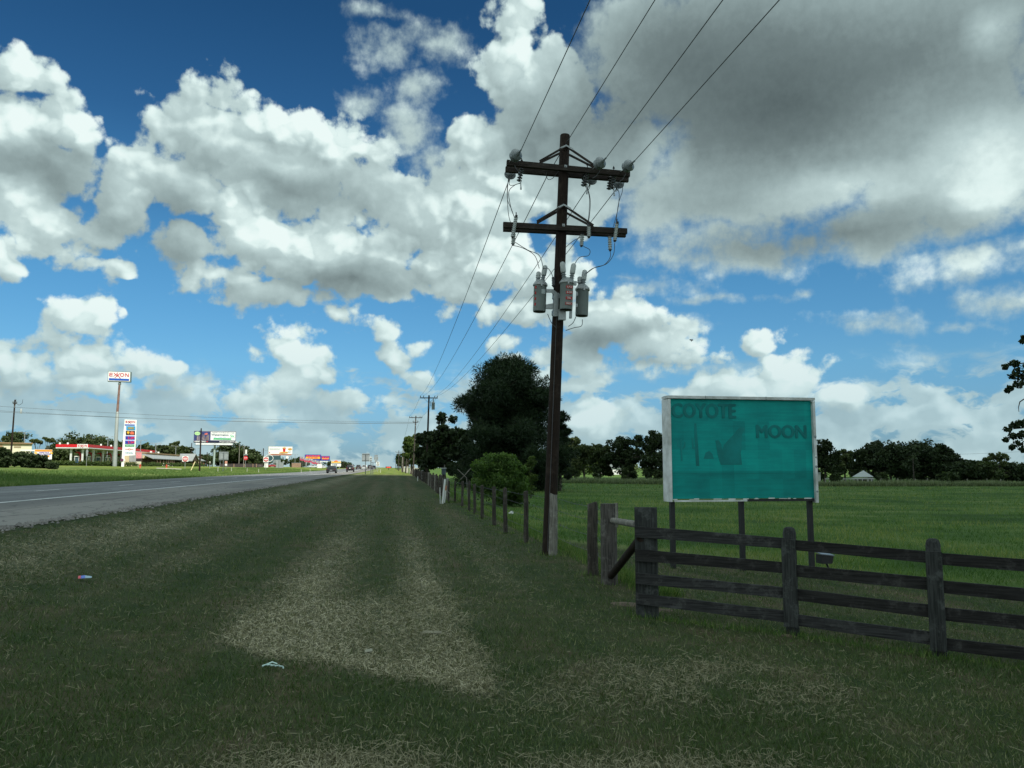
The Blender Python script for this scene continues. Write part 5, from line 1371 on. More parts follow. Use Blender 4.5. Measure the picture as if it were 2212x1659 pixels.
def flat(w, d_, a):
    def f(mb):
        c, s_ = math.cos(a), math.sin(a); mb.add([(x * c - y_ * s_, x * s_ + y_ * c, z) for x, y_, z in ((-w, -d_, 0), (w, -d_, .01), (w * .9, d_, .03), (-w * .9, d_, .02), (0, 0, -.02))], [(0, 1, 2, 3), (1, 0, 4), (2, 1, 4), (3, 2, 4), (0, 3, 4)])
    return f
litter('cardboard_strip', 'long pale cardboard strip lying on the hay swath', 934, 1375, flat(.12, .018, -.5), mat('cardboard', (.22, .21, .15), .9))
litter('paper_scrap', 'small pale paper scrap on the hay left of the cardboard strip', 796, 1416, flat(.04, .02, .1), mat('paper', (.26, .26, .20), .9))
p = G(1104, 1111); q = thing('paper_cup', 'crumpled white cup lying behind the wire fence near the round bush', 'cup', p + Vector((0, 0, .06)), .4, rot=(R(70), 0, .9))
mb = MB(); mb.lathe([(.05, -.09), (.075, .08), (.068, .08), (.045, -.08)], n=14); part('cup', mb, M_WHITE, q)
q_ = (1494, 735); b_ = pt(1494, 735, 60); t = thing('bird', 'small dark bird flying in front of the cloud right of the transformers', 'bird', b_, .3)
mb = MB(); mb.lathe([(.005, -.12), (.035, -.06), (.04, 0), (.025, .06), (.012, .09), (.004, .12)], (0, 0, 0), (.3, .2, .9), 8); part('body', mb, M_BLACK, t)
for s_ in (-1, 1): mb = MB(); mb.add([(0, 0, .03), (s_ * .10, .02, .09), (s_ * .20, .04, .03), (s_ * .09, .02, -.03), (s_ * .1, .03, .03)], [(0, 1, 4), (1, 2, 4), (2, 3, 4), (3, 0, 4), (3, 2, 1, 0)]); part('wing', mb, M_BLACK, t)

# ------------------------------------------------------------------ white house behind the pasture
d = 139; q, p, k = prop('house', 'low white house with a pale hipped roof in front of the dark right hand trees', 'house', 1864, d)
M_ROOFP = mat('pale_metal_roof', (.34, .38, .37), .6, .05, 3); M_WOODW = mat('white_boards', (.45, .46, .44), .7, .08, 4)
X = lambda a: (a - 1864) * k
zr, ze, zl = hgt(1016, p), hgt(1030, p), hgt(1033, p)
mb = MB(); mb.add([(X(1842), -2, ze), (X(1884), -2, ze), (X(1864.5), 1.5, zr), (X(1884), 9, ze), (X(1842), 9, ze), (X(1864.5), 6, zr)], [(0, 1, 2), (1, 3, 5, 2), (4, 0, 2, 5), (3, 4, 5), (4, 3, 1, 0)]); part('roof', mb, M_ROOFP, q)
mb = MB(); mb.box((X(1863), -2.05, zl - .03), (44 * k, .25, .22)); part('fascia', mb, M_WOODW, q)
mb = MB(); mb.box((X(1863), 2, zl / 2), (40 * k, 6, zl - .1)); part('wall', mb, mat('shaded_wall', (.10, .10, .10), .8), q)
for a in (1845, 1853, 1862, 1872, 1880): mb = MB(); mb.box((X(a), -2, zl / 2), (.2, .2, zl - .1)); part('porch_post', mb, M_WOODW, q)
for a in (1857, 1868): mb = MB(); mb.box((X(a), -1.03, zl * .55), (1.0, .06, 1.2)); o = part('window', mb, M_WHITE, q); m2 = MB(); m2.box((X(a), -1.07, zl * .55), (.8, .04, 1.0)); part('pane', m2, M_BLACK, o)
q, p, k = prop('rail_fence', 'long low white rail fence left of the white house', 'fence', 1813, 140)
mb = MB(); mb.box((0, 0, hgt(1034.3, p)), (60 * k, .12, .14)); part('rail', mb, M_WOODW, q)
for j in range(8): mb = MB(); mb.box(((-29 + j * 8.2) * k, .1, hgt(1034.3, p) / 2), (.12, .12, hgt(1034.3, p))); part('post', mb, M_WOODW, q)
q, p, k = prop('shed', 'tiny white shed touching the right edge of the teal sign', 'shed', 1768, 140)
mb = MB(); mb.box((0, 0, 1.0), (7 * k, 1, 2.0)); part('wall', mb, M_WOODW, q); mb = MB(); mb.box((0, -.1, 2.05), (8 * k, 1.4, .12)); part('roof', mb, M_ROOFP, q)
for i, (px, t_) in enumerate(((1902, 1032), (1938, 1033), (1976, 1034), (2002, 1033), (2057, 1034), (2088, 1034), (2130, 1034), (2160, 1035))):
    q, p, k = prop('field_post', 'pale fence post before the right hand grove, %s from the left' % ORD[i], 'fence post', px, 142, 'pale posts before the right hand grove')
    mb = MB(); mb.tube([(0, 0, 0), (0, 0, hgt(t_, p))], .10, 6); part('post', mb, M_PALE, q)
q, p, k = prop('utility_pole', 'thin pale pole standing against the dark right hand grove', 'utility pole', 1973, 136)
mb = MB(); mb.tube([(0, 0, 0), (0, 0, hgt(990, p))], [.10, .07], 8); part('pole', mb, M_POST, q)
for i, (y0, y1) in enumerate(((1006, 1004), (961, 966))):
    sag(pt(1180, y0 - 2, 210), pt(2420, y1 - 4, 190), 1.6 if i == 0 else 3.0, ['lower faint wire crossing in front of the right hand trees', 'upper faint wire crossing above the right hand trees'][i], .022)
# far sunlit pasture things seen through the gap
q, p, k = prop('house', 'tiny bright white house seen through the gap right of the transformer pole', 'house', 1321, 330)
mb = MB(); mb.box((0, 0, 1.3), (11, 6, 2.6)); part('wall', mb, M_WHITE, q); mb = MB(); mb.prism([(-6, 2.6), (6, 2.6), (4, 4.4), (-4, 4.4)], -3.4, 3.4); part('roof', mb, M_GREYS, q)

# ------------------------------------------------------------------ EXXON style lettering built from bars
def logo(q, cx, cz, w, h, y, m_, th):
    """the word with its crossed double X; (cx, cz) centre, w wide, h letter height"""
    mb = MB(); s_ = h * .165; L0 = cx - w / 2
    def bar_(x0, z0, x1, z1, t_=s_, k=0.0):
        d_ = Vector((x1 - x0, z1 - z0)); n_ = Vector((-d_.y, d_.x)).normalized() * t_ / 2
        P_ = [(x0 - n_.x, z0 - n_.y), (x1 - n_.x, z1 - n_.y), (x1 + n_.x, z1 + n_.y), (x0 + n_.x, z0 + n_.y)]
        mb.prism(P_, y - th - k, y)
    u = w / 8.6
    b, t_ = cz - h / 2, cz + h / 2
    bar_(L0 + s_ / 2, b, L0 + s_ / 2, t_)
    for z in (b + s_ / 2, cz, t_ - s_ / 2): bar_(L0 + s_ * .9, z, L0 + 1.45 * u, z, k=.002)
    a = L0 + 1.95 * u
    bar_(a, t_, a + 1.7 * u, b - h * .02, k=.001); bar_(a - .1 * u, b, a + 1.75 * u, t_ + h * .12, s_ * .8, .003)
    a2 = a + .55 * u
    bar_(a2 + .85 * u, t_ - h * .35, a2 + 2.4 * u, b - h * .50, k=.0015); bar_(a2 - .05 * u, b - h * .38, a2 + 2.2 * u, t_, s_ * .8, .0035)
    ox = L0 + 5.55 * u; N_ = 20
    ring = []
    for i in range(N_): c, s2 = math.cos(2 * PI * i / N_), math.sin(2 * PI * i / N_); ring.append((ox + c * .95 * u, cz + s2 * h / 2, ox + c * (.95 * u - s_), cz + s2 * (h / 2 - s_)))
    for i in range(N_):
        A, B_ = ring[i], ring[(i + 1) % N_]; mb.prism([(A[2], A[3]), (A[0], A[1]), (B_[0], B_[1]), (B_[2], B_[3])], y - th, y)
    nx = L0 + 6.9 * u
    bar_(nx + s_ / 2, b, nx + s_ / 2, t_); bar_(nx + 1.6 * u - s_ / 2, b, nx + 1.6 * u - s_ / 2, t_); bar_(nx + s_ * .6, t_, nx + 1.6 * u - s_ * .6, b, k=.002)
    return part('lettering', mb, m_, q)
M_REDL = mat('red_lettering', (.50, .015, .03), .5, .04, 4)
# tall sign on its pole
d = 185
q, p, k = prop('pylon_sign', 'very tall white sign with red word and blue stripe on a grey and rust pole', 'sign', 247.5, d)
X = lambda a, y_=1010: (a - 247.5 - 858 / 16194 * (1010 - y_)) * k; Z = lambda y_: hgt(y_, p)
r1, r2 = 4.6 * k, 2.6 * k
def zp(y_): return Z(y_)
mb = MB(); mb.tube([(0, 0, 0), (X(253.6, 891), 0, zp(891)), (X(253.6, 890), 0, zp(889.5))], [r1 * .95, r1 * .72, r2 * 1.05], 16); part('lower_pole', mb, mat('grey_pole', (.30, .33, .32), .5, .08, .6, .2), q)
mb = MB(); mb.tube([(X(253.6, 890), 0, zp(890)), (X(258.4, 826), 0, zp(826))], [r2 * 1.0, r2 * .8], 14); part('upper_pole', mb, mat('rusty_pole', (.20, .12, .10), .8, .3, .8), q)
mb = MB(); mb.lathe([(r2 * .8, -.3), (r2 * 1.35, -.1), (r2 * .9, .3), (r2 * 1.2, .9), (r2 * 1.9, 1.1)], (X(258.4, 828), 0, zp(828)), n=12); part('collar', mb, M_GREYS, q)
cx, z0_, z1_ = X(258.8, 813), Z(824), Z(801.5); sw = 46 * k
mb = MB(); mb.box((cx, 0, (z0_ + z1_) / 2), (sw, 1.1, z1_ - z0_)); part('cabinet', mb, mat('grey_green_trim', (.12, .17, .17), .5), q)
mb = MB(); mb.box((cx - .08, -.58, (z0_ + z1_) / 2), (sw * .93, .08, (z1_ - z0_) * .90)); part('face', mb, M_WHITE, q)
mb = MB(); mb.box((cx - .08, -.64, z0_ + (z1_ - z0_) * .21), (sw * .86, .05, (z1_ - z0_) * .20)); part('blue_stripe', mb, M_BLUE, q)
logo(q, cx - .08, z0_ + (z1_ - z0_) * .67, sw * .84, (z1_ - z0_) * .34, -.63, M_REDL, .05)
q.rotation_euler = (0, R(0), azr(p) + R(-6))
# price sign
d = 184; q, p, k = prop('price_sign', 'tall white fuel price sign with red digits on blue panels, right of the tall pole', 'sign', 281, d)
X = lambda a: (a - 281) * k; Z = lambda y_: hgt(y_, p)
mb = MB(); mb.prism([(X(263.6), Z(1009)), (X(269), Z(1009)), (X(270.5), Z(985)), (X(291), Z(983.5)), (X(294.5), Z(907)), (X(271), Z(906.5)), (X(268), Z(940))], -.35, .35); part('body', mb, M_WHITE, q)
logo(q, X(282.2), Z(911.4), 19.0 * k, 4.2 * k, -.37, M_REDL, .05)
def panel(xa, xb, ya, yb, m_, nm='panel', yy=-.35, th=.06):
    mb = MB(); mb.box(((X(xa) + X(xb)) / 2, yy - th / 2, (Z(ya) + Z(yb)) / 2), (X(xb) - X(xa), th, Z(ya) - Z(yb))); return part(nm, mb, m_, q)
M_SKYB = mat('sky_blue_print', (.02, .30, .62), .5, .05, 4); M_BLK = mat('black_print', (.03, .02, .02), .5); M_DBL = mat('dark_blue_print', (.02, .03, .30), .5, .05, 4)
M_YEL = mat('yellow_print', (.75, .42, .02), .5, .05, 4); M_GRN = mat('green_print', (.02, .30, .12), .5, .05, 4); M_ORR = mat('orange_red_print', (.65, .13, .06), .5, .1, 4); M_PBL = mat('pale_blue_print', (.35, .42, .75), .5)
M_LED = mat('red_digits', (.6, .02, .03), .5, emit=((1.0, .05, .05), .04)); M_OLV = mat('olive_print', (.10, .22, .20), .5)
panel(271, 290.5, 917, 919.5, M_BLUE); panel(273.8, 291.8, 920.8, 929.5, M_SKYB); panel(276.5, 289.5, 922.5, 927.8, M_OLV, 'emblem', -.41, .04)
for j in range(3):
    mb = MB(); mb.box((X(283), -.47, Z(923.4 + j * 1.7)), (X(289 - (j != 1)) - X(277 + (j != 1)), .02, .05)); part('emblem_line', mb, M_YEL, q)
panel(273, 291, 931, 940, M_BLK)
mb = MB(); mb.lathe([(2.4 * k, 0), (2.4 * k, .05)], (X(277.6), -.41, Z(934.6)), (0, -1, 0), 12); mb.prism([(X(276.5), Z(936.3)), (X(278.7), Z(936.3)), (X(277.6), Z(938.8))], -.46, -.41); part('yellow_bird_emblem', mb, M_YEL, q)
mb = MB(); mb.prism([(X(281.5), Z(938.6)), (X(288), Z(938.8)), (X(289.6), Z(935.5)), (X(287), Z(932.6)), (X(283.5), Z(932.4)), (X(281.4), Z(934.5))], -.46, -.41); part('orange_emblem', mb, M_ORR, q)
panel(272.5, 290.6, 941.2, 942.8, M_PBL); panel(272.2, 290.4, 942.9, 949.8, M_DBL); panel(271.6, 290, 950.8, 952.6, M_PBL); panel(271.4, 289.8, 952.7, 959.4, M_DBL)
for (y_, s_) in ((946.4, '2.29'), (956.1, '2.34')):
    o = part('price_digits', text_mesh(s_ , 6.8 * k, mat=M_LED, extrude=.03, bold=.02, width=11.5 * k), None, q); o.location = (X(282.4), -.43, Z(y_))
    o = part('price_digits', text_mesh('9', 4.2 * k, mat=M_LED, extrude=.03, bold=.015), None, q); o.location = (X(289.2), -.43, Z(y_ - .9))
panel(271.2, 289.6, 960.6, 965, M_GRN)
o = part('lettering', text_mesh('Diesel efficient', 2.6 * k, mat=M_WHITE, extrude=.02, width=15 * k), None, q); o.location = (X(280.4), -.42, Z(962.8))
mb = MB(); mb.box((X(279.6), -.37, Z(970.6)), (16 * k, .03, 1.1 * k)); mb.lathe([(2.1 * k, 0), (2.1 * k, .05)], (X(279.6), -.36, Z(970.6)), (0, -1, 0), 14); part('round_emblem', mb, M_REDL, q)
mb = MB(); mb.lathe([(1.2 * k, 0), (1.2 * k, .02)], (X(279.6), -.405, Z(970.6)), (0, -1, 0), 12); part('emblem_centre', mb, M_WHITE, q)
o = part('lettering', text_mesh('24 HR Fuel Stop', 3.0 * k, mat=mat('steel_blue_print', (.08, .24, .40), .5), extrude=.02, bold=.02, width=14.5 * k), None, q); o.location = (X(279.3), -.38, Z(978.6))
panel(272, 288.5, 985.2, 985.2 + .3, M_GREYS)
mb = MB(); mb.lathe([(3.1 * k, 0), (3.1 * k, .12)], (X(265.2), -.40, Z(993.8)), (0, -1, 0), 16); part('round_plum_sign', mb, mat('plum_print', (.10, .02, .06), .5), q)
mb = MB(); mb.lathe([(2.4 * k, 0), (2.4 * k, .3)], (X(269.3), -.1, Z(993.8)), (0, -1, 0), 14); part('round_white_bulge', mb, M_WHITE, q)

sh = 825 / 16194                                     # the sign stands plumb
for c_ in q.children:
    c_.data = c_.data.copy() if c_.data.users > 1 else c_.data; sh_m = Matrix.Identity(4); sh_m[0][2] = -sh; c_.data.transform(sh_m); c_.location.x -= sh * c_.location.z
# ------------------------------------------------------------------ canopy, pumps, store
CC = ground(pt(189, 1010, 200)); gB = ground(pt(335.5, 1010, 273)); dv = Vector((gB.x - CC.x, gB.y - CC.y, 0)); CL = dv.length; cang = math.atan2(dv.y, dv.x)
cn = thing('station_canopy', 'long red and white fuel station canopy on white columns', 'canopy', CC, cang)
zc1 = hgt(960.0, CC); zc0 = zc1 - 1.0; CD = 7.6
LM = lambda v: CC + Matrix.Rotation(cang, 3, 'Z') @ Vector(v)
def clx(px, off=0.0, O=None, u=None):
    """distance along a vertical plane (through O, direction u) at a photo column"""
    u = u or dv.normalized(); O = O or LM((0, off, 0)); r = ray(px, 1000); n_ = Vector((-u.y, u.x, 0))
    s_ = (O - C0).dot(n_) / r.dot(n_); return (C0 + r * s_ - O).dot(u)
eu = (LM((0, 1, 0)) - CC).normalized()
mb = MB(); mb.box((CL / 2, CD / 2, (zc0 + zc1) / 2), (CL - .1, CD - .1, zc1 - zc0 - .1)); part('deck', mb, mat('soffit_white', (.55, .56, .55), .6), cn)
zf_ = (zc0 + zc1) / 2 + .12; hf_ = .72
mb = MB(); mb.box((CL / 2, -.04, zf_), (CL, .08, hf_)); part('red_fascia', mb, M_RED, cn)
mb = MB(); mb.box((-.04, CD / 2, zf_), (.08, CD, hf_)); part('end_fascia', mb, M_RED, cn)
mb = MB(); mb.box((CL / 2, -.05, zc0 + .07), (CL + .1, .12, .20)); mb2 = MB(); mb2.box((-.05, CD / 2, zc0 + .068), (.12, CD, .20)); part('white_edge', mb, M_WHITE, cn); part('white_edge', mb2, M_WHITE, cn)
ya, yb = clx(188.0, 0, CC, eu), clx(165.2, 0, CC, eu)
mb = MB(); mb.box((-.12, (ya + yb) / 2, zf_), (.08, yb - ya, .86)); part('logo_panel', mb, M_WHITE, cn)
o = logo(cn, 0, 0, (yb - ya) * .86, .50, 0, M_REDL, .04); o.location = (-.165, (ya + yb) / 2, zf_ + .02); o.rotation_euler = (0, 0, -PI / 2)
mb = MB(); mb.box((CL - .9, -.10, zc0 + .45), (2.0, .06, 1.0)); part('white_corner_panel', mb, M_WHITE, cn)
for x_, y_ in ((.3, 6.8), (.4, 5.0), (12, .4), (22, .5)): mb = MB(); mb.box((x_, y_, zc1 + .2), (.35, .35, .5)); part('roof_light', mb, M_WHITE, cn)
M_PUMPG = mat('pump_grey', (.40, .42, .41), .5); M_DRED = mat('deep_red_paint', (.40, .012, .025), .45)
M_COL = mat('column_white', (.60, .62, .60), .5)
for px in (152.5, 177.5):
    y_ = clx(px, 0, LM((1.2, 0, 0)), eu); mb = MB(); mb.box((1.2, y_, zc0 / 2), (.42, .42, zc0)); part('column', mb, M_COL, cn)
for px in (200.5, 221.5, 242.5, 261, 281, 298, 313):
    x_ = clx(px, 1.2); mb = MB(); mb.box((x_, 1.2, zc0 / 2), (.5, .42, zc0)); part('column', mb, M_COL, cn)
for i, px in enumerate([165, 190.5, 211.5, 232.5, 254, 290, 305]):
    if px < 180: wp = LM((1.8, clx(px, 0, LM((1.8, 0, 0)), eu), 0))
    else: wp = LM((clx(px, 2.2), 2.2, 0))
    q = thing('fuel_pump', ['leftmost fuel pump with blue skirt and red arch under the canopy', 'second fuel pump from the left, poster on its window', 'third fuel pump from the left with a full red arch', 'fourth fuel pump from the left, pale poster', 'fuel pump just right of the tall sign pole', 'fuel pump right of the price sign, left of the pair', 'rightmost fuel pump under the red canopy'][i], 'fuel pump', ground(wp), azr(wp) + .1)
    mp_ = depth(wp) / FPX; w_ = 9.5 * mp_
    for s_ in (-1, 1): mb = MB(); mb.box((s_ * w_ * .42, 0, 1.15), (.16, .4, 2.3)); part('frame_leg', mb, M_PUMPG, q)
    mb = MB(); mb.box((0, 0, 2.38), (w_, .6, .2)); part('top', mb, M_WHITE, q)
    mb = MB(); mb.box((0, .1, 1.75), (w_ * .7, .3, .9)); part('display', mb, mat('pump_window', (.05, .09, .10), .2), q)
    mb = MB(); mb.box((0, 0, .75), (w_ * .72, .45, .95)); part('skirt', mb, M_BLUE if i == 0 else (M_DRED if i == 2 else M_PUMPG), q)
    if i in (1, 3, 4): mb = MB(); mb.box((.05, -.12, 1.8), (w_ * .4, .05, .8)); part('poster', mb, mat('poster_cream', (.62, .58, .42), .6), q)
    mb = MB(); mb.tube([(-w_ * .3, .5, 3.25), (w_ * .2, .5, 3.45), (w_ * .55, .5, 3.3), (w_ * .78, .5, 2.7), (w_ * .82, .5, 1.8), (w_ * .82, .5, 0)], [.10, .20, .26, .28, .26, .22], 8); part('red_arch', mb, M_DRED, q)
# price poster red column at the right group
q, p, k = prop('ice_machine', 'pink and red upright panel in front of the store, right of the price sign', 'display', 298.5, 205)
mb = MB(); mb.box((0, 0, 2.9), (1.3, .5, 1.6)); part('pink_panel', mb, mat('pink_print', (.60, .22, .24), .6), q); mb = MB(); mb.box((0, 0, 1.7), (1.2, .5, .8)); part('dark_panel', mb, M_BLK, q); mb = MB(); mb.box((0, 0, .6), (1.3, .6, 1.3)); part('base', mb, mat('base_beige', (.5, .48, .36), .7), q)
# store
M_CREAM = mat('cream_stucco', (.60, .50, .32), .8, .05, 1.5); M_TRIM = mat('tan_trim', (.30, .20, .11), .8, .1, 2); M_TIN = mat('tin_roof', (.34, .36, .35), .45, .08, 2, .3)
s0 = ground(pt(313, 1010, 232)); s1 = ground(pt(434, 1010, 322)); sv = Vector((s1.x - s0.x, s1.y - s0.y, 0)); SL = sv.length; sang = math.atan2(sv.y, sv.x)
st_ = thing('store_building', 'long cream store with a tin porch roof on wooden posts', 'building', s0, sang)
zr0 = zat(316, 978, s0[:2]) - s0.z; zr1 = zat(434, 988.5, s1[:2]) - s0.z; zrf = (zr0 + zr1) / 2
def slx(px, off=0.0):
    o_ = s0 + Matrix.Rotation(sang, 3, 'Z') @ Vector((0, off, 0)); r = ray(px, 1000); n_ = Vector((-sv.y, sv.x, 0)).normalized()
    s_ = (o_ - C0).dot(n_) / r.dot(n_); h = C0 + r * s_; return (h - o_).dot(sv.normalized())
mb = MB(); mb.box((SL / 2, 3, zrf / 2), (SL, 6, zrf)); part('wall', mb, M_CREAM, st_)
mb = MB(); mb.box((SL / 2, 2.9, zrf + .12), (SL + .4, 6.6, .32)); part('cornice', mb, M_TRIM, st_)
for a in (338, 346, 354, 363, 371, 379, 387, 410, 420):
    mb = MB(); mb.box((slx(a), -.03, zrf * .75), (.10, .06, zrf * .42)); part('wall_joint', mb, M_TRIM, st_)
for a in (329, 345, 396): mb = MB(); mb.box((slx(a), .5, zrf + .5), (.5, .5, .6)); part('roof_vent', mb, M_WHITE, st_)
pz = zrf * .60; xa, xb = slx(328, -3), slx(443, -3)
mb = MB(); mb.add([(xa, -3.4, pz - .05), (xb, -3.4, pz - .05), (xb, -.01, pz + 1.3), (xa, -.01, pz + 1.3), (xa, -3.4, pz - .22), (xb, -3.4, pz - .22), (xb, -.01, pz + 1.1), (xa, -.01, pz + 1.1)], [(0, 1, 2, 3), (7, 6, 5, 4), (0, 4, 5, 1), (1, 5, 6, 2), (3, 7, 4, 0)]); part('porch_roof', mb, M_TIN, st_)
M_BRICK = mat('brown_board_wall', (.10, .06, .045), .85, .2, 3)
mb = MB(); mb.box(((xa + xb) / 2, -.06, pz / 2), (xb - xa, .1, pz)); part('dark_lower_wall', mb, M_BRICK, st_)
M_PPOST = mat('porch_post_wood', (.26, .17, .12), .8, .2, 3)
for j, a in enumerate((340, 346.5, 353.5, 360.5, 364.5, 369, 372.5, 376, 392, 396, 400, 412.5, 416, 420, 424, 428, 433, 439)):
    mb = MB(); x_ = slx(a, -3.2); mb.box((x_, -3.1, pz / 2), (.28, .28, pz - .1))
    if j in (4, 5, 6): mb.tube([(x_, -3.1, pz - 1.0), (x_ + .8, -3.1, pz - .15)], .09, 4); mb.tube([(x_, -3.1, pz - 1.0), (x_ - .8, -3.1, pz - .15)], .09, 4)
    part('porch_post', mb, M_PPOST, st_)
    if j in (2, 4, 5, 6): mb = MB(); mb.box((x_, -3.1, .5), (.7, .6, .9)); part('post_plinth', mb, M_WHITE, st_)
xa, xm, xb = slx(413, -5), slx(419.8, -5), slx(427, -5)
mb = MB(); mb.prism([(xa, pz - .3), (xb, pz - .3), (xm, pz + 1.8)], -5.2, -5.05); part('gable_face', mb, M_BRICK, st_)
for (u, v) in (((xa - .5, pz - .5), (xm, pz + 2.0)), ((xb + .5, pz - .5), (xm, pz + 2.0))):
    mb = MB(); mb.add([(u[0], -5.5, u[1]), (v[0], -5.5, v[1]), (v[0], -.2, v[1]), (u[0], -.2, u[1]), (u[0], -5.5, u[1] + .22), (v[0], -5.5, v[1] + .22), (v[0], -.2, v[1] + .22), (u[0], -.2, u[1] + .22)], [(0, 1, 2, 3), (7, 6, 5, 4), (0, 4, 5, 1), (1, 5, 6, 2), (2, 6, 7, 3), (3, 7, 4, 0)]); part('gable_roof', mb, M_TIN, st_)
for a in (319, 323.5): mb = MB(); mb.box((slx(a), -.05, zrf * .62), (1.6, .1, 1.6)); part('window', mb, mat('dark_glass', (.03, .04, .05), .15, spec=.6), st_)
mb = MB(); mb.box((-.05, 2.6, zrf * .62), (.06, 3.6, 2.2)); part('poster_wall', mb, mat('grey_posters', (.30, .31, .32), .6), st_)
# hedge before the station
M_HEDGE = leaf_mat('hedge_leaves', (.03, .05, .014), (.05, .085, .022), (.10, .12, .035), .25)
for lab, xa, xb, da, db in (('clipped low hedge before the fuel pumps', 108, 262, 176, 192), ('clipped low hedge before the store porch', 272, 440, 196, 292)):
    n_ = 60; cs = []; a = ground(pt(xa, 1010, da)); b = ground(pt(xb, 1010, db))
    for i in range(n_ * 3): u = rs.random(); g = a.lerp(b, u); g = ground((g.x + rs.uniform(-.5, .5), g.y + rs.uniform(-.5, .5))); cs.append((g.x - a.x, g.y - a.y, g.z - a.z + rs.uniform(.25, .85)))
    V, tt = leaf_cloud(np.array(cs), np.full(len(cs), .75), 40, .22, .7); o = part('hedge', tri_mesh('hedge', V, M_HEDGE, 4, tt), None); o.location = a; tag(o, lab, 'hedge')
# cream building at the far left
q, p, k = prop('building', 'cream flat-roofed building with tan bands behind the left thicket', 'building', 26, 215)
X = lambda a: (a - 26) * k; Z = lambda y_: hgt(y_, p)
mb = MB(); mb.box((X(18), 8, Z(958) / 2), (X(60) - X(-24), 16, Z(958))); part('wall', mb, mat('cream_wall', (.66, .62, .46), .8, .04, 1), q)
mb = MB(); mb.box((X(18), 7.8, Z(957.3)), (X(61.5) - X(-26), 16.8, .28)); part('cornice', mb, M_TRIM, q)
mb = MB(); mb.box((X(18), 7.9, Z(960)), (X(60.6) - X(-25), 16.4, .18)); part('cornice_band', mb, mat('pale_band', (.5, .36, .2), .8), q)
for y_ in (963.2, 966.4): mb = MB(); mb.box((X(33.5), -.06, Z(y_)), (13.5 * k, .12, .14)); part('wall_louvre', mb, M_TRIM, q)
mb = MB(); mb.box((X(2), -.06, Z(964)), (8 * k, .12, .9)); part('wall_louvre', mb, M_TRIM, q)
q, p, k = prop('carport', 'small white flat carport left of the orange banner', 'carport', 60, 178)
X = lambda a: (a - 60) * k; Z = lambda y_: hgt(y_, p)
mb = MB(); mb.box((0, 2, Z(973)), (31 * k, 5, .28)); part('roof', mb, M_WHITE, q)
for a in (49, 71): mb = MB(); mb.box((X(a), 0, Z(973) / 2), (1.8 * k, .3, Z(973))); part('post', mb, M_WHITE, q)
q, p, k = prop('banner_sign', 'orange and white banner sign beside the left thicket', 'sign', 91.5, 160)
X = lambda a: (a - 91.5) * k; Z = lambda y_: hgt(y_, p)
panel(75, 108, 971.2, 992.5, M_WHITE, 'banner', .1, .1); panel(75.6, 107.6, 971.6, 975.6, mat('orange_print', (.72, .28, .03), .6, .15, 3), 'orange_band', .0, .04)
panel(83, 103.5, 983.6, 987, mat('orange_print', (.72, .28, .03), .6), 'orange_band', .0, .04)
for s_, y_, w_ in (("WE'RE YOUR", 978, 19), ('LOCAL PROVIDER', 981.2, 27), ('and so much more', 990, 15)):
    o = part('lettering', text_mesh(s_, 3.0 * k, mat=mat('violet_print', (.20, .16, .40), .6), extrude=.02, bold=.02, width=w_ * k), None, q); o.location = (X(93), -.02, Z(y_))
for s_ in (77, 106): mb = MB(); mb.prism([(X(s_) - .25, Z(979)), (X(s_) + .25, Z(981)), (X(s_) + .3, Z(977.5)), (X(s_) - .1, Z(976.8))], -.03, .03); part('leaf_print', mb, M_YEL, q)
for s_ in (77, 106): mb = MB(); mb.box((X(s_), .15, Z(985) / 2), (.12, .1, Z(985))); part('post', mb, M_GREYS, q)

# ------------------------------------------------------------------ light poles
lp = [(49, 933.4, 230, 'light pole above the cream building at the far left'), (230, 943.6, 250, 'light pole rising behind the canopy left of the tall sign pole'), (301.5, 951, 240, 'first light pole right of the price sign'),
      (334.5, 957.5, 270, 'light pole at the right end of the red canopy'), (378, 963.5, 300, 'light pole above the store roof left of the round red sign'), (420, 969, 300, 'light pole left of the watermelon billboard'),
      (475, 972.5, 300, 'light pole behind the big blank sign back'), (564, 971.6, 420, 'light pole left of the second billboard'), (578, 973.5, 430, 'light pole touching the second billboard on its left'),
      (636.8, 982, 480, 'light pole between the second billboard and the flags')]
for i, (px, top, d, lab) in enumerate(lp):
    q, p, k = prop('light_pole', lab, 'street light', px, d); H = hgt(top, p)
    mb = MB(); mb.tube([(0, 0, 0), (0, 0, H)], [.16, .10], 8); part('pole', mb, M_GREYS, q)
    for s_ in (-1, 1):
        mb = MB(); mb.tube([(0, 0, H - .15), (s_ * 1.0, .1, H)], .05, 5); part('arm', mb, M_GREYS, q); mb = MB(); mb.box((s_ * 1.35, .1, H + .02), (.85, .4, .16)); part('lamp_head', mb, M_GREYS, q)
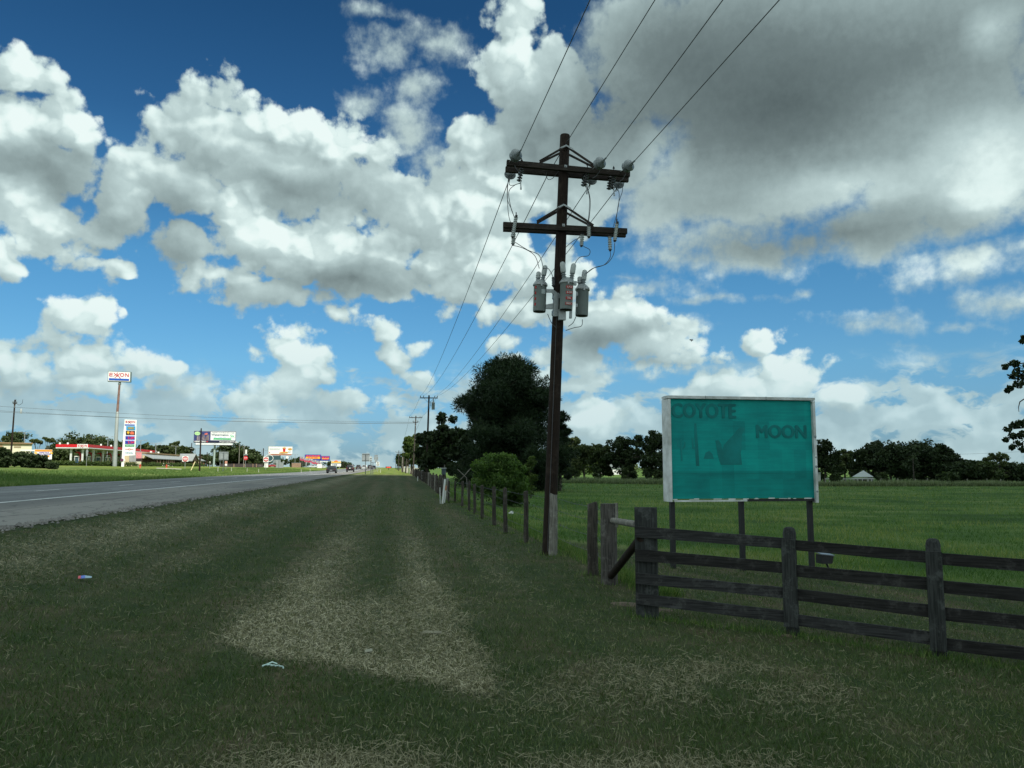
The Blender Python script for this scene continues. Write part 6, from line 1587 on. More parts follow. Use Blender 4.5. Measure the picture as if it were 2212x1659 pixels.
# other bare poles on the left
for (px, d, top, w, lab) in ((431.2, 150, 927, .17, 'tall dark pole in front of the watermelon billboard'), (412, 300, 957, .2, 'dark pole left of the tall dark billboard pole'), (446.3, 330, 977, .24, 'stubby blue grey pole top between the store and the billboard column'),
                             (515.8, 300, 959.5, .16, 'dark pole joined by a wire arm to its pale neighbour, right of the watermelon billboard'), (526, 290, 962, .16, 'pale pole right of the watermelon billboard carrying a small white can'), (567.6, 400, 968.5, .30, 'thick dark pole left of the second round red sign'),
                             (563, 395, 985, .34, 'short black pole with a boxy head left of the second round red sign'), (741.5, 600, 995, .25, 'tiny far pole right of the price board')):
    q, p, k = prop('utility_pole', lab, 'utility pole', px, d); H = hgt(top, p); mb = MB(); mb.tube([(0, 0, 0), (px * 0, 0, H)], [w, w * .7], 8); part('pole', mb, M_PALE if 'pale' in lab else M_POLE, q)
    if px == 431.2:
        mb = MB(); mb.box((-.1, 0, H - .35), (.5, .1, .08)); mb.lathe([(.05, 0), (.12, .05), (.06, .2)], (0, 0, H), n=8); part('pole_top_fitting', mb, M_BLACK, q)
    if px == 526: mb = MB(); mb.lathe([(.35, 0), (.35, 1.6)], (.7, 0, H - 3.2), n=10); part('white_can', mb, M_WHITE, q)
    if px == 515.8: mb = MB(); mb.box((1.0, 0, H - .8), (5.2, .12, .14)); part('crossarm', mb, M_POLE, q)
    if px == 563: mb = MB(); mb.box((0, -.1, H - .6), (1.0, .6, 1.4)); part('boxy_head', mb, M_BLACK, q)
# leaning yellow-white guy marker
q, p, k = prop('guy_marker', 'leaning yellow and white guy wire marker before the store gable', 'marker', 417.5, 150)
mb = MB(); mb.tube([(-.4, 0, 0), (.3, 0, hgt(997, p))], .09, 6); part('marker', mb, mat('yellow_white', (.70, .62, .34), .5, .2, 1), q)

# ------------------------------------------------------------------ billboards
q, p, k = prop('billboard', 'big billboard on one column reading Watermelon 5k, left of the big oak', 'billboard', 464, 295, ref=945)
X = lambda a: (a - 464) * k; Z = lambda y_: hgt(y_, p)
mb = MB(); mb.tube([(0, .6, 0), (X(464.8), .6, Z(961))], 4.4 / 2 * k, 14); part('column', mb, mat('pale_green_column', (.30, .38, .36), .5, .1, .5), q)
mb = MB(); mb.box((X(464.5), .3, Z(944)), (86 * k, .9, 26 * k)); part('frame', mb, M_GREYS, q)
panel(422, 506.5, 932.3, 956.3, mat('night_print', (.03, .045, .16), .6, .3, .6), 'poster', -.15, .08)
panel(455.4, 506, 932.8, 951.2, M_WHITE, 'white_half', -.23, .05); panel(422, 506.5, 952.4, 956.6, mat('navy_print', (.01, .012, .04), .6), 'navy_band', -.22, .06)
panel(426, 501, 957, 961.2, mat('white_skirt', (.70, .74, .72), .6), 'skirt', -.1, .06); panel(424, 505, 961.4, 962.2, M_BLACK, 'catwalk', -.2, 1.0)
rs = random.Random(9); mb = MB()
for j in range(26): x_ = rs.uniform(426, 453); z_ = rs.uniform(938, 951); w_ = rs.uniform(.8, 2.4) * k; mb.prism([(X(x_) - w_ / 2, Z(951.8)), (X(x_) + w_ / 2, Z(951.8)), (X(x_) + w_ * .3, Z(z_)), (X(x_) - w_ * .3, Z(z_ + 1))], -.26 - .0005 * j, -.23)
part('crowd_picture', mb, mat('crowd_print', (.20, .16, .17), .6, .5, .9), q)
mb = MB(); mb.prism([(X(443), Z(937)), (X(448), Z(935)), (X(450), Z(938)), (X(446), Z(940)), (X(443), Z(939))], -.27, -.25); part('red_picture_patch', mb, mat('coral_print', (.5, .12, .10), .6), q)
mb = MB(); mb.lathe([(4.0 * k, 0), (4.0 * k, .05)], (0, 0, 0), (0, -1, 0), 20); o = part('green_oval', mb, mat('lime_print', (.40, .62, .30), .6), q); o.location = (X(428.6), -.24, Z(937)); o.scale = (1.42, 1, 1)
for s_, xx, yy, sz_, w_, m_ in (('Watermelon', 474.5, 939.6, 7.0, 35.5, mat('slate_print', (.06, .10, .14), .6)), ('5k', 499.5, 942, 8.5, 9.6, mat('green_letter', (.10, .42, .24), .6)), ('Run / Walk / Roll', 474.5, 944.6, 3.2, 25, M_PBL), ('HONORING FALLEN SERVICE MEN & WOMEN', 481, 935, 2.2, 46, mat('slate_print', (.06, .10, .14), .6)),
                                ('HEMPSTEAD', 435, 954.3, 4.0, 23, M_WHITE), ('WatermelonRFTF.org', 492, 954.5, 3.6, 37, M_WHITE)):
    o = part('lettering', text_mesh(s_, sz_ * k, mat=m_, extrude=.02, bold=.03 if sz_ > 5 else .015, width=w_ * k), None, q); o.location = (X(xx), -.29, Z(yy))
o = part('lettering', text_mesh('Run for the Fallen', 1.9 * k, mat=mat('green_letter', (.10, .42, .24), .6), extrude=.02, width=8.5 * k), None, q); o.location = (X(428.6), -.30, Z(937)); o.rotation_euler = (0, R(-8), 0)
mb = MB(); mb.prism([(X(460), Z(950)), (X(462.5), Z(948)), (X(460), Z(946.2)), (X(499), Z(946.6)), (X(496.5), Z(948.4)), (X(499), Z(950.2))], -.29, -.28); part('green_ribbon', mb, mat('ribbon_green', (.05, .40, .16), .6), q)
o = part('lettering', text_mesh('5k Shirt & Dog Medal', 2.0 * k, mat=M_OLV, extrude=.02, width=26 * k), None, q); o.location = (X(480), -.30, Z(948.3))
mb = MB(); mb.box((X(449), -.29, Z(954.3)), (3 * k, .02, 2.0 * k)); part('flag_print', mb, M_REDL, q)
o = part('lettering', text_mesh('CCOA', 2.4 * k, mat=M_GREYS, extrude=.02, width=8 * k), None, q); o.location = (X(464), -.17, Z(959.2))
mb = MB(); mb.tube([(X(467), 0, Z(967.5)), (X(471), 0, Z(967.5)), (X(471), 0, Z(962))], .12, 4); part('ladder_bracket', mb, M_GREYS, q)
# second billboard (food picture)
q, p, k = prop('billboard', 'white food advert billboard on a dark red column beyond the big oak', 'billboard', 605, 430, ref=973)
X = lambda a: (a - 605) * k; Z = lambda y_: hgt(y_, p)
mb = MB(); mb.tube([(0, .6, 0), (0, .6, Z(983))], 2.8 / 2 * k, 12); part('column', mb, mat('dark_red_column', (.10, .035, .04), .6), q)
mb = MB(); mb.box((X(605.5), .3, Z(973)), (51 * k, .9, 17 * k)); part('frame', mb, M_GREYS, q)
panel(581.2, 630.6, 965, 980.8, M_WHITE, 'poster', -.15, .08); panel(583, 629, 981, 983.6, mat('brown_skirt', (.35, .13, .07), .6, .2, 1), 'skirt', -.1, .08)
for y_, xa_, xb_ in ((969.7, 583.5, 606), (971.8, 583.5, 605)): mb = MB(); [mb.box((X(x_), -.24, Z(y_)), (1.0 * k, .02, .9 * k)) for x_ in np.arange(xa_, xb_, 1.35)]; part('advert_words', mb, mat('slate_print', (.06, .10, .14), .6), q)
mb = MB(); mb.box((X(583.4), -.25, Z(978)), (2.0 * k, .02, 2.2 * k)); part('red_badge', mb, M_REDL, q)
mb = MB(); mb.prism([(X(611.5), Z(978)), (X(615.5), Z(978)), (X(616.5), Z(969)), (X(610.5), Z(969))], -.26, -.24); part('red_box_picture', mb, M_REDL, q)
M_FRY = mat('fried_print', (.55, .30, .08), .6, .4, 1.5)
for (x_, y_, rx_, rz_) in ((613.5, 968, 4, 1.7), (611, 978, 7, 2.2), (618, 977.6, 4, 2), (625.5, 970.3, 4.4, 2.5), (606, 979, 2.8, 1.2)):
    mb = MB(); mb.lathe([(1, 0), (1, .02)], (0, 0, 0), (0, -1, 0), 14); o = part('food_picture', mb, M_FRY, q); o.location = (X(x_), -.27 - .003 * rx_, Z(y_)); o.scale = (rx_ * k, 1, rz_ * k)
mb = MB(); [mb.box((X(x_), -.25, Z(y_)), (1.4 * k, .02, .9 * k)) for x_, y_ in ((622.5, 975.5), (624.5, 975.5), (626.5, 975.5), (622.5, 977.6), (624.5, 977.6), (626.5, 977.6))]; part('advert_words', mb, mat('slate_print', (.06, .10, .14), .6), q)
# dark board below it
q, p, k = prop('notice_board', 'dark blue green board with white lettering under the food advert billboard', 'sign', 590, 400)
X = lambda a: (a - 590) * k; Z = lambda y_: hgt(y_, p)
panel(574.5, 605, 985, 998, mat('dark_green_blue', (.025, .07, .085), .6), 'board', .1, .15); panel(576, 603, 983.8, 985, M_GREYS, 'top_rail', .1, .2)
for s_, y_, w_ in (('Real Estate', 987, 8), ('Muse Building', 989.6, 17.5), ('Property', 992.4, 11), ('979-826', 995.4, 9)): o = part('lettering', text_mesh(s_, 2.8 * k, mat=M_WHITE, extrude=.02, bold=.03, width=w_ * k), None, q); o.location = (X(594), -.02, Z(y_))
mb = MB(); mb.tube([(X(581) + 2.0 * math.cos(a), -.05, Z(990) + 1.7 * math.sin(a)) for a in np.linspace(-2.4, 2.4, 14)], .16, 4); part('swirl_emblem', mb, M_WHITE, q)
for a in (577, 603): mb = MB(); mb.box((X(a), .2, Z(990) / 2), (.3, .3, Z(990))); part('post', mb, M_GREYS, q)

# ------------------------------------------------------------------ traffic signs seen from behind or in front
def post_(q, x_, H, r=.05, m_=M_GALV): mb = MB(); mb.tube([(x_, .06, -.1), (x_, .06, H)], r, 6); part('post', mb, m_, q)
def do_not_enter(px, ya, yb, w, d, lab):
    q, p, k = prop('traffic_sign', lab, 'traffic sign', px, d); z0_, z1_ = hgt(yb, p), hgt(ya, p); zc = (z0_ + z1_) / 2; s_ = w * k
    post_(q, 0, z1_, .06)
    mb = MB(); mb.box((0, 0, zc), (s_, .05, z1_ - z0_)); part('plate', mb, M_WHITE, q)
    mb = MB(); mb.lathe([(s_ * .45, 0), (s_ * .45, .03)], (0, -.03, zc), (0, -1, 0), 24); part('red_disc', mb, mat('sign_red', (.50, .02, .035), .5), q)
    mb = MB(); mb.box((0, -.08, zc), (s_ * .72, .03, s_ * .16)); part('white_bar', mb, M_WHITE, q)
    for tx, dz in (('DO NOT', .24), ('ENTER', -.24)): o = part('lettering', text_mesh(tx, s_ * .20, mat=M_WHITE, extrude=.01, bold=.004, width=s_ * .42), None, q); o.location = (0, -.075, zc + dz * s_)
do_not_enter(399.5, 985.6, 997.2, 12.2, 180, 'do not enter sign before the store porch, left of the billboard pole'); do_not_enter(574, 986.6, 998.4, 10.8, 230, 'do not enter sign before the dark board under the food billboard')
q, p, k = prop('traffic_sign', 'small red octagonal stop sign before the big oak', 'traffic sign', 530, 270); zc = hgt(989.4, p); s_ = 4.6 * k
post_(q, 0, zc + s_, .07); mb = MB(); mb.prism([(s_ * math.cos(PI / 8 + i * PI / 4), zc + 1.05 * s_ * math.sin(PI / 8 + i * PI / 4)) for i in range(8)], -.03, .0); part('plate', mb, mat('sign_red', (.50, .02, .035), .5), q)
o = part('lettering', text_mesh('STOP', s_ * .6, mat=M_WHITE, extrude=.01, bold=.01, width=s_ * 1.3), None, q); o.location = (0, -.05, zc)
mb = MB(); mb.box((0, 0, zc + s_ * 1.55), (s_ * 1.9, .04, s_ * .4)); part('street_name_plate', mb, M_GREYS, q)
def back_sign(lab, px, xa, xb, ya, yb, d, posts_=(0,), notch=True):
    q, p, k = prop('traffic_sign', lab, 'traffic sign', px, d); z0_, z1_ = hgt(yb, p), hgt(ya, p)
    mb = MB(); mb.box((((xa + xb) / 2 - px) * k, .1, (z0_ + z1_) / 2), ((xb - xa) * k, .04, z1_ - z0_)); part('plate', mb, M_GREYS, q)
    if notch: 
        for f in (.12, .88): mb = MB(); mb.box((((xa + xb) / 2 - px) * k, .05, z0_ + (z1_ - z0_) * f), ((xb - xa) * k * .92, .05, .08)); part('stiffener', mb, mat('dark_bracket', (.10, .12, .13), .6), q)
    for x_ in posts_: mb = MB(); mb.tube([(x_ * k, 0, -.1), (x_ * k, 0, z1_ - .1)], .07, 6); part('post', mb, mat('dark_bracket', (.10, .12, .13), .6), q)
back_sign('wide blank sign back on one post, before the big oak', 482, 472.8, 491.8, 976, 993.8, 165); back_sign('pair of small blank sign backs below the food billboard', 598, 590.5, 605.5, 993.4, 1000, 260, (-4, 4), False)
back_sign('big square grey sign back at the crest of the right verge', 789.5, 781.4, 798.2, 979.6, 997, 150)
q, p, k = prop('traffic_sign', 'narrow sign back with two dark shields, right beside the big square back', 'traffic sign', 801, 148)
mb = MB(); mb.box((-.05, .1, (hgt(997, p) + hgt(986, p)) / 2), (5.4 * k, .04, 11 * k)); part('plate', mb, mat('pale_back', (.38, .42, .42), .5), q)
for y_ in (990.6, 995.4): mb = MB(); mb.prism([(-2.0 * k, hgt(y_ - 1.3, p)), (0, hgt(y_ + 1.2, p)), (2.0 * k, hgt(y_ - 1.3, p)), (0, hgt(y_ - .2, p))], .02, .06); part('dark_shield', mb, M_BLACK, q)  # two dark V-shaped shields on the plate
mb = MB(); mb.tube([(.05, 0, -.1), (0, 0, hgt(997, p))], .08, 6); part('post', mb, mat('dark_bracket', (.10, .12, .13), .6), q)
q, p, k = prop('traffic_sign', 'stacked route marker backs hung on a bent arm post', 'traffic sign', 805.5, 152)
for xa_, xb_, ya_, yb_ in ((808.6, 815.4, 982.6, 985.6), (807.6, 816.4, 986.2, 993.2), (809.2, 815, 993.8, 997.6)): mb = MB(); mb.box((((xa_ + xb_) / 2 - 805.5) * k, .08, (hgt(ya_, p) + hgt(yb_, p)) / 2), ((xb_ - xa_) * k, .04, (yb_ - ya_) * k)); part('plate', mb, M_GREYS, q)
mb = MB(); mb.tube([(0, 0, -.1), (0, 0, hgt(999, p)), (6 * k, 0, hgt(999, p)), (6.4 * k, 0, hgt(997, p))], .06, 6); mb.tube([(-4 * k, 0, hgt(999, p)), (0, 0, hgt(999, p))], .05, 5); part('post', mb, mat('dark_bracket', (.10, .12, .13), .6), q)
q, p, k = prop('traffic_sign', 'white speed limit sign at the crest of the verge', 'traffic sign', 816, 215); z0_, z1_ = hgt(1006.6, p), hgt(997.6, p)
mb = MB(); mb.box((0, 0, (z0_ + z1_) / 2), (6.6 * k, .04, z1_ - z0_)); part('plate', mb, M_WHITE, q); post_(q, 0, z0_)
for tx, dz, sz_ in (('SPEED', .34, 1.3), ('LIMIT', .16, 1.3), ('65', -.22, 5.0)): o = part('lettering', text_mesh(tx, sz_ * k * 1.1, mat=M_BLACK, extrude=.01, bold=.01), None, q); o.location = (0, -.04, (z0_ + z1_) / 2 + dz * (z1_ - z0_))
q, p, k = prop('message_board', 'low dark electronic board glowing red at the end of the verge', 'sign', 839.5, 330)
mb = MB(); mb.box((0, 0, hgt(1009.5, p)), (13 * k, .5, 3.6 * k)); part('cabinet', mb, mat('cabinet_black', (.03, .025, .03), .5), q)
o = part('lettering', text_mesh('-25 MPH-', 2.8 * k, mat=mat('led_orange_red', (.6, .05, .02), .5, emit=((1, .12, .04), 1.0)), extrude=.04, bold=.03, width=10 * k), None, q); o.location = (0, -.28, hgt(1009.5, p)); mb = MB(); mb.box((0, 0, hgt(1009.5, p) / 2), (.3, .3, hgt(1009.5, p))); part('post', mb, M_BLACK, q)
# firework signs, flags, motel board
M_NAVYP = mat('navy_poster', (.03, .05, .28), .6, .1, .5)
for (xa_, xb_, ya_, yb_, lab, tx, cx_) in ((658.7, 693, 982, 995, 'wide blue and yellow fireworks billboard with red lettering', ('CRUSH FIRE WORK', '281-330 OPEN'), 676), (693.6, 712.3, 985, 995.6, 'narrower blue and yellow fireworks billboard to the right of the wide one', ('FIRE WORK', 'OPEN'), 703)):
    q, p, k = prop('billboard', lab, 'billboard', cx_, 500, ref=990); X = lambda a: (a - cx_) * k; Z = lambda y_: hgt(y_, p)
    panel(xa_, xb_, ya_, yb_, M_NAVYP, 'poster', .1, .3); panel(xa_ + 2, xb_ - 2, ya_ + 5.0, yb_ - 3.6, M_YEL, 'yellow_oval', -.2, .04)
    for tx_, y_, sz_, w_ in ((tx[0], ya_ + 3.2, 4.2, (xb_ - xa_) * .88), (tx[1], ya_ + 7.2, 2.6, (xb_ - xa_) * .6)): o = part('lettering', text_mesh(tx_, sz_ * k, mat=mat('hot_red', (.75, .06, .08), .6), extrude=.03, bold=.06, width=w_ * k), None, q); o.location = (0, -.30, Z(y_))
    if xa_ > 690: panel(691, 709, 996, 997.4, M_WHITE, 'white_strip', .1, .3); mb = MB(); mb.box((X(696.5), .3, Z(997) / 2), (1.6 * k, .6, Z(997))); part('column', mb, M_GREYS, q)
    else:
        for a in (662, 690): mb = MB(); mb.box((X(a), .3, Z(994) / 2), (.5, .4, Z(994))); part('post', mb, M_GREYS, q)
rs = random.Random(4)
M_FLW = mat('flag_white', (.75, .72, .72), .7); M_FLR = mat('flag_red', (.60, .06, .09), .7); M_FLB = mat('flag_blue', (.08, .09, .28), .7)
fxs = [647, 650, 653, 656.5, 660, 663, 666, 669.5, 673, 676, 679, 682.5, 686, 689]
for i, px in enumerate(fxs):
    top = 986 + i * .75 + rs.uniform(-1, 1.5); q, p, k = prop('flag', 'red and white flag on a pole, %s from the left of the flag row' % ORD[i], 'flag', px, 455, 'flags in a row before the fireworks billboard')
    H = hgt(top, p); mb = MB(); mb.tube([(0, 0, 0), (0, 0, H)], .07, 5); part('flagpole', mb, M_GREYS, q); w_ = rs.uniform(.9, 1.5)
    mb = MB(); mb.add([(0, 0, H), (w_, .3, H - .5), (w_, .3, H - 1.6), (0, 0, H - 1.1), (w_ * .5, -.25, H - .1), (w_ * .5, -.25, H - 1.3)], [(0, 3, 5, 4), (4, 5, 2, 1), (4, 5, 3, 0), (1, 2, 5, 4)]); o = part('white_stripe', mb, M_FLW, q)
    mb = MB(); mb.add([(0, 0, H - 1.1), (w_ * .5, -.25, H - 1.3), (w_, .3, H - 1.6), (w_, .3, H - 2.7), (w_ * .5, -.25, H - 2.4), (0, 0, H - 2.1)], [(0, 5, 4, 1), (1, 4, 3, 2)]); part('red_stripe', mb, M_FLR, q)
    mb = MB(); mb.box((.25, -.05, H - 1.0), (.45, .06, 1.9)); part('blue_field', mb, M_FLB, q)
q, p, k = prop('motel_sign', 'two-part roadside board with a rainbow picture over a white price board', 'sign', 725.5, 520); X = lambda a: (a - 725.5) * k; Z = lambda y_: hgt(y_, p)
panel(715.5, 736, 993.4, 1000.5, mat('cream_print', (.60, .58, .50), .6), 'upper_board', .1, .3); panel(716, 735.5, 997.2, 999.6, M_YEL, 'yellow_stripe', -.2, .03); panel(716.5, 735, 994.2, 995.6, M_PBL, 'blue_stripe', -.2, .03)
mb = MB(); mb.prism([(X(721), Z(997.2)), (X(730), Z(997.2)), (X(728.5), Z(995.2)), (X(725.5), Z(994.4)), (X(722.5), Z(995.2))], -.26, -.2); part('red_arch_picture', mb, M_ORR, q)
panel(715, 736.2, 1001.6, 1007.6, M_WHITE, 'price_board', .1, .3)
o = part('lettering', text_mesh('$184E', 4.4 * k, mat=mat('price_blue', (.03, .06, .16), .6), extrude=.03, bold=.05, width=10.5 * k), None, q); o.location = (X(723), -.22, Z(1004.4)); mb = MB(); [mb.box((X(a), .3, Z(1003) / 2), (.5, .4, Z(1003))) for a in (718, 733)]; part('posts', mb, M_GREYS, q)
# blank white disc sign, street signs etc.
for (px, ya_, yb_, w, d, m_, nm, lab) in ((620, 985.6, 990.4, 5.6, 420, M_WHITE, 'disc', 'round white disc sign below the food billboard'), (612, 996, 1000, 3.4, 380, M_GREYS, 'plate', 'small pale sign plate right of the paired sign backs'), (662, 997.6, 1001, 3.0, 400, M_GREYS, 'plate', 'small pale sign plate below the flags'),
                             (453, 996.4, 1000, 3.2, 190, mat('pale_disc', (.42, .42, .38), .6), 'disc', 'pale round disc on a post beside the tall dark billboard pole'), (488, 996, 1001.5, 5, 190, mat('sign_orange_white', (.50, .24, .18), .6), 'plate', 'orange sign over a white plate behind the wide blank sign back'), (190, 0, 0, 0, 0, None, '', '')):
    if not d: continue
    q, p, k = prop('roadside_sign', lab, 'sign', px, d); zc = (hgt(ya_, p) + hgt(yb_, p)) / 2; mb = MB()
    if nm == 'disc': mb.lathe([(w * k / 2, 0), (w * k / 2, .05)], (0, 0, zc), (0, -1, 0), 16)
    else: mb.box((0, 0, zc), (w * k, .05, (yb_ - ya_) * k))
    part(nm, mb, m_, q); post_(q, 0, zc)
    if px == 488: mb = MB(); mb.box((0, -.03, hgt(1004, p)), (4.5 * k, .05, 4 * k)); part('white_plate', mb, M_WHITE, q)
q, p, k = prop('traffic_sign', 'long grey oval sign back hanging in front of the second pump', 'traffic sign', 186.2, 175); mb = MB(); mb.prism([(-2.2 * k, hgt(975, p)), (-1.6 * k, hgt(985, p)), (1.4 * k, hgt(985, p)), (2.4 * k, hgt(975, p)), (1.6 * k, hgt(971, p)), (-1.4 * k, hgt(971, p))], 0, .05); part('plate', mb, M_GREYS, q); post_(q, 0, hgt(985, p))
# dark board fence under the big oak
q, p, k = prop('board_fence', 'dark plank fence under the big round oak', 'fence', 521, 300); X = lambda a: (a - 521) * k; Z = lambda y_: hgt(y_, p)
M_FEN = mat('dark_fence_planks', (.055, .045, .045), .85, .3, 2)
pm = MB(); pm.box((0, 0, Z(1001.8) / 2), (1.9 * k, .05, Z(1001.8))); pmm = pm.mesh('plank', M_FEN)
for j in range(40): o = part('plank', pmm, None, q); o.location = (X(479 + j * 2.2), .04 * rs.random(), rs.uniform(-.05, .05))
for a in (490, 506, 527, 545, 552): mb = MB(); mb.box((X(a), -.1, Z(1002) / 2), (.30, .16, Z(1002))); part('post', mb, M_PPOST, q)
# parked things along the frontage
def car(name, label, p, rz, L0=4.5, W0=1.8, H0=1.45, paint=(.02, .02, .025), kind='sedan', cat='car', group=None, simple=False):
    q = thing(name, label, cat, p, rz, group); pm_ = mat('car_paint_%d' % (int(paint[0] * 1000) + int(paint[2] * 7000)), paint, .3, .04, 2, .1, spec=.6)
    if kind == 'sedan': pr = [(-L0 / 2, .32), (-L0 / 2, .70), (-L0 * .46, .88), (-L0 * .33, .95), (-L0 * .20, H0 - .06), (-L0 * .05, H0), (L0 * .10, H0 - .02), (L0 * .24, .98), (L0 * .44, .84), (L0 / 2, .62), (L0 / 2, .30)]
    elif kind == 'suv': pr = [(-L0 / 2, .38), (-L0 / 2, 1.0), (-L0 * .485, 1.1), (-L0 * .45, H0 - .08), (-L0 * .40, H0), (L0 * .12, H0), (L0 * .25, 1.15), (L0 * .45, 1.02), (L0 / 2, .75), (L0 / 2, .36)]
    else: pr = [(-L0 / 2, .45), (-L0 / 2, 1.05), (-L0 * .10, 1.07), (-L0 * .07, H0 - .05), (L0 * .0, H0), (L0 * .13, H0 - .02), (L0 * .23, 1.12), (L0 * .46, 1.02), (L0 / 2, .8), (L0 / 2, .42)]
    # body: profile along y (front = +y), narrowed roof
    bm = bmesh.new(); rings = []
    for s_, ins in ((-1, 0), (-1, .0), (1, 0)): pass
    def wid(z): return W0 / 2 * (1 - .20 * max(0, (z - .85)) / max(.2, H0 - .85))
    ls = [bm.verts.new((-wid(z), y_, z)) for y_, z in pr]; rs_ = [bm.verts.new((wid(z), y_, z)) for y_, z in pr]; n_ = len(pr)
    for i in range(n_): j = (i + 1) % n_; bm.faces.new((ls[i], rs_[i], rs_[j], ls[j]))
    bm.faces.new(list(reversed(rs_))); bm.faces.new(ls); bmesh.ops.recalc_face_normals(bm, faces=bm.faces)
    bmesh.ops.bevel(bm, geom=list(bm.edges), offset=.05, segments=2, affect='EDGES', profile=.6)
    me_ = bpy.data.meshes.new('body'); bm.to_mesh(me_); bm.free(); me_.materials.append(pm_); [setattr(f, 'use_smooth', True) for f in me_.polygons]; part('body', me_, None, q)
    zl_, zh_ = (.98, H0 - .12) if kind != 'suv' else (1.15, H0 - .2); yb_ = -L0 * (.275 if kind == 'sedan' else (.478 if kind == 'suv' else .09))
    G_ = mat('car_glass', (.015, .018, .02), .1, spec=.8); dy = L0 * (.12 if kind == 'sedan' else .02)
    mb = MB(); mb.add([(-wid(zl_) * .86, yb_ - dy * .55 - .03, zl_), (wid(zl_) * .86, yb_ - dy * .55 - .03, zl_), (wid(zh_) * .84, yb_ + dy * .5 - .035, zh_), (-wid(zh_) * .84, yb_ + dy * .5 - .035, zh_)], [(0, 1, 2, 3)]); mb.s[0] = False; part('rear_window', mb, G_, q)
    for s_ in (-1, 1):
        mb = MB(); y0_, y1_ = (-L0 * .24, L0 * .16) if kind == 'sedan' else ((-L0 * .42, L0 * .17) if kind == 'suv' else (-L0 * .06, L0 * .16)); mb.add([(s_ * (wid(zl_) + .006), y0_, zl_), (s_ * (wid(zl_) + .006), y1_, zl_), (s_ * (wid(zh_) + .006), y1_ - .25, zh_), (s_ * (wid(zh_) + .006), y0_ + .12, zh_)], [(0, 1, 2, 3)]); part('side_window', mb, G_, q)
        mb = MB(); mb.box((s_ * W0 * .42, -L0 / 2 - .01, .82 if kind == 'sedan' else 1.0), (W0 * .13, .06, .14 if kind == 'sedan' else .34)); part('tail_light', mb, mat('tail_light_red', (.12, .008, .008), .3), q)
        mb = MB(); mb.box((s_ * (W0 / 2 + .08), L0 * .13, 1.02), (.18, .1, .12)); part('wing_mirror', mb, pm_, q)
        for y_ in (-L0 * .31, L0 * .31):
            mb = MB(); mb.lathe([(.20, -.11), (.33, -.11), (.34, -.06), (.34, .06), (.33, .11), (.20, .11)], (0, 0, 0), (1, 0, 0), 18); w_ = part('wheel', mb, mat('tyre_rubber', (.015, .015, .015), .9), q); w_.location = (s_ * (W0 / 2 - .12), y_, .34)
            mb = MB(); mb.lathe([(.02, .115 * s_), (.19, .10 * s_), (.2, .08 * s_)] if s_ > 0 else [(.2, -.08), (.19, -.10), (.02, -.115)], (0, 0, 0), (1, 0, 0), 14); part('rim', mb, M_GALV, w_)
    mb = MB(); mb.box((0, -L0 / 2 - .03, .62 if kind == 'sedan' else .75), (.50, .03, .15)); part('number_plate', mb, M_GREYS, q)
    mb = MB(); mb.box((0, -L0 / 2 - .02, .40), (W0 * .9, .10, .16)); part('bumper', mb, M_BLACK if paint[0] < .3 else M_GALV, q)
    if kind == 'suv': mb = MB(); mb.lathe([(.05, 0), (.30, .01), (.33, .08), (.30, .16), (.05, .17)], (0, -L0 / 2 - .02, .98), (0, -1, 0), 16); part('spare_wheel', mb, mat('tyre_rubber', (.015, .015, .015), .9), q); m2 = MB(); m2.lathe([(.02, 0), (.15, .01)], (0, -L0 / 2 - .195, .98), (0, -1, 0), 12); part('spare_cover', m2, M_WHITE, q)
    return q
def onroad(px, d):
    p = pt(px, 1010, d); return Vector((p.x, p.y, float(zt(p.x, p.y)) + .04))
car('black_car', 'black sedan driving away, nearest vehicle on the highway', onroad(717, 163), 0, 4.6, 1.95, 1.52, (.007, .008, .010))
car('suv', 'dark maroon SUV with a spare wheel, behind the black sedan', onroad(757, 205), 0, 4.6, 1.95, 1.85, (.020, .010, .012), 'suv')
car('pickup_truck', 'brown pickup truck left of the white pickup at the crest', onroad(774.5, 330), 0, 5.4, 2.0, 1.9, (.06, .045, .04), 'pickup', 'pickup truck'); car('pickup_truck', 'white pickup truck at the crest of the road', onroad(787, 322), 0, 5.4, 2.0, 1.85, (.55, .57, .57), 'pickup', 'pickup truck')
car('suv', 'dark SUV at the crest behind the sign posts', onroad(799.5, 335), 0, 4.8, 2.0, 1.9, (.03, .032, .04), 'suv'); car('black_car', 'small dark car partly behind the SUV at the crest', onroad(807, 345), 0, 4.5, 1.9, 1.6, (.025, .027, .035))
for (px, d, c, lab, rz) in ((699.5, 420, (.7, .7, .7), 'white parked car before the motel board, facing the road', .1), (676, 430, (.55, .57, .58), 'pale parked car below the fireworks flags', 1.4), (552, 330, (.5, .45, .4), 'pale parked car at the plank fence', 1.5), (588, 400, (.35, .03, .03), 'dark red parked car under the dark board', 1.4)): car('parked_car', lab, base(px, d), rz, 4.5, 1.8, 1.5, c)
for (px, d, w_, h_, m_, lab) in ((690, 440, 2.6, 2.2, M_WHITE, 'small white box trailer right of the parked cars'), (604, 330, 3.0, 2.2, M_GREYS, 'pale grey crates pile before the dark board'), (640, 440, 5, 2.4, M_PPOST, 'brown low stall left of the parked cars'), (575, 330, 1.5, 1.8, M_WHITE, 'white upright box left of the second do not enter sign')):
    q, p, k = prop('storage_box', lab, 'box', px, d); mb = MB(); mb.box((0, 1, h_ / 2), (w_, 2, h_)); part('body', mb, m_, q); mb = MB(); mb.box((0, 1, h_ + .08), (w_ * 1.06, 2.1, .16)); part('lid', mb, M_GREYS, q)
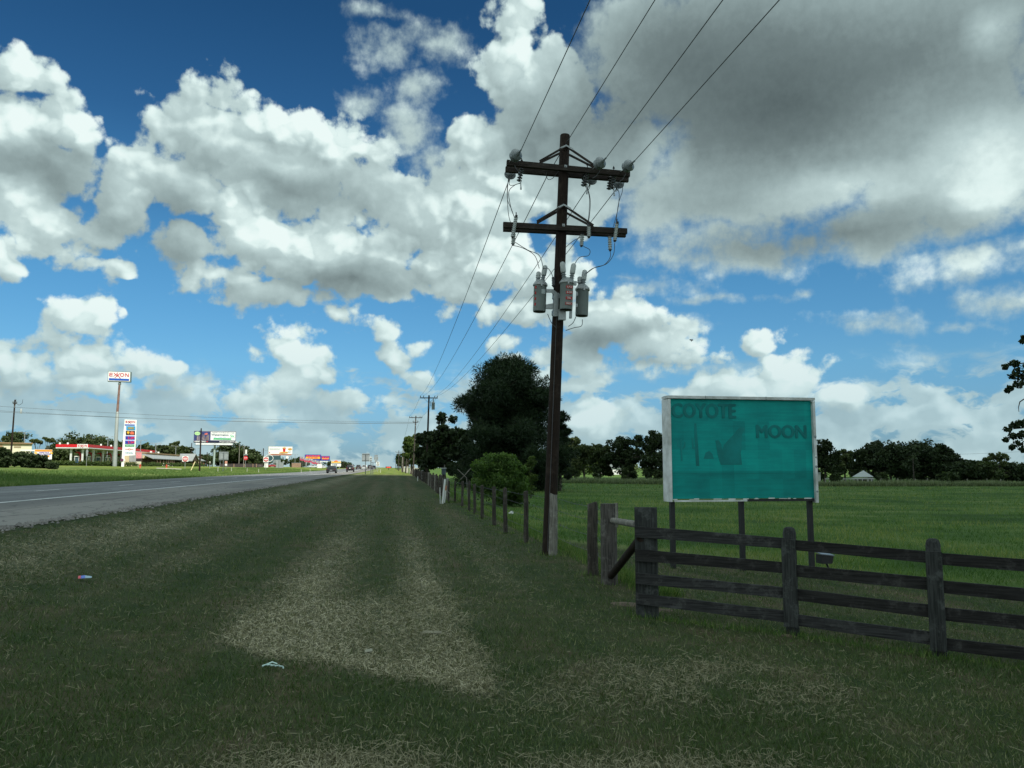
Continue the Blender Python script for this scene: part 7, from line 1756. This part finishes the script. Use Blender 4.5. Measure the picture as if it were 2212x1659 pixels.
# hydrants, delineators, yard ornaments (animal statues)
for (px, d, lab) in ((302.5, 160, 'red fire hydrant below the price sign'), (359.6, 170, 'orange fire hydrant before the store hedge')):
    q, p, k = prop('fire_hydrant', lab, 'fire hydrant', px, d); mb = MB(); mb.lathe([(.18, 0), (.18, .06), (.13, .1), (.13, .55), (.17, .58), (.16, .68), (.10, .78), (.03, .84)], n=12); part('barrel', mb, mat('hydrant_red', (.50, .08, .04), .5), q); mb = MB(); mb.cyl((-.26, 0, .45), (.26, 0, .45), .07, n=8); part('nozzle', mb, mat('hydrant_red', (.50, .08, .04), .5), q)
for i, (px, d, lab) in enumerate(((651, 175, 'white delineator post on the far verge left of the flags'), (670, 205, 'white delineator post below the fireworks billboard'), (822, 200, 'small white delineator on the sunlit verge'), (471, 160, 'white stub post left of the wide blank sign back'), (500, 170, 'white stub post right of the wide blank sign back'), (534, 180, 'white stub post below the stop sign'), (559, 180, 'white stub post left of the second do not enter sign'), (110, 160, 'white stub post left of the hedge'))):
    q, p, k = prop('delineator', lab, 'marker post', px, d); mb = MB(); mb.box((0, 0, .40), (.075, .04, .85)); part('post', mb, mat('dull_white', (.50, .50, .46), .6), q)
def beast(label, px, d, c, s_=1.0):
    q, p, k = prop('animal_statue', label, 'statue', px, d, 'animal statues before the store', rz=None); m_ = mat('statue_%d' % int(c[0] * 1000), c, .7, .2, 3)
    bm = bmesh.new(); lay = bm.verts.layers.skin.verify()
    def V_(x, z, r, y=0): v = bm.verts.new((x * s_, y * s_, z * s_)); v[lay].radius = (r * s_, r * s_); return v
    h = V_(-.7, 1.15, .26); m1 = V_(-.1, 1.05, .30); f = V_(.55, 1.15, .30); nk = V_(.95, 1.45, .16); hd = V_(1.2, 1.42, .14); mz = V_(1.5, 1.30, .09); tl = V_(-1.0, .8, .04)
    for a, b in ((h, m1), (m1, f), (f, nk), (nk, hd), (hd, mz), (h, tl)): bm.edges.new((a, b))
    for s2 in (-1, 1):
        for root, x_, kx in ((h, -.75, -.06), (f, .6, .03)):
            a = V_(x_, .85, .13, s2 * .2); b = V_(x_ + kx, .45, .075, s2 * .2); c_ = V_(x_, .03, .06, s2 * .2); bm.edges.new((root, a)); bm.edges.new((a, b)); bm.edges.new((b, c_))
    me_ = bpy.data.meshes.new('body'); bm.to_mesh(me_); bm.free(); o = part('body', me_, None, q); me_.materials.append(m_)
    md = o.modifiers.new('skin', 'SKIN'); md.use_smooth_shade = True; md2 = o.modifiers.new('sub', 'SUBSURF'); md2.levels = 1; md2.render_levels = 1
    return q
for (px, d, c, lab) in ((391, 255, (.05, .03, .025), 'dark brown animal statue right under the first round red sign'), (414, 262, (.20, .05, .04), 'reddish animal statue left of the tall dark billboard pole'), (436.5, 268, (.19, .055, .045), 'reddish animal statue just behind the tall dark billboard pole'), (450, 272, (.10, .04, .04), 'dark red animal statue right of the tall dark billboard pole'), (452, 270, (.02, .02, .02), ''), (463, 278, (.018, .018, .018), 'black animal statue below the watermelon billboard column'), (473, 250, (.03, .028, .03), 'black and white animal statue left of the wide blank sign back')):
    if lab: beast(lab, px, d, c)
# little concrete drive strips before the store
for nm, pts_ in (('concrete_apron', [(338, 1011), (392, 1013.2), (392, 1014.6), (338, 1012.4)]),):
    P_ = [G(a, b) for a, b in pts_]; o0 = P_[0]; mb = MB(); mb.add([v - o0 + Vector((0, 0, .05)) for v in P_], [(3, 2, 1, 0)]); o = struct(part(nm, mb, mat('pale_concrete', (.42, .40, .33), .9, .1, 1))); o.location = o0
